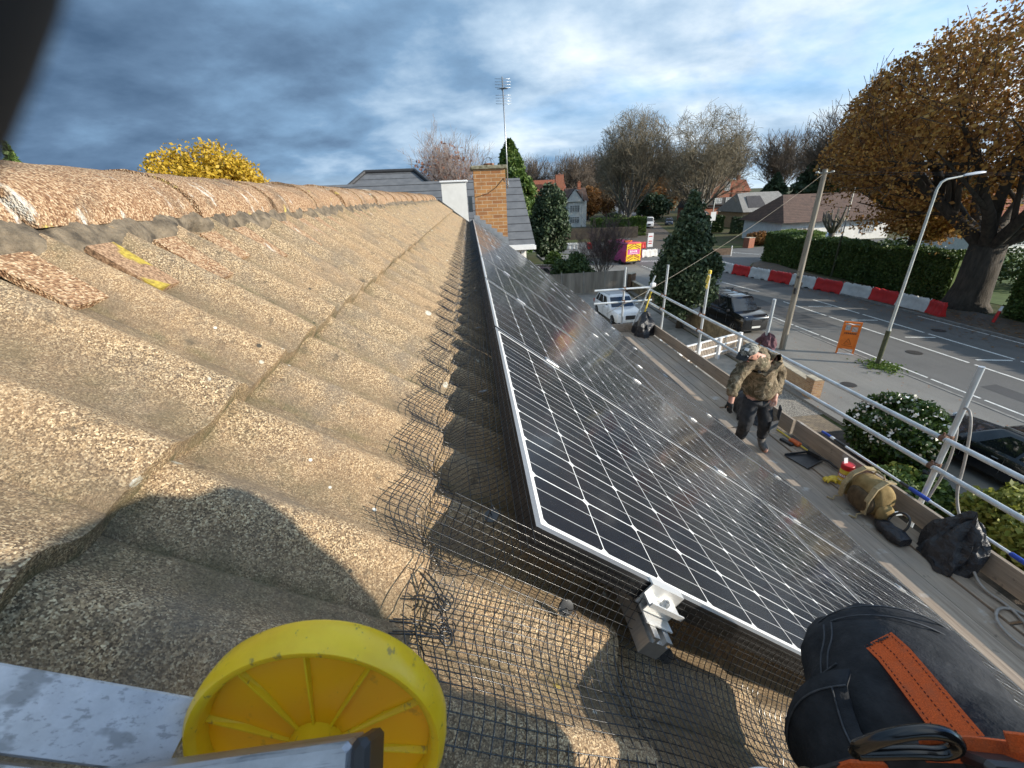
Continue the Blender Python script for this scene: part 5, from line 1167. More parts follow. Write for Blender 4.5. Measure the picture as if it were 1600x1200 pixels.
for dx_ in (-.0150, 0, .0150):
    for i in range(len(spt)-1):
        a, b = Vector(spt[i]), Vector(spt[i+1]); d = (b-a).normalized(); x = d.cross(SU[i]).normalized(); z = x.cross(d); n_ = 5
        for q in range(n_):
            p0 = a+(b-a)*(q/n_+.04)+x*dx_+z*.0036; p1 = a+(b-a)*((q+.62)/n_)+x*dx_+z*.0036
            if q == 0: st_ = MB()
            st_.bar(p0, p1, .0008, .0008)
        st_.build('stitching', STI, ph)
# black brand-style stitched word on the strap end
lw = MB(); a, b = Vector(spt[0]), Vector(spt[1]); d = (b-a).normalized(); x = d.cross(SU[0]).normalized(); z = x.cross(d); base = a+d*.0055+z*.0036
glyph = {'w': [(0, 2, .3, 0), (.3, 0, .5, 1.4), (.5, 1.4, .7, 0), (.7, 0, 1, 2)], 'e': [(0, 1, 1, 1), (1, 1, .8, 2), (.8, 2, .2, 2), (.2, 2, 0, 1), (0, 1, .2, 0), (.2, 0, 1, 0)], 'a': [(1, 0, 1, 2), (1, 2, .2, 2), (.2, 2, 0, 1), (0, 1, .2, 0), (.2, 0, 1, .2)],
         'h': [(0, 0, 0, 3), (0, 2, .8, 2), (.8, 2, 1, 0)], 'r': [(0, 0, 0, 2), (0, 1.5, 1, 2)], 't': [(.5, 0, .5, 3), (0, 2, 1, 2)], 's': [(1, 2, 0, 1.6), (0, 1.6, 1, .6), (1, .6, 0, 0)], 'k': [(0, 0, 0, 3), (0, 1, 1, 2), (.2, 1.2, 1, 0)]}
for i, chh in enumerate('weahrts'):
    for (x0, y0, x1, y1) in glyph[chh]:
        p0 = base+x*(-.0115+.0035*i+.0025*x0)-d*(.0013*y0); p1 = base+x*(-.0115+.0035*i+.0025*x1)-d*(.0013*y1); lw.bar(p0, p1, .0008, .0006)
lw.build('stitched_lettering', MATS['black_plastic'], ph)
# harness belt, buckles, carabiners
strap('harness_belt', [(.255, .150, 7.335), (.285, .140, 7.372), (.325, .132, 7.398), (.375, .122, 7.405), (.43, .11, 7.395), (.50, .09, 7.37)], .055, (-.1, -.75, .65), M('black_webbing', (.022, .022, .024), (.012, .012, .013), 90, .75, bump=.4, bscale=300, bdist=.001), ph, .004)
strap('orange_belt_strap', [(.305, .147, 7.414), (.335, .140, 7.420), (.375, .130, 7.421), (.42, .118, 7.413)], .016, (-.1, -.75, .65), ORG, ph)
strap('orange_loop', [(.262, .160, 7.362), (.268, .152, 7.386), (.280, .146, 7.392), (.290, .146, 7.376), (.286, .150, 7.356)], .012, (-.2, -.8, .5), ORG, ph)
strap('orange_loop', [(.350, .136, 7.436), (.362, .130, 7.441), (.376, .127, 7.432), (.384, .126, 7.418)], .012, (-.2, -.8, .5), ORG, ph)
MB().box((.338, .128, 7.424), (.030, .010, .026), (.7, 0, -.2), .003).build('buckle', MATS['black_plastic'], ph)
GLB = M('gloss_black_metal', (.012, .012, .013), (.008, .008, .009), 40, .16, .2, spec=.8)
cbn = smooth_path([(.262, .153, 7.411), (.275, .150, 7.428), (.295, .146, 7.440), (.312, .141, 7.441), (.320, .138, 7.430), (.312, .139, 7.420), (.295, .143, 7.419), (.272, .150, 7.407), (.262, .153, 7.404)], 2)
MB().tube(cbn, .0048, 10, closed=True).build('carabiner', GLB, ph, True)
BRZ = M('bronze_ring', (.34, .26, .14), (.22, .16, .09), 30, .3, .9)
def ring3(c, r, ax, tr, mat, name, sq=1.35, n=30):
    ax = Vector(ax).normalized(); x = ax.cross(V(0, 0, 1)).normalized(); y = ax.cross(x); c = Vector(c)
    MB().tube([c+x*r*sq*math.cos(a)+y*r*math.sin(a) for a in np.linspace(0, 2*math.pi, n, endpoint=False)], tr, 10, closed=True).build(name, mat, ph, True)
ring3((.232, .150, 7.345), .018, (.35, -.75, .6), .0034, BRZ, 'carabiner'); ring3((.205, .158, 7.330), .022, (.1, -.75, .75), .0022, ALU, 'steel_ring')
# ------------------------------------------------------------------ vegetation
BARK = M('grey_bark', (.20, .175, .14), (.09, .08, .062), 6, .95, bump=.8, bscale=14, bdist=.04, stretch=(1, 1, .25))
BARKD = M('dark_bark', (.075, .06, .045), (.035, .03, .022), 5, .95, bump=.8, bscale=12, bdist=.05, stretch=(1, 1, .25))
TWIG = M('pale_twigs', (.27, .225, .145), (.145, .12, .08), 2, .9)
def branchtree(h, spread, levels, seed, trunk_r, fork=.25, nfork=7, up=.55, kids=(4, 3, 3, 3), lenr=(1, .55, .42, .34, .28), droop=0.0, curve=.25, rmin=.010):
    """limbs as polylines: returns list of (points, radii, level)"""
    rnd = random.Random(seed); outp = []
    tp = [V(0, 0, 0), V(.05*rnd.uniform(-1, 1), .05*rnd.uniform(-1, 1), h*fork*.5), V(rnd.uniform(-.1, .1), rnd.uniform(-.1, .1), h*fork)]
    outp.append((tp, [trunk_r*1.25, trunk_r, trunk_r*.85], 0))
    def grow(p, d, L, r, lv):
        n = 6 if lv < 3 else 4; pts = [p]; rs = [r]; q = p; dd = d.copy(); bend = V(rnd.uniform(-1, 1), rnd.uniform(-1, 1), rnd.uniform(-.3, .8))*curve
        for i in range(n):
            dd = (dd+bend*(1/n)+V(0, 0, (.12-droop*lv)*.6)+V(rnd.uniform(-1, 1), rnd.uniform(-1, 1), rnd.uniform(-1, 1))*.09).normalized()
            q = q+dd*(L/n); pts.append(q); rs.append(max(r*(1-.8*(i+1)/n), rmin))
        outp.append((pts, rs, lv))
        if lv < levels:
            for k in range(kids[min(lv-1, len(kids)-1)]+(rnd.random() < .4)):
                f = rnd.uniform(.22, .98); i = min(int(f*n), n-1); pp = pts[i].lerp(pts[i+1], f*n-i); td = (pts[i+1]-pts[i]).normalized()
                side = td.orthogonal().normalized(); side.rotate(Matrix.Rotation(rnd.uniform(0, 6.28), 3, td)); nd = (td*rnd.uniform(.55, 1.0)+side*rnd.uniform(.45, .9)+V(0, 0, .18-droop*lv)).normalized()
                grow(pp, nd, L*rnd.uniform(.42, .72), max(rs[i]*.5, rmin), lv+1)
    for i in range(nfork):
        a = 2*math.pi*i/nfork+rnd.uniform(-.3, .3); tl = rnd.uniform(.25, 1.0)*spread; d = V(math.cos(a)*tl, math.sin(a)*tl, up+rnd.uniform(-.1, .35)).normalized()
        grow(tp[2]-V(0, 0, rnd.uniform(0, h*fork*.18)), d, h*(1-fork)*rnd.uniform(.75, .98), trunk_r*rnd.uniform(.38, .5), 1)
    return outp
def limbs_mesh(limbs, loc, lo, hi, n0=7):
    VS, FS, o = [], [], 0
    for pts, rs, lv in limbs:
        if not (lo <= lv <= hi): continue
        n = max(3, n0-lv*2); L = np.array([list(p) for p in pts])+np.array(loc); k = len(L); t = np.gradient(L, axis=0); t /= np.linalg.norm(t, axis=1)[:, None]+1e-9
        x = np.cross(t, np.array([.31, .17, .93])); x /= np.linalg.norm(x, axis=1)[:, None]+1e-9; y = np.cross(t, x); r = np.array(rs)[:, None]
        VS.append(np.stack([L+(x*math.cos(2*math.pi*q/n)+y*math.sin(2*math.pi*q/n))*r for q in range(n)], 1).reshape(-1, 3))
        i = np.arange(k-1)[:, None]; q = np.arange(n)[None, :]; q2 = (q+1) % n; FS.append(np.stack([o+i*n+q, o+i*n+q2, o+(i+1)*n+q2, o+(i+1)*n+q], -1).reshape(-1, 4)); o += k*n
    return np.concatenate(VS), np.concatenate(FS)
def bare_tree(name, label, loc, limbs, group=None, twigmat=None, bark=None, cut=2):
    th = thing(name, label, 'tree', loc, group); lv = max(l[2] for l in limbs)
    v, f = limbs_mesh(limbs, loc, 0, cut); a = npmesh('trunk', v, f, bark or BARK, th); a.data.polygons.foreach_set('use_smooth', [True]*len(a.data.polygons))
    v, f = limbs_mesh(limbs, loc, cut+1, lv); npmesh('crown', v, f, twigmat or TWIG, th); return th
# pollard-shaped limes lining the far road: bare twiggy domes
l1 = branchtree(15.4, .95, 5, 21, .50, .22, 13, .80, (6, 5, 5, 3), curve=.30, droop=.03, rmin=.020); l2 = branchtree(14.2, 1.12, 5, 33, .50, .24, 13, .72, (6, 5, 5, 3), curve=.34, droop=.05, rmin=.020)
def clip_dome(ls, cz, rx, rz): return [l for l in ls if l[2] < 1 or (all(((p.x/rx)**2+(p.y/rx)**2+((p.z-cz)/rz)**2) < 1.0+.10*math.sin(p.x*2.1+p.y*1.7) for p in (l[0][-1],)) if l[2] > 1 else True)]
l1 = [(([q for q in p if q.z < 18.0] if lv == 1 else p), r, lv) for p, r, lv in l1]; l1 = [(p, r[:len(p)], lv) for p, r, lv in l1 if len(p) > 1]; l2 = [(([q for q in p if q.z < 17.6] if lv == 1 else p), r, lv) for p, r, lv in l2]; l2 = [(p, r[:len(p)], lv) for p, r, lv in l2 if len(p) > 1]
l1 = clip_dome(l1, 11.2, 7.6, 8.6); l2 = clip_dome(l2, 11.0, 8.6, 8.2)
BG = 'bare trees along the far road'
ta = bare_tree('bare_tree', 'broad bare tree at the mouth of the far road, left of its pair', (31.0, 86, 0), l1, BG)
tb = bare_tree('bare_tree', 'broad bare twiggy tree behind the dark conifer, right of its pair', (42.0, 80, 0), l2, BG)
ta.scale = (1.0, 1.0, 1.10); tb.scale = (1.05, 1.05, 1.12)
for i, (x, y, s_, rz, src, lb) in enumerate([(36.5, 104, .95, 1.2, ta, 'slimmer bare tree behind the pair, over the parked white van'), (53, 104, .95, 2.4, tb, 'bare tree farther down the right side of the far road'), (44, 130, .95, .7, ta, 'distant bare tree down the left side of the far road'), (66, 132, 1.0, 3.1, tb, 'distant bare tree down the right side of the far road')]): dup(src, lb, (x, y, 0), rz, None, s_)
l3 = branchtree(14, .9, 4, 5, .35, .2, 14, .8, (7, 6, 6), curve=.3, rmin=.035)
BG2 = 'hazy bare trees on the skyline'
tcx = bare_tree('bare_tree', 'hazy bare tree on the skyline above the white gabled house', (38, 168, 0), l3, BG2, M('brown_twigs', (.17, .13, .095), (.10, .08, .06), 2, .95))
for i, (x, y, s_, lb) in enumerate([(24, 175, 1.0, 'hazy bare tree on the skyline left of the white house chimney'), (52, 185, 1.1, 'hazy bare tree on the skyline behind the left bare tree'), (75, 175, 1.1, 'hazy bare tree on the skyline behind the right bare tree'), (96, 168, 1.15, 'hazy bare tree right of the pair of broad bare trees'), (112, 160, 1.2, 'hazy bare tree over the pale grey bungalow'),
    (140, 168, 1.25, 'hazy bare tree behind the brown roofed bungalow'), (12, 170, .8, 'hazy bare tree low above the dark column conifer'), (98, 112, 1.22, 'tall pale bare tree between the evergreens, left of the wooden pole')]): dup(tcx, lb, (x, y, 0), i*1.1, None, s_)
# leafy and needle trees
ORA = leafmat('orange_brown_leaves', [(0, (.10, .045, .018)), (.5, (.25, .12, .035)), (1, (.38, .20, .06))]); YLW = leafmat('golden_leaves', [(0, (.28, .17, .015)), (.5, (.55, .36, .03)), (1, (.70, .50, .07))], trans=.35)
DKG = leafmat('dark_evergreen', [(0, (.018, .032, .016)), (.5, (.042, .068, .030)), (1, (.11, .15, .075))], trans=.1); MIDG = leafmat('mid_evergreen', [(0, (.02, .04, .012)), (.5, (.05, .085, .025)), (1, (.12, .16, .045))], trans=.15)
BRG = leafmat('bright_conifer', [(0, (.03, .06, .012)), (.5, (.08, .14, .03)), (1, (.20, .26, .06))], trans=.2); OAK = leafmat('oak_leaves', [(.1, (.12, .055, .020)), (.35, (.30, .14, .036)), (.65, (.47, .25, .065)), (.95, (.72, .47, .13))], trans=.3)
RUSTL = leafmat('rust_leaves', [(0, (.20, .08, .05)), (.5, (.34, .16, .10)), (1, (.45, .28, .18))])
def leaf_tree(name, label, loc, blobs, mat, size, trunk=None, group=None, clumps=70, spread=.2, shell=.5, solid=None, bark=None, cat='tree'):
    """blobs: (dx, dy, z, rx, ry, rz, n)"""
    th = thing(name, label, cat, loc, group); P = np.concatenate([ellip_points((loc[0]+b[0], loc[1]+b[1], b[2]), b[3:6], b[6], clumps, spread, shell) for b in blobs])
    v, f = leafquads(P, size); npmesh('crown', v, f, mat, th)
    if trunk: 
        m = MB(); r, zt = trunk[:2]; m.tube([(loc[0], loc[1], -.1), (loc[0]+.05, loc[1], zt*.5), (loc[0], loc[1]+.05, zt)], [r*1.3, r, r*.7], 10)
        for b in blobs:
            for q in range(5): a = q*1.26+b[2]; m.tube([(loc[0], loc[1], zt*.9), (loc[0]+b[0]+b[3]*.3*math.cos(a), loc[1]+b[1]+b[4]*.3*math.sin(a), b[2]-b[5]*.3), (loc[0]+b[0]+b[3]*.75*math.cos(a), loc[1]+b[1]+b[4]*.75*math.sin(a), b[2]+b[5]*.35)], [r*.5, r*.3, r*.08], 6)
        m.build('trunk', bark or BARKD, th, True)
    return th
def conifer(name, label, loc, h, rad, n, mat, size, z0=.3, taper=1.0, group=None, core=True, tiers=16, bulge=.35):
    """drooping sprays in tiers round a stem, ragged outline"""
    th = thing(name, label, 'tree', loc, group); t_ = RNG.uniform(0, 1, n)**.8; k = RNG.integers(0, tiers*9, n)
    tz = (k//9+.5)/tiers+RNG.normal(size=n)*.02; az = (k % 9)*.698+(k//9)*.9+RNG.normal(size=n)*.20; prof = np.clip((1-tz)**taper*(1-bulge)+bulge*np.sin(np.clip(tz, 0, 1)*math.pi)**.6*(1-tz)**.4+.02, .02, 1.3)
    jitr = 1+.28*np.sin(k*7.3); r = prof*rad*jitr*(.30+.70*t_**.5); z = z0+(h-z0)*np.clip(tz, 0, 1)-.18*r*t_+RNG.normal(size=n)*.10
    P = np.stack([loc[0]+r*np.cos(az), loc[1]+r*np.sin(az), loc[2]+np.clip(z, .05, h)], 1); v, f = leafquads(P, size, 2.0); npmesh('crown', v, f, mat, th)
    if core:
        rs = [[(loc[0]+rad*.62*max(.03, (1-q)**taper*(1-bulge)+bulge*math.sin(q*math.pi)**.6*(1-q)**.4)*math.cos(a)*(1+.15*math.sin(5*a+q*9)), loc[1]+rad*.62*max(.03, (1-q)**taper*(1-bulge)+bulge*math.sin(q*math.pi)**.6*(1-q)**.4)*math.sin(a), loc[2]+z0+(h*.94-z0)*q) for a in np.linspace(0, 2*math.pi, 14, endpoint=False)] for q in np.linspace(0, 1, 12)]
        MB().rings(rs).build('inner_foliage', mat, th, True)
    MB().cyl((loc[0], loc[1], -.1), (loc[0], loc[1], z0+.6), max(.08, rad*.09), 8).build('trunk', BARKD, th, True); return th
leaf_tree('conifer', 'dark bushy conifer between the scaffold and the road, above the black people carrier', (12.3, 24.0, 0), [(.1, 0, 2.6, 1.7, 1.7, 1.9, 12500), (-.1, .1, 4.2, 1.3, 1.35, 1.6, 7500), (.1, 0, 5.7, .85, .9, 1.4, 4200), (-.05, 0, 6.9, .35, .4, .9, 900), (1.0, -.3, 3.6, .9, .8, .9, 2200), (-1.15, .2, 3.0, .8, .8, 1.1, 2200), (.5, -.4, 5.0, .7, .6, .6, 1200), (-.55, -.3, 5.6, .45, .5, .6, 700)], DKG, .14, (.16, 1.6), None, 110, .16, .6)
leaf_tree('conifer', 'dark column-shaped evergreen beyond the grey tiled roof', (8.2, 46, 0), [(0, 0, 4.6, 2.1, 2.1, 2.9, 13000), (.1, 0, 6.8, 1.5, 1.5, 1.9, 6000)], DKG, .2, (.2, 2.4), None, 90, .16, .6)
conifer('conifer', 'tall bright green conifer behind the grey tiled roof', (5.4, 58, 0), 13.9, 4.2, 26000, BRG, .30, 1.5, .8, bulge=.6)
leaf_tree('tree', 'golden yellow tree rising above the ridge on the left', (-15.6, 30, 0), [(0, 0, 8.6, 3.4, 3.0, 2.7, 26000), (1.6, .5, 8.4, 1.7, 2, 1.5, 6000)], YLW, .13, (.3, 6.5), None, 120, .15, .35)
rt_ = bare_tree('tree', 'reddish tree with thin remaining leaves behind the chimney', (-1.9, 46, 0), branchtree(9.6, .75, 5, 9, .28, .30, 12, .80, (5, 5, 4, 3), curve=.25), None, M('pinkish_twigs', (.34, .27, .23), (.22, .17, .15), 2, .9))
P = ellip_points((-1.9, 46, 9.2), (3.1, 3.1, 3.2), 1500, 80, .2, .6); v, f = leafquads(P, .20); npmesh('leaves', v, f, RUSTL, rt_)
for x, y, r, lb in ((-11.5, 85, 2.6, 'small dark tree on the horizon just left of the hipped roof'), (-18.2, 95, 2.2, 'smaller dark tree on the horizon, left of its neighbour')):
    leaf_tree('tree', lb, (x, y, 0), [(0, 0, 10.0, r, r, 2.2, 2600)], DKG, .35, (.2, 8.5), 'dark trees on the left horizon', 30, .2, .4)
conifer('conifer', 'tip of a small green conifer just showing over the ridge at far left', (-24.3, 28, 0), 11.4, 1.6, 4000, BRG, .16, 1, 1)
EV = 'evergreens behind the right-hand houses'
for x, y, h, r, m_, lb in ((92, 118, 12.8, 5.0, DKG, 'dark evergreen left of the yellow-green conifer'), (97, 116, 15.0, 4.0, MIDG, 'yellow-green pointed conifer between dark evergreens'), (103, 118, 12.5, 4.6, DKG, 'dark evergreen right of the yellow-green conifer'), (112, 112, 15.5, 7.5, DKG, 'wide dark cedar left of the wooden pole'), (84, 120, 10.5, 4.4, DKG, 'low dark evergreen behind the brick dormer house'), (122, 106, 14.8, 7.0, DKG, 'wide dark cedar right of the wooden pole')):
    conifer('conifer', lb, (x, y, 0), h, r, 5200, m_, .55, 1, .8, EV, bulge=.55)
OG = 'orange-brown trees far down the road'
for x, y, r, z, lb in ((46, 150, 5.5, 6, 'orange-brown tree behind the trunk of the left bare tree'), (56, 146, 6.0, 6.5, 'wide orange-brown tree behind the parked white van'), (37, 140, 4.0, 5, 'small ochre tree right of the white gabled house'), (68, 150, 6, 6.5, 'orange-brown tree behind the right bare tree')):
    leaf_tree('tree', lb, (x, y, 0), [(0, 0, z, r, r, z*.85, 5500)], ORA, .42, (.35, 4), OG, 60, .2, .4)
leaf_tree('tree', 'dark rounded evergreen behind the parked white van', (52.5, 126, 0), [(0, 0, 3.4, 5, 4, 3.4, 4500)], DKG, .45, (.3, 2), None, 50)
# the big oak across the road: limbs plus leaf clumps carried on its branches
OKX, OKY = 31.6, 24.2
ok = thing('oak_tree', 'huge oak with brown autumn leaves across the road on the right', 'tree', (OKX, OKY, 0))
ol = branchtree(15.2, 1.6, 4, 77, .85, .27, 13, .55, (6, 5, 4), curve=.35, droop=.03, rmin=.014)
ol = [l for l in ol if l[2] < 1 or ((l[0][-1].x/10.4)**2+(l[0][-1].y/10.6)**2+((l[0][-1].z-8.6)/8.0)**2) < (1.12 if l[2] > 2 else .92)]
v, f = limbs_mesh(ol, (OKX, OKY, 0), 0, 2, 12); a = npmesh('trunk', v, f, BARKD, ok); a.data.polygons.foreach_set('use_smooth', [True]*len(a.data.polygons))
v, f = limbs_mesh(ol, (OKX, OKY, 0), 3, 4); npmesh('twigs', v, f, BARKD, ok)
fp = []
for pts, rs, lv in ol:
    if lv >= 3: fp += [[p.x+OKX, p.y+OKY, p.z] for p in pts[1:]]
fp = np.array(fp); n = 92000; k = RNG.integers(0, len(fp), n); P = fp[k]+RNG.normal(size=(n, 3))*np.array([.45, .45, .32])
P = np.concatenate([P, ellip_points((OKX+.6, OKY, 8.9), (9.8, 10.0, 7.4), 9000, 90, .06, .55)]); q_ = (P-np.array([OKX+1.0, OKY, 8.8]))/np.array([9.7, 10.3, 7.9]); P = P[(P[:, 2] > 4.4+.9*np.sin(P[:, 0]*1.1)*np.sin(P[:, 1]*.9)) & ((q_**2).sum(1) < 1.16)]
v, f = leafquads(P, .125, var=.6); npmesh('crown', v, f, OAK, ok)
MB().tube([(OKX, OKY, -.2), (OKX, OKY, .5), (OKX+.1, OKY, 1.6), (OKX, OKY, 4)], [1.5, 1.08, .92, .85], 16).build('trunk_base', BARKD, ok, True)
# small leafy understorey in front of the oak on the left: reddish-brown leaves hanging lower
leaf_tree('tree', 'small brown-leaved tree with a thick dark trunk beyond the hedge', (36.5, 33.5, 0), [(0, 0, 5.2, 2.6, 2.6, 2.0, 6000), (1.5, -1, 4.2, 2, 2, 1.3, 2500)], OAK, .17, (.32, 3.6), None, 60)
# heavily pruned street trees
def pollard(x, y, lb, s_=1.0):
    th = thing('pollarded_tree', lb, 'tree', (x, y, 0), 'hard-pruned trees by the hedge'); m = MB(); rnd = random.Random(int(x*10)); m.tube([(x, y, -.1), (x, y, 2.2*s_)], [.34, .26], 10)
    for i in range(8):
        a = i*.8; l = rnd.uniform(.5, 1.1); p1 = V(x+math.cos(a)*l*.7, y+math.sin(a)*l*.7, 2.2*s_+rnd.uniform(.5, .9)); p2 = p1+V(math.cos(a)*.3*l, math.sin(a)*.3*l, rnd.uniform(.7, 1.6)); m.tube([(x, y, 2.0*s_), p1, p2], [.18, .12, .075], 7)
        m.tube([p1, p1+V(-.2, .3, .5), p1+V(-.3, .3, 1.0+.3*l)], [.09, .07, .055], 6)
    m.build('trunk', BARK, th, True)
    st = MB()
    for k in range(0, 8): a = k*.8; st.cyl((x+math.cos(a)*.9, y+math.sin(a)*.9, 2.9*s_), (x+math.cos(a)*.95, y+math.sin(a)*.95, 3.05*s_), .08, 8)
    st.build('cut_stumps', M('cut_wood', (.55, .45, .32), (.42, .34, .24), 9, .8), th)
pollard(36.5, 42, 'hard-pruned pale tree left of the wooden pole, with cut stumps', 1.5)
# hedges: solid dark inside, leafy clipped faces
def hedge(label, pts, w, h, mat, n, size, name='hedge', bumpy=.12):
    th = thing(name, label, 'hedge', (*pts[0], 0)); core = MB(); PP = []
    seg = [(Vector((*a, 0)), Vector((*b, 0))) for a, b in zip(pts[:-1], pts[1:])]; tot = sum((b-a).length for a, b in seg)
    for a, b in seg:
        core.bar(a+V(0, 0, h*.47), b+V(0, 0, h*.47), w*.86, h*.92)
        d = (b-a).normalized(); s = Vector((-d.y, d.x, 0)); L = (b-a).length; m = int(n*L/tot)
        u = RNG.uniform(0, L, m); face = RNG.uniform(0, 1, m); q = RNG.uniform(-1, 1, m); zt = RNG.uniform(0.03, 1, m)
        side = np.where(face < .36, -1.0, np.where(face < .62, 1.0, q)); z = np.where(face < .62, zt, 1.0)*h
        rise = bumpy*(np.sin(u*.9)+.6*np.sin(u*2.3+1)+.4*np.sin(u*5.1)); z = z+rise*(z/h)+RNG.normal(size=m)*.05; off = side*w/2*(1+.05*np.sin(u*1.7)+.04*np.sin(z*4+u))+RNG.normal(size=m)*.05
        PP.append(np.stack([a.x+d.x*u+s.x*off, a.y+d.y*u+s.y*off, np.clip(z, .02, None)], 1))
    core.build('inner_foliage', mat, th); v, f = leafquads(np.concatenate(PP), size); npmesh('leaves', v, f, mat, th); return th
HG_ = leafmat('hedge_leaves', [(0, (.030, .055, .014)), (.5, (.075, .125, .028)), (1, (.17, .23, .055))], trans=.15); PRIV = leafmat('privet_leaves', [(0, (.05, .085, .015)), (.5, (.10, .16, .03)), (1, (.20, .26, .06))], trans=.2)
hedge('long clipped green hedge along the far pavement behind the red and white barriers', [(33.2, 46), (33.4, 38), (33.0, 30), (32.9, 25.8)], 1.9, 2.95, HG_, 42000, .12)
hedge('dark continuation of the clipped hedge to the right of the oak trunk', [(32.7, 22.2), (32.4, 14), (32.4, 4)], 1.9, 3.0, HG_, 26000, .12)
hedge('lighter rounded hedge end by the right-hand side road', [(35.5, 47.5), (37, 44)], 2.2, 2.9, PRIV, 9000, .12)
hedge('dark green fence-like hedge in front of the stone bungalow', [(47, 77), (60, 74)], 1.2, 2.6, DKG, 8000, .2)
hedge('clipped bright green hedge above the boarded wall across the junction', [(23, 84.5), (33, 82.2)], 2.4, 3.1, PRIV, 12000, .2)
hedge('dark clipped hedge block below the brick dormer house', [(43.5, 82), (47.5, 81)], 2.0, 2.8, MIDG, 6000, .2)
hedge('stretch of shaded hedge running down the left side of the far road', [(33, 96), (36, 112)], 2.0, 2.6, MIDG, 6000, .22)
# shrubs in the front gardens
cm = leaf_tree('camellia', 'rounded camellia bush with white and red flowers beyond the guard rail', (12.0, 9.6, 0), [(0, 0, 1.08, 1.1, 1.15, 1.02, 22000)], leafmat('glossy_leaves', [(0, (.015, .03, .008)), (.5, (.04, .075, .018)), (1, (.10, .15, .035))], .3), .075, (.08, .5), None, 150, .12, .72, cat='bush')
FLW = M('white_petals', (.82, .80, .76), (.72, .68, .62), 20, .6); FLR = M('red_petals', (.50, .035, .03), (.30, .02, .02), 20, .6)
d = RNG.normal(size=(700, 3)); d /= np.linalg.norm(d, axis=1)[:, None]; d = d[(d[:, 2] > -.1) & (d @ np.array([-.25, -.2, .75]) > .15)]; P = d*np.array([1.13, 1.18, 1.06])+np.array([12.0, 9.6, 1.08])
v, f = leafquads(P[:300], .085, 1.1); npmesh('white_flowers', v, f, FLW, cm)['kind'] = 'stuff'; v, f = leafquads(P[300:345], .12, 1.1); npmesh('red_flowers', v, f, FLR, cm)
MB().rings([[(12.0+.88*math.cos(a)*math.cos(th_), 9.6+.92*math.sin(a)*math.cos(th_), 1.0+.82*math.sin(th_)) for a in np.linspace(0, 6.283, 16, endpoint=False)] for th_ in np.linspace(-1.5, 1.5, 9)]).build('inner_foliage', HG_, cm, True)
YG = leafmat('yellow_green_leaves', [(0, (.08, .10, .015)), (.5, (.20, .22, .035)), (1, (.48, .46, .14))], trans=.3)
leaf_tree('shrub', 'yellow-green leafy shrub at the right edge below the guard rails', (11.7, 5.8, 0), [(0, 0, .7, 1.25, 1.3, .85, 12000), (.5, .5, .85, .8, .7, .6, 3500), (-.5, -1.4, .7, 1, 1, .8, 4000)], YG, .095, (.05, .4), None, 90, .16, .55, cat='shrub')
leaf_tree('shrub', 'low dark ground-cover shrub between the camellia and the kerb', (10.9, 7.9, 0), [(0, 0, .35, 1.0, .9, .45, 3500)], HG_, .09, None, None, 50, .2, .5, cat='shrub')
leaf_tree('shrub', 'small yellowing shrub at the foot of the camellia', (11.2, 8.4, 0), [(0, 0, .45, .35, .35, .4, 800)], YG, .09, None, None, 20, .25, .4, cat='shrub')
TB = 'shrubs behind the grey fence'
leaf_tree('shrub', 'round dark green bush behind the grey fence', (8.7, 37.6, 0), [(0, 0, 1.5, 1.8, 1.6, 1.5, 9000)], MIDG, .13, (.06, .5), TB, 60, .2, .5, cat='bush')
sb = bare_tree('shrub', 'purple-brown bare twiggy shrub in front of the pink van', (11.6, 38.2, 0), branchtree(3.9, .85, 4, 15, .07, .05, 26, .95, (4, 4, 3), curve=.2), TB, M('purple_twigs', (.13, .085, .075), (.075, .05, .045), 3, .9)); sb['category'] = 'shrub'
leaf_tree('shrub', 'light green low shrub under the dark column evergreen', (8.2, 44, 0), [(0, 0, 1.2, 1.0, 1, 1.2, 3000)], PRIV, .14, None, TB, 40, .2, .5, cat='shrub')
for x, y, m_, lb in ((41, 60, ORA, 'brown grassy shrub by the small brick pier on the corner'), (43.5, 58.5, MIDG, 'green shrub in the corner garden beside the silver car'), (46.5, 58.5, ORA, 'rust-coloured shrub nearest the silver car')): leaf_tree('shrub', lb, (x, y, 0), [(0, 0, .9, 1.7, 1.4, .95, 2400)], m_, .2, None, 'corner garden shrubs', 30, .22, .5, cat='shrub')
leaf_tree('shrub', 'low green shrubs behind the long hedge, under the oak leaves', (38.5, 36, 0), [(0, 0, 1.6, 3, 3, 1.3, 4000), (3, -6, 1.5, 3, 4, 1.3, 4000)], MIDG, .16, None, None, 60, cat='shrub')
# fallen leaves on pavement and road edge, and tufts of grass by the lamp post
n = 5000; x = np.where(RNG.uniform(0, 1, n) < .75, RNG.normal(29.4, 1.2, n), RNG.normal(27.0, .8, n)); y = RNG.uniform(0, 44, n); P = np.stack([x, y, np.where(x > 27.75, .10, .012)+RNG.uniform(0, .01, n)], 1)
v, f = leafquads(P, .10, flat=0); v[:, 2] = np.repeat(P[:, 2], 4)+RNG.uniform(0, .02, len(v)); tag(npmesh('fallen_leaves', v, f, ORA), 'scatter of fallen brown leaves along the far kerb', 'leaves', None, 'stuff')
P = np.stack([RNG.normal(18.1, .35, 500), RNG.normal(16.1, .35, 500), np.full(500, .12)], 1); v, f = leafquads(P, .09); tag(npmesh('grass_tuft', v, f, PRIV), 'tuft of grass at the foot of the street lamp', 'grass', None, 'stuff')
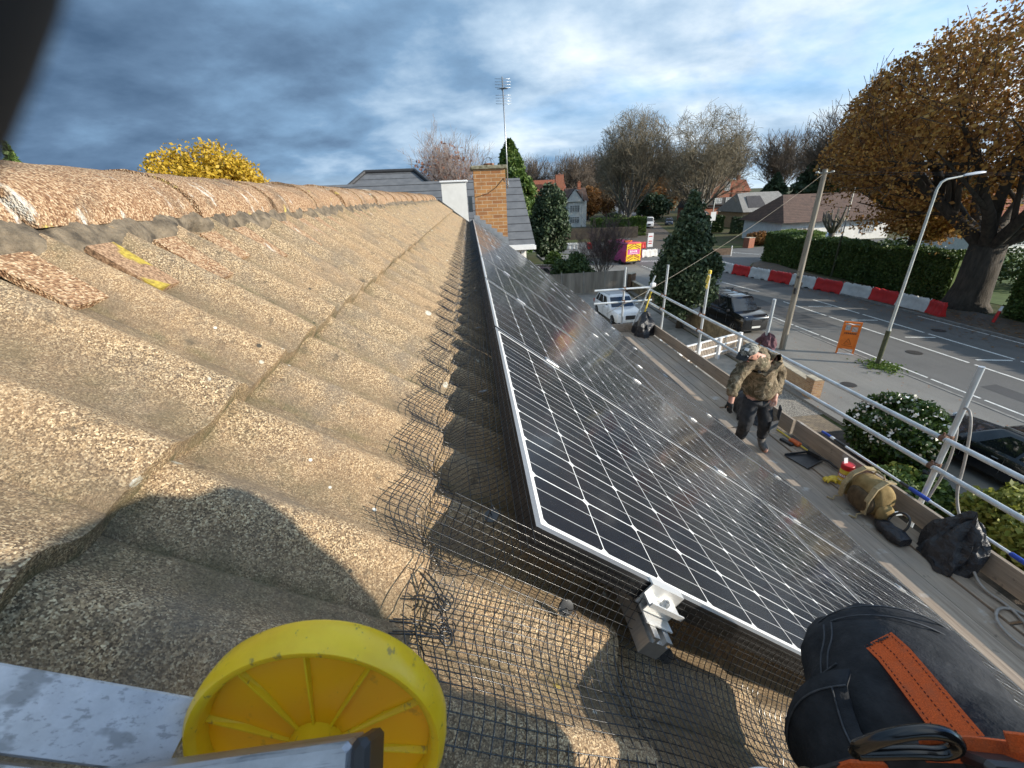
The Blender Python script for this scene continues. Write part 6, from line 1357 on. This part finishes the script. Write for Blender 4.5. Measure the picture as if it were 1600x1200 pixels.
# ------------------------------------------------------------------ street furniture
MOSSP = M('mossy_post', (.10, .10, .05), (.05, .055, .03), 6, .9); LAMPM = M('pale_grey_steel', (.50, .51, .48), (.38, .39, .36), 4, .5, .5)
def lamp(loc, h, label, side=(1, -.15), group='street lamps', s_=1.0, low=1.7, out_=1.25):
    t_ = thing('street_lamp', label, 'street lamp', loc, group); x, y = loc[:2]; d = Vector((*side, 0)).normalized()
    MB().tube([(x, y, 0), (x, y, low)], .095*s_, 12).build('post_base', MOSSP, t_, 40)
    MB().tube([(x, y, low), (x, y, low+.12), (x, y, h-.35), (x+d.x*.08, y+d.y*.08, h-.1), (x+d.x*.25, y+d.y*.25, h), (x+d.x*out_*.72, y+d.y*out_*.72, h+.10)], [.088*s_, .062*s_, .048*s_, .045*s_, .04*s_, .035*s_], 12).build('column', LAMPM, t_, 40)
    a = V(x+d.x*out_*.68, y+d.y*out_*.68, h+.10); u = V(0, 0, 1); sdd = d.cross(u); rs = []
    for q, w, hh in ((0, .05, .05), (.12, .10, .07), (.45, .13, .075), (.68, .10, .06), (.78, .04, .03)): c = a+d*q+u*q*.12; rs.append([c+sdd*w*math.cos(k)*s_+u*hh*math.sin(k)*(1 if math.sin(k) > 0 else .5) for k in np.linspace(0, 2*math.pi, 12, endpoint=False)])
    MB().rings(rs).build('lamp_head', M('lamp_head_grey', (.62, .64, .66), (.52, .54, .56), 9, .4), t_, 40); return t_
lamp((18.17, 16.39, .09), 7.75, 'tall leaning-looking street lamp with a mossy foot on the near pavement', (1, -.10))
for (x, y, h), lb, sd_ in (((23.0, 91.8, 0), 'thin street lamp in front of the white gabled house', (-1, 0)), ((34.6, 99, 0), 'thin pale lamp post at the mouth of the far road, left of the white van', (1, 0)), ((46, 92, 0), 'thin pale lamp post right of the parked white van', (-1, 0))): lamp((x, y, 0), 8.2, lb, sd_, s_=.8)
lamp((32.3, 36.0, .09), 8.0, 'mossy thin lamp post rising out of the long hedge', (-.3, .3), s_=.9, low=3.5, out_=.5)
up_l = thing('utility_pole', 'weathered wooden utility pole beside the orange sign', 'utility pole', (15.45, 19.07, 0))
POLEW = M('weathered_pole', (.30, .265, .21), (.15, .13, .10), 8, .9, bump=.6, bscale=20, stretch=(1, 1, .1))
MB().tube([(15.45, 19.07, 0), (15.47, 19.07, 4.2), (15.50, 19.07, 8.35)], [.145, .125, .10], 14).build('pole', POLEW, up_l, 40)
for c_, d_ in (((15.62, 19.05, 3.4), (.10, .14, .18)), ((15.34, 18.95, 3.1), (.10, .14, .28)), ((15.36, 18.97, 3.75), (.10, .10, .12))): MB().box(c_, d_, None, .01).build('junction_box', MATS['black_plastic'], up_l)
for z in (2.6, 3.2, 4.0, 4.8, 5.6): MB().cyl((15.3, 18.98, z), (15.64, 19.12, z+.02), .012, 6).build('climbing_step', MATS['black_plastic'], up_l)
ins = MB()
for a_ in np.linspace(0, 2*math.pi, 7): ins.bar((15.5, 19.07, 8.18), (15.5+.32*math.cos(a_), 19.07+.32*math.sin(a_), 8.22), .03, .03).lathe([(.03, 0), (.045, .03), (.03, .07)], (15.5+.32*math.cos(a_), 19.07+.32*math.sin(a_), 8.20), n=8)
ins.build('insulators', LAMPM, up_l)
for (x, y, h, lb, ln) in ((44.2, 79, 6.9, 'thin pole carrying a small white sign beyond the conifer', 1), (55.7, 76.4, 5.6, 'thin mossy pole in front of the pale bungalow roof', 0), (28.2, 84, 11, 'dark wooden pole in front of the left bare tree', 0)):
    q = thing('thin_pole', lb, 'pole', (x, y, 0)); MB().cyl((x, y, 0), (x, y, h), .09, 8).build('pole', MOSSP if not ln else LAMPM, q, 40)
    if ln: MB().box((x+.1, y-.12, 3.0), (1.0, .04, 1.5)).build('sign_plate', UPVC, q)
# overhead service wires
def wire(a, b, sag, label):
    a, b = Vector(a), Vector(b); pts = [a.lerp(b, q)-V(0, 0, sag*4*q*(1-q)) for q in np.linspace(0, 1, 16)]
    tag(MB().tube(pts, .006, 5).build('overhead_wire', MATS['black_plastic'] if label[0] != 'p' else POLEW, None, True, loc=a), label, 'wire', 'overhead telephone wires')
wire((15.5, 19.07, 8.2), (3.3, 10.3, 4.95), .25, 'pale wire from the wooden pole down past the conifer to the house')
wire((15.5, 19.07, 8.25), (60, 2, 8.6), .9, 'dark wire from the wooden pole across the oak to the right'); wire((15.5, 19.07, 8.15), (56, -8, 8.4), .9, 'second dark wire from the pole across the oak, just below the other')
# orange notice stand on the pavement
os_ = thing('sign_stand', 'orange notice stand with small posters on the pavement by the wooden pole', 'sign', (17.85, 17.9, .09))
OR_ = M('orange_sign_plastic', (.78, .20, .02), (.66, .15, .015), 4, .5)
dd_ = V(.80, -.60, 0); nn_ = V(-.60, -.80, 0)
def ob(c, w, h, d=.03, m=None, name='frame', dz=0, off=0, par=os_):
    c = V(17.85, 17.9, .09)+dd_*c+nn_*off+V(0, 0, dz); return MB().bar(c-V(0, 0, h/2), c+V(0, 0, h/2), w, d, nn_).build(name, m or OR_, par)
ob(0, .60, 1.20, .05, name='panel', dz=.86); ob(-.32, .07, 1.60, .09, dz=.80); ob(.32, .07, 1.60, .09, dz=.80); ob(0, .70, .07, .08, dz=1.57)
ob(-.14, .20, .26, .01, M('grey_poster', (.42, .45, .44), (.22, .24, .24), 14, .6), 'poster', 1.32, .032); ob(.13, .22, .24, .01, M('pale_poster', (.55, .50, .46), (.25, .17, .14), 18, .6), 'poster', 1.25, .032)
tx = MB(); 
for i in range(7): c = V(17.85, 17.9, .09)+dd_*(-.21+.07*i)+nn_*.034+V(0, 0, 1.04); tx.bar(c-V(0, 0, .035), c+V(0, 0, .035), .04, .006, nn_)
tx.build('notice_lettering', MATS['black_plastic'], os_)
wd = MB()
for a0, a1 in (((0, .78), (-.14, .50)), ((0, .78), (.14, .50)), ((-.14, .50), (.14, .50)), ((-.05, .62), (.05, .56)), ((-.22, .44), (.22, .40))): wd.bar(V(17.85, 17.9, .09)+dd_*a0[0]+nn_*.035+V(0, 0, a0[1]), V(17.85, 17.9, .09)+dd_*a1[0]+nn_*.035+V(0, 0, a1[1]), .02, .006, nn_)
wd.build('warning_symbol', M('dark_orange', (.35, .09, .01), (.28, .07, .01), 9, .6), os_)
MB().bar(V(17.85, 17.9, .12)-dd_*.30+nn_*.1, V(17.85, 17.9, .12)+dd_*.34+nn_*.1, .06, .05).build('foot', UPVC, os_)
# water-filled road barriers, red and white in turn
BRED = M('barrier_red', (.58, .02, .018), (.46, .015, .014), 2, .5); BWHT = M('barrier_white', (.66, .65, .62), (.50, .49, .46), 2, .55, bump=.3)
def barrier(a, b, mat, label, h=.92):
    a, b = Vector((*a, 0)), Vector((*b, 0)); c = (a+b)/2; o = thing('road_barrier', label, 'barrier', c, 'red and white plastic road barriers'); d = (b-a).normalized(); s = V(-d.y, d.x, 0); L = (b-a).length-.03; rs = []
    n_ = 18
    for i in range(n_+1):
        u = -L/2+L*i/n_; rib = .035*(1 if (i % 6) in (2, 3) else 0); top = h-(.06 if i in (0, n_) else 0)+.02*math.sin(i*1.3)-(.10 if (i % 6) == 5 and 0 < i < n_ else 0); cut = .09 if (i % 9) in (3, 4, 5) else 0
        prof = [(-.20+rib, cut), (-.21+rib, .14), (-.13+rib, .34), (-.09+rib*.5, .62), (-.10, top-.06), (-.06, top), (.06, top), (.10, top-.06), (.09-rib*.5, .62), (.13-rib, .34), (.21-rib, .14), (.20-rib, cut)]
        rs.append([c+d*u+s*p+V(0, 0, max(z, 0)) for p, z in prof])
    MB().rings(rs).build('shell', mat, o, 50); MB().cyl(c+d*L/2+V(0, 0, .1), c+d*L/2+V(0, 0, h+.04), .03, 8).build('coupling_pin', mat, o)
    return o
ends = [(24.95, 43.6), (25.1, 42.2), (25.3, 39.9), (25.75, 37.9), (26.3, 35.9), (26.8, 33.8), (27.3, 31.7), (27.8, 29.6), (28.15, 27.5), (28.3, 25.6), (28.35, 23.55), (28.15, 22.45)]
names = ['first of the row, by the conifer', 'second of the row, next to the conifer', 'third of the row from the conifer', 'fourth of the row from the conifer', 'fifth of the row, left of the wooden pole', 'sixth of the row, right of the wooden pole', 'seventh of the row, between pole and street lamp', 'eighth of the row, between pole and street lamp', 'ninth of the row, touching the street lamp from the left', 'tenth of the row, just right of the street lamp', 'last and shortest at the right end of the row']
for i in range(11): barrier(ends[i], ends[i+1], BRED if i % 2 == 0 else BWHT, ('red' if i % 2 == 0 else 'white')+' plastic road barrier, '+names[i])
for a, b, m_, lb in (((27.3, 50.6), (29.2, 50.9), BWHT, 'white plastic road barrier alone behind the row, right of the conifer'), ((20.0, 53.3), (21.3, 53.9), BRED, 'red plastic road barrier right of the pink van'), ((21.4, 53.8), (23.6, 54.2), BWHT, 'white plastic road barrier between the pink van and the conifer'), ((24.0, 62.5), (25.4, 62.6), BRED, 'red plastic barrier standing apart beyond the pink van'),
    ((12.4, 66.5), (13.8, 66.2), BRED, 'red plastic barrier left of the purple-brown shrub'), ((10.9, 67.1), (12.2, 66.7), BWHT, 'white plastic barrier at the left end, by the evergreen'), ((14.2, 66.1), (16.0, 65.6), BWHT, 'white plastic barrier behind the purple-brown shrub'), ((17.3, 65.3), (18.2, 65.0), BRED, 'red plastic barrier just left of the pink van roof')): barrier(a, b, m_, lb)
bs = thing('sign_board', 'white board with red marks standing by the lone red barrier', 'sign', (25.6, 61.5, 0)); MB().box((25.6, 61.5, 1.25), (.8, .06, 1.9)).build('board', UPVC, bs); m = MB()
for z in (.8, 1.1, 1.75): m.box((25.6, 61.46, z), (.5, .02, .12))
m.build('red_marks', BRED, bs)
gb_ = thing('works_board', 'brown board barrier with white ends beside the lone white barrier', 'barrier', (30.4, 51, 0)); MB().box((30.4, 51.1, .55), (2.5, .08, .8)).build('board', M('brown_board', (.16, .11, .075), (.10, .07, .05), 4, .9), gb_)
for x in (29.1, 31.7): MB().box((x, 51.1, .6), (.10, .12, 1.2)).build('end_post', UPVC, gb_)
bo = thing('bollard', 'leaning red and white marker post on the far pavement by the oak', 'bollard', (29.6, 20.9, .09)); MB().tube([(29.6, 20.9, .09), (29.72, 20.9, .75)], .075, 10).build('post', BRED, bo, 40); MB().tube([(29.72, 20.9, .75), (29.78, 20.9, 1.02)], [.078, .06], 10).build('reflective_top', UPVC, bo, 40)
ns = thing('street_sign', 'low white street name sign by the left junction', 'sign', (14.3, 73, 0)); MB().box((14.3, 73, 1.9), (2.0, .06, .45)).build('plate', UPVC, ns); MB().cyl((13.6, 73, 0), (13.6, 73, 1.7), .05, 6).build('post', LAMPM, ns); MB().cyl((15.0, 73, 0), (15.0, 73, 1.7), .05, 6).build('post', LAMPM, ns)
m = MB()
for i in range(8): m.box((13.55+.21*i, 72.96, 1.9), (.12, .01, .22))
m.build('sign_lettering', MATS['black_plastic'], ns)
gp = thing('goal_frame', 'white metal frame standing on the lawn behind the hedge', 'frame', (46, 34, 0)); MB().tube(smooth_path([(41.6, 33.5, 0), (41.9, 33.4, 2.6), (42.5, 33.3, 2.8), (45.4, 31.7, 2.8), (46, 31.4, 2.6), (46.1, 31.3, 0)], 1), .05, 8).build('frame_tube', UPVC, gp, True)

# ------------------------------------------------------------------ vehicles
TYRE = M('tyre_rubber', (.02, .02, .02), (.012, .012, .012), 20, .85); RIM = M('alloy_rim', (.45, .46, .47), (.3, .31, .32), 10, .35, .8); LENS = M('headlamp_glass', (.62, .64, .64), (.35, .37, .38), 12, .12, .2, spec=.9); RLENS = M('tail_lamp', (.42, .015, .012), (.28, .01, .01), 12, .2); CGL = M('car_glass', (.020, .026, .030), (.012, .015, .018), 1, .05, 0, spec=1.0); PLATEW = M('plate_white', (.70, .70, .66), (.6, .6, .56), 20, .4); PLATEY = M('plate_yellow', (.72, .58, .06), (.6, .48, .05), 20, .4)
def paint(name, c, m=.0): return M(name, c, tuple(x*.88 for x in c), 2, .22, m, coat=.8)
def car(label, cat, loc, rotz, L, W, H, col, kind='suv', extras=(), name='parked_car'):
    """local frame: x forward, y left, z up; cross-sections lofted nose to tail"""
    o = thing(name, label, cat, loc); o.rotation_euler = (0, 0, rotz); w = W/2
    belt = H*.60; hood = H*(.56 if kind != 'van' else .5)
    if kind == 'suv': st = [(.50, .30, hood*.80, .72), (.485, .24, hood*.90, .88), (.44, .20, hood*.97, .96), (.30, .18, hood*1.02, 1.0), (.20, .18, belt, 1.0), (-.10, .18, belt*1.02, 1.0), (-.38, .18, belt*1.04, 1.0), (-.46, .22, belt*1.02, .95), (-.495, .30, belt*.92, .86)]
    elif kind == 'mpv': st = [(.50, .30, hood*.86, .74), (.485, .24, hood*.95, .90), (.43, .20, hood*1.02, .97), (.32, .18, hood*1.08, 1.0), (.24, .18, belt, 1.0), (-.10, .18, belt*1.0, 1.0), (-.44, .18, belt*1.0, 1.0), (-.485, .20, belt*.98, .97), (-.50, .28, belt*.94, .93)]
    else: st = [(.50, .32, hood*.80, .80), (.485, .26, hood*.92, .92), (.42, .22, hood*1.05, .98), (.36, .2, hood*1.15, 1.0), (.30, .2, belt, 1.0), (-.2, .2, belt, 1.0), (-.495, .2, belt, 1.0), (-.50, .24, belt, .99)]
    def sect(x, zb, zt, k): ww = w*k; return [(x*L, -ww*.86, zb), (x*L, -ww*.98, zb+.10), (x*L, -ww, zb+(zt-zb)*.55), (x*L, -ww*.97, zt-.07), (x*L, -ww*.90, zt), (x*L, 0, zt+.025), (x*L, ww*.90, zt), (x*L, ww*.97, zt-.07), (x*L, ww, zb+(zt-zb)*.55), (x*L, ww*.98, zb+.10), (x*L, ww*.86, zb)]
    b = MB(); b.rings([sect(*s_) for s_ in st])
    # greenhouse
    if kind == 'suv': xb0, xb1, xt0, xt1 = .22, -.47, .06, -.36
    elif kind == 'mpv': xb0, xb1, xt0, xt1 = .27, -.495, .14, -.47
    else: xb0, xb1, xt0, xt1 = .33, -.498, .22, -.495
    lv = [(0, belt-.01, xb0, xb1, .925), (1, H*.965, xt0, xt1, .80 if kind != 'van' else .90), (1.2, H*.993, xt0-.02, xt1+.02, .72 if kind != 'van' else .84), (1.3, H, xt0-.05, xt1+.05, .55)]
    def gring(z, a, c, k): ww = w*k; return [(a*L, -ww*.93, z), (a*L+.03, 0, z), (a*L, ww*.93, z), ((a-.02)*L, ww, z), ((c+.02)*L, ww, z), (c*L, ww*.93, z), (c*L-.02, 0, z), (c*L, -ww*.93, z), ((c+.02)*L, -ww, z), ((a-.02)*L, -ww, z)]
    b.rings([gring(z, a, c, k) for _, z, a, c, k in lv])
    local_mesh(b, 'body', col, o, True)
    (_, z0, a0, c0, k0), (_, z1, a1, c1, k1) = lv[0], lv[1]
    def P_(s_, u, v, push=.012): # side glass point, u 0 front..1 rear, v 0 belt..1 roof
        x = ((a0-.02)*(1-u)+(c0+.02)*u)*(1-v)+((a1-.02)*(1-u)+(c1+.02)*u)*v; return (x*L, s_*(w*(k0*(1-v)+k1*v)+push), z0*(1-v)+z1*v)
    cuts = {'suv': [(.13, .42), (.45, .74), (.77, .93)], 'mpv': [(.12, .40), (.43, .70), (.73, .95)], 'van': [(.05, .20)]}[kind]
    for s_ in (-1, 1):
        for u0, u1 in cuts:
            m = MB(); q = [P_(s_, u0+(.06 if u0 < .2 else 0)*0, .10), P_(s_, u1, .10), P_(s_, u1-.01, .88), P_(s_, u0+.03, .88)]; q2 = [(x, y-s_*.02, z) for x, y, z in q]
            m.add(q+q2, [(0, 1, 2, 3), (7, 6, 5, 4), (0, 4, 5, 1), (1, 5, 6, 2), (2, 6, 7, 3), (3, 7, 4, 0)]); local_mesh(m, 'window', CGL, o)
        m = MB(); m.box((a0*L-.25, s_*(w+.10), belt+.04), (.12, .20, .14), None, .03); local_mesh(m, 'mirror', MATS['black_plastic'] if col is not WPNT else col, o)
        for xx in (.335, -.31): 
            m = MB(); m.lathe([(.20, -.11), (.31, -.10), (.335, -.06), (.335, .06), (.31, .10), (.20, .11)], (xx*L, s_*(w-.10), .335), (0, 1, 0), 22); wl_ = local_mesh(m, 'wheel', TYRE, o, True)
            m = MB(); m.lathe([(.02, .0), (.20, .012), (.215, .03)], (xx*L, s_*(w+.005-.01), .335), (0, s_, 0), 22, False)
            for k in range(5): a = k*1.2566; m.bar((xx*L, s_*(w+.012), .335), (xx*L+.19*math.cos(a), s_*(w+.012), .335+.19*math.sin(a)), .05, .02)
            local_mesh(m, 'rim', RIM, wl_)
        m = MB(); m.lathe([(.01, -.02), (.15 if kind != 'suv' else .12, .0), (.13, .05), (.06, .08), (.01, .085)], (.475*L, s_*w*.68, hood*.84), (1, s_*.35, .25), 14); local_mesh(m, 'headlight', LENS, o, True)
        m = MB(); m.box((-.487*L, s_*w*.86, belt*.85), (.07, .14, .26), None, .02); local_mesh(m, 'tail_light', RLENS, o)
    for nm_, A0, A1, sg in (('windscreen', a0, a1, 1), ('rear_window', c0, c1, -1)):
        if nm_ == 'rear_window' and kind == 'van': continue
        q = [(((A0*(1-v)+A1*v)*L+sg*.012+(.03 if sg > 0 else -.02)*(1-abs(u))), u*w*.90*(k0*(1-v)+k1*v), z0*(1-v)+z1*v) for v in (.06, .92) for u in (-1, -.5, 0, .5, 1)]
        m = MB().add(q+[(x-sg*.02, y, z) for x, y, z in q], [(0, 1, 6, 5), (1, 2, 7, 6), (2, 3, 8, 7), (3, 4, 9, 8), (15, 16, 11, 10), (16, 17, 12, 11), (17, 18, 13, 12), (18, 19, 14, 13)]); local_mesh(m, nm_, CGL, o, True)
    m = MB().box((.50*L-.01, 0, hood*.66), (.05, W*.36, hood*.30), None, .02); local_mesh(m, 'grille', MATS['black_plastic'], o)
    m = MB().box((.50*L+.018, 0, hood*.42), (.012, .52, .11)); local_mesh(m, 'number_plate', PLATEW, o)
    m = MB().box((-.50*L-.012, 0, belt*.60), (.012, .52, .11)); local_mesh(m, 'number_plate', PLATEY, o)
    local_mesh(MB().box((.48*L, 0, .27), (.12, W*.80, .12), None, .03), 'front_bumper', MATS['black_plastic'], o); local_mesh(MB().box((-.49*L, 0, .30), (.08, W*.84, .14), None, .03), 'rear_bumper', MATS['black_plastic'], o)
    m = MB()
    for s_ in (-1, 1): m.bar((a1*L-.05, s_*w*.70, H+.03), (c1*L+.05, s_*w*.70, H+.03), .03, .03)
    if 'bars' in extras:
        for xx in (.02, -.30): m.bar((xx*L, -w*.82, H+.09), (xx*L, w*.82, H+.09), .05, .035).box((xx*L, -w*.72, H+.05), (.06, .05, .08)).box((xx*L, w*.72, H+.05), (.06, .05, .08))
    if kind != 'van': local_mesh(m, 'roof_bars', MATS['black_plastic'] if 'bars' in extras else RIM, o)
    dl = MB()
    for s_ in (-1, 1):
        for xx in (.02, -.20): dl.box((xx*L-.12, s_*(w+.004), belt-.14), (.16, .02, .03), None, .006)
        for xx in (.16, -.05, -.26): dl.bar((xx*L, s_*(w+.002), .40), (xx*L, s_*(w*.99), belt-.08), .008, .008)
    local_mesh(dl, 'door_handle', RIM if 'dark' in extras else MATS['black_plastic'], o)
    return o
WPNT = paint('white_paint', (.74, .75, .76)); BPNT = paint('black_paint', (.010, .011, .013)); SPNT = paint('silver_paint', (.42, .44, .46), .5)
car('white car with a large dark grille parked on the neighbouring drive', 'car', (9.35, 27.0, 0), R(-86), 4.4, 1.85, 1.62, WPNT, 'suv')
car('black people carrier with roof bars parked beyond the picket gate', 'car', (15.45, 23.7, .09), R(-86), 4.25, 1.80, 1.86, BPNT, 'mpv', ('bars', 'dark'))
nc = car('black car at the right edge behind the camellia bush', 'car', (14.45, 8.3, .12), R(92), 4.5, 1.84, 1.55, BPNT, 'suv', ('dark',))
car('silver car parked in the corner garden beyond the small brick pier', 'car', (49.5, 58.0, .0), R(-60), 4.2, 1.75, 1.5, SPNT, 'suv')
car('small dark car behind the silver car by the hedge', 'car', (44, 108, 0), R(-110), 4.2, 1.75, 1.5, BPNT, 'suv'); car('dark blue car parked right of the distant white van', 'car', (47.5, 104, 0), R(-112), 4.2, 1.75, 1.5, paint('blue_paint', (.03, .05, .10)), 'suv')
car('dark red car partly hidden under the column evergreen', 'car', (7.3, 41.5, 0), R(-20), 4.1, 1.7, 1.45, paint('maroon_paint', (.07, .015, .02)), 'suv')
car('white van parked far down the road under the bare trees', 'van', (40.6, 99.5, 0), R(-108), 4.9, 2.0, 2.25, WPNT, 'van', name='parked_van')
# pink and orange works van
PINKV = NT('pink_orange_van_paint'); t = PINKV; s_ = t.n('ShaderNodeSeparateXYZ'); t.l(t.co(), s_.inputs[0])
PINKV = t.fin(t.ramp(t.math('ADD', t.math('MULTIPLY', s_.outputs[0], .17), .52), [(0.0, (.78, .20, .02)), (.06, (.55, .05, .20)), (.45, (.50, .035, .24)), (.75, (.62, .10, .10)), (1.0, (.80, .22, .03))]), .3, 0, .5, .6)
pv = thing('works_van', 'pink and orange works van with yellow chevrons on its rear, in the junction', 'van', (17.55, 50.8, 0)); pv.rotation_euler = (0, 0, R(101.5))
m = MB(); VL, VW, VH = 5.8, 2.0, 2.55
secs = []
for x, zt, k in ((-.5, VH*.97, .955), (-.49, VH*.995, .985), (-.2, VH, 1), (.20, VH, 1), (.30, VH*.96, .98), (.385, VH*.62, .97), (.47, VH*.52, .93), (.50, VH*.36, .84)):
    w = VW/2*k; zb = .38; secs.append([(x*VL, -w*.92, zb), (x*VL, -w, zb+.15), (x*VL, -w*1.0, zb+(zt-zb)*.5), (x*VL, -w*.93, zt-.14), (x*VL, -w*.80, zt-.02), (x*VL, 0, zt+.01), (x*VL, w*.80, zt-.02), (x*VL, w*.93, zt-.14), (x*VL, w, zb+(zt-zb)*.5), (x*VL, w, zb+.15), (x*VL, w*.92, zb)])
m.rings(secs); local_mesh(m, 'body', PINKV, pv, True)
YCH = M('chevron_yellow', (.85, .62, .02), (.75, .52, .015), 6, .4); ORV = M('van_orange', (.78, .20, .02), (.7, .16, .02), 6, .4); PKP = M('panel_pink', (.62, .10, .34), (.55, .08, .28), 6, .4)
xr = -.5*VL-.012
m = MB().box((xr, 0, 1.42), (.02, 1.78, 1.86), None, .008); local_mesh(m, 'rear_doors', YCH, pv)
m = MB().box((xr-.012, 0, 1.50), (.012, 1.56, .56)); local_mesh(m, 'rear_panel', PKP, pv)
cv = MB()
for z in (.62, .86, 1.02, 1.90, 2.12):
    for s_ in (-1, 1): cv.add([(xr-.018, s_*.04, z+.16), (xr-.018, s_*.04, z+.27), (xr-.018, s_*.80, z-.07), (xr-.018, s_*.80, z-.18)], [(0, 1, 2, 3) if s_ < 0 else (3, 2, 1, 0)])
local_mesh(cv, 'chevrons', MATS['dark_orange'], pv)
lt = MB()
for i, h_ in enumerate((.22, .22, .12, .22, .22)): lt.box((xr-.020, .42-.19*i, 1.56), (.008, .12, h_))
lt.box((xr-.020, 0, 1.33), (.008, 1.1, .05)); local_mesh(lt, 'rear_lettering', UPVC, pv)
for sgn in (-1, 1):
    lt = MB(); lt.lathe([(.12, 0), (.20, .004), (.20, .008), (.12, .008)], (-1.0*1, sgn*1.005, 1.55), (0, sgn, 0), 18, False)
    for i in range(6): lt.box((-.62+.17*i, sgn*1.008, 1.55), (.10, .012, .16))
    local_mesh(lt, 'side_lettering', UPVC, pv)
    m = MB().box((xr, sgn*.96, 1.35), (.06, .10, .60), None, .02); local_mesh(m, 'tail_light', RLENS, pv)
    for xx in (.33, -.30):
        m = MB(); m.lathe([(.20, -.12), (.32, -.11), (.35, -.06), (.35, .06), (.32, .11), (.20, .12)], (xx*VL, sgn*(VW/2-.11), .35), (0, 1, 0), 20); local_mesh(m, 'wheel', TYRE, pv, True)
    m = MB().add([(.335*VL, sgn*.985, 1.40), (.20*VL, sgn*1.0, 1.40), (.20*VL, sgn*.955, 2.05), (.29*VL, sgn*.95, 2.05)], [(0, 1, 2, 3)]); local_mesh(m, 'window', CGL, pv)
m = MB().box((xr-.02, 0, .42), (.14, 1.95, .16), None, .03); local_mesh(m, 'bumper', MATS['black_plastic'], pv); m = MB().box((xr-.02, -.2, .62), (.02, .52, .11)); local_mesh(m, 'number_plate', PLATEY, pv)
m = MB().box((-.35*VL, .3, VH+.06), (.25, 1.0, .12), None, .03); local_mesh(m, 'beacon_bar', ORV, pv)
# flag on the near car roof and its aerial are left as a small roof box
m = MB().box((-.3, -.35, 1.60), (.5, .16, .07), (0, 0, .3), .02); local_mesh(m, 'roof_fitting', RIM, nc)
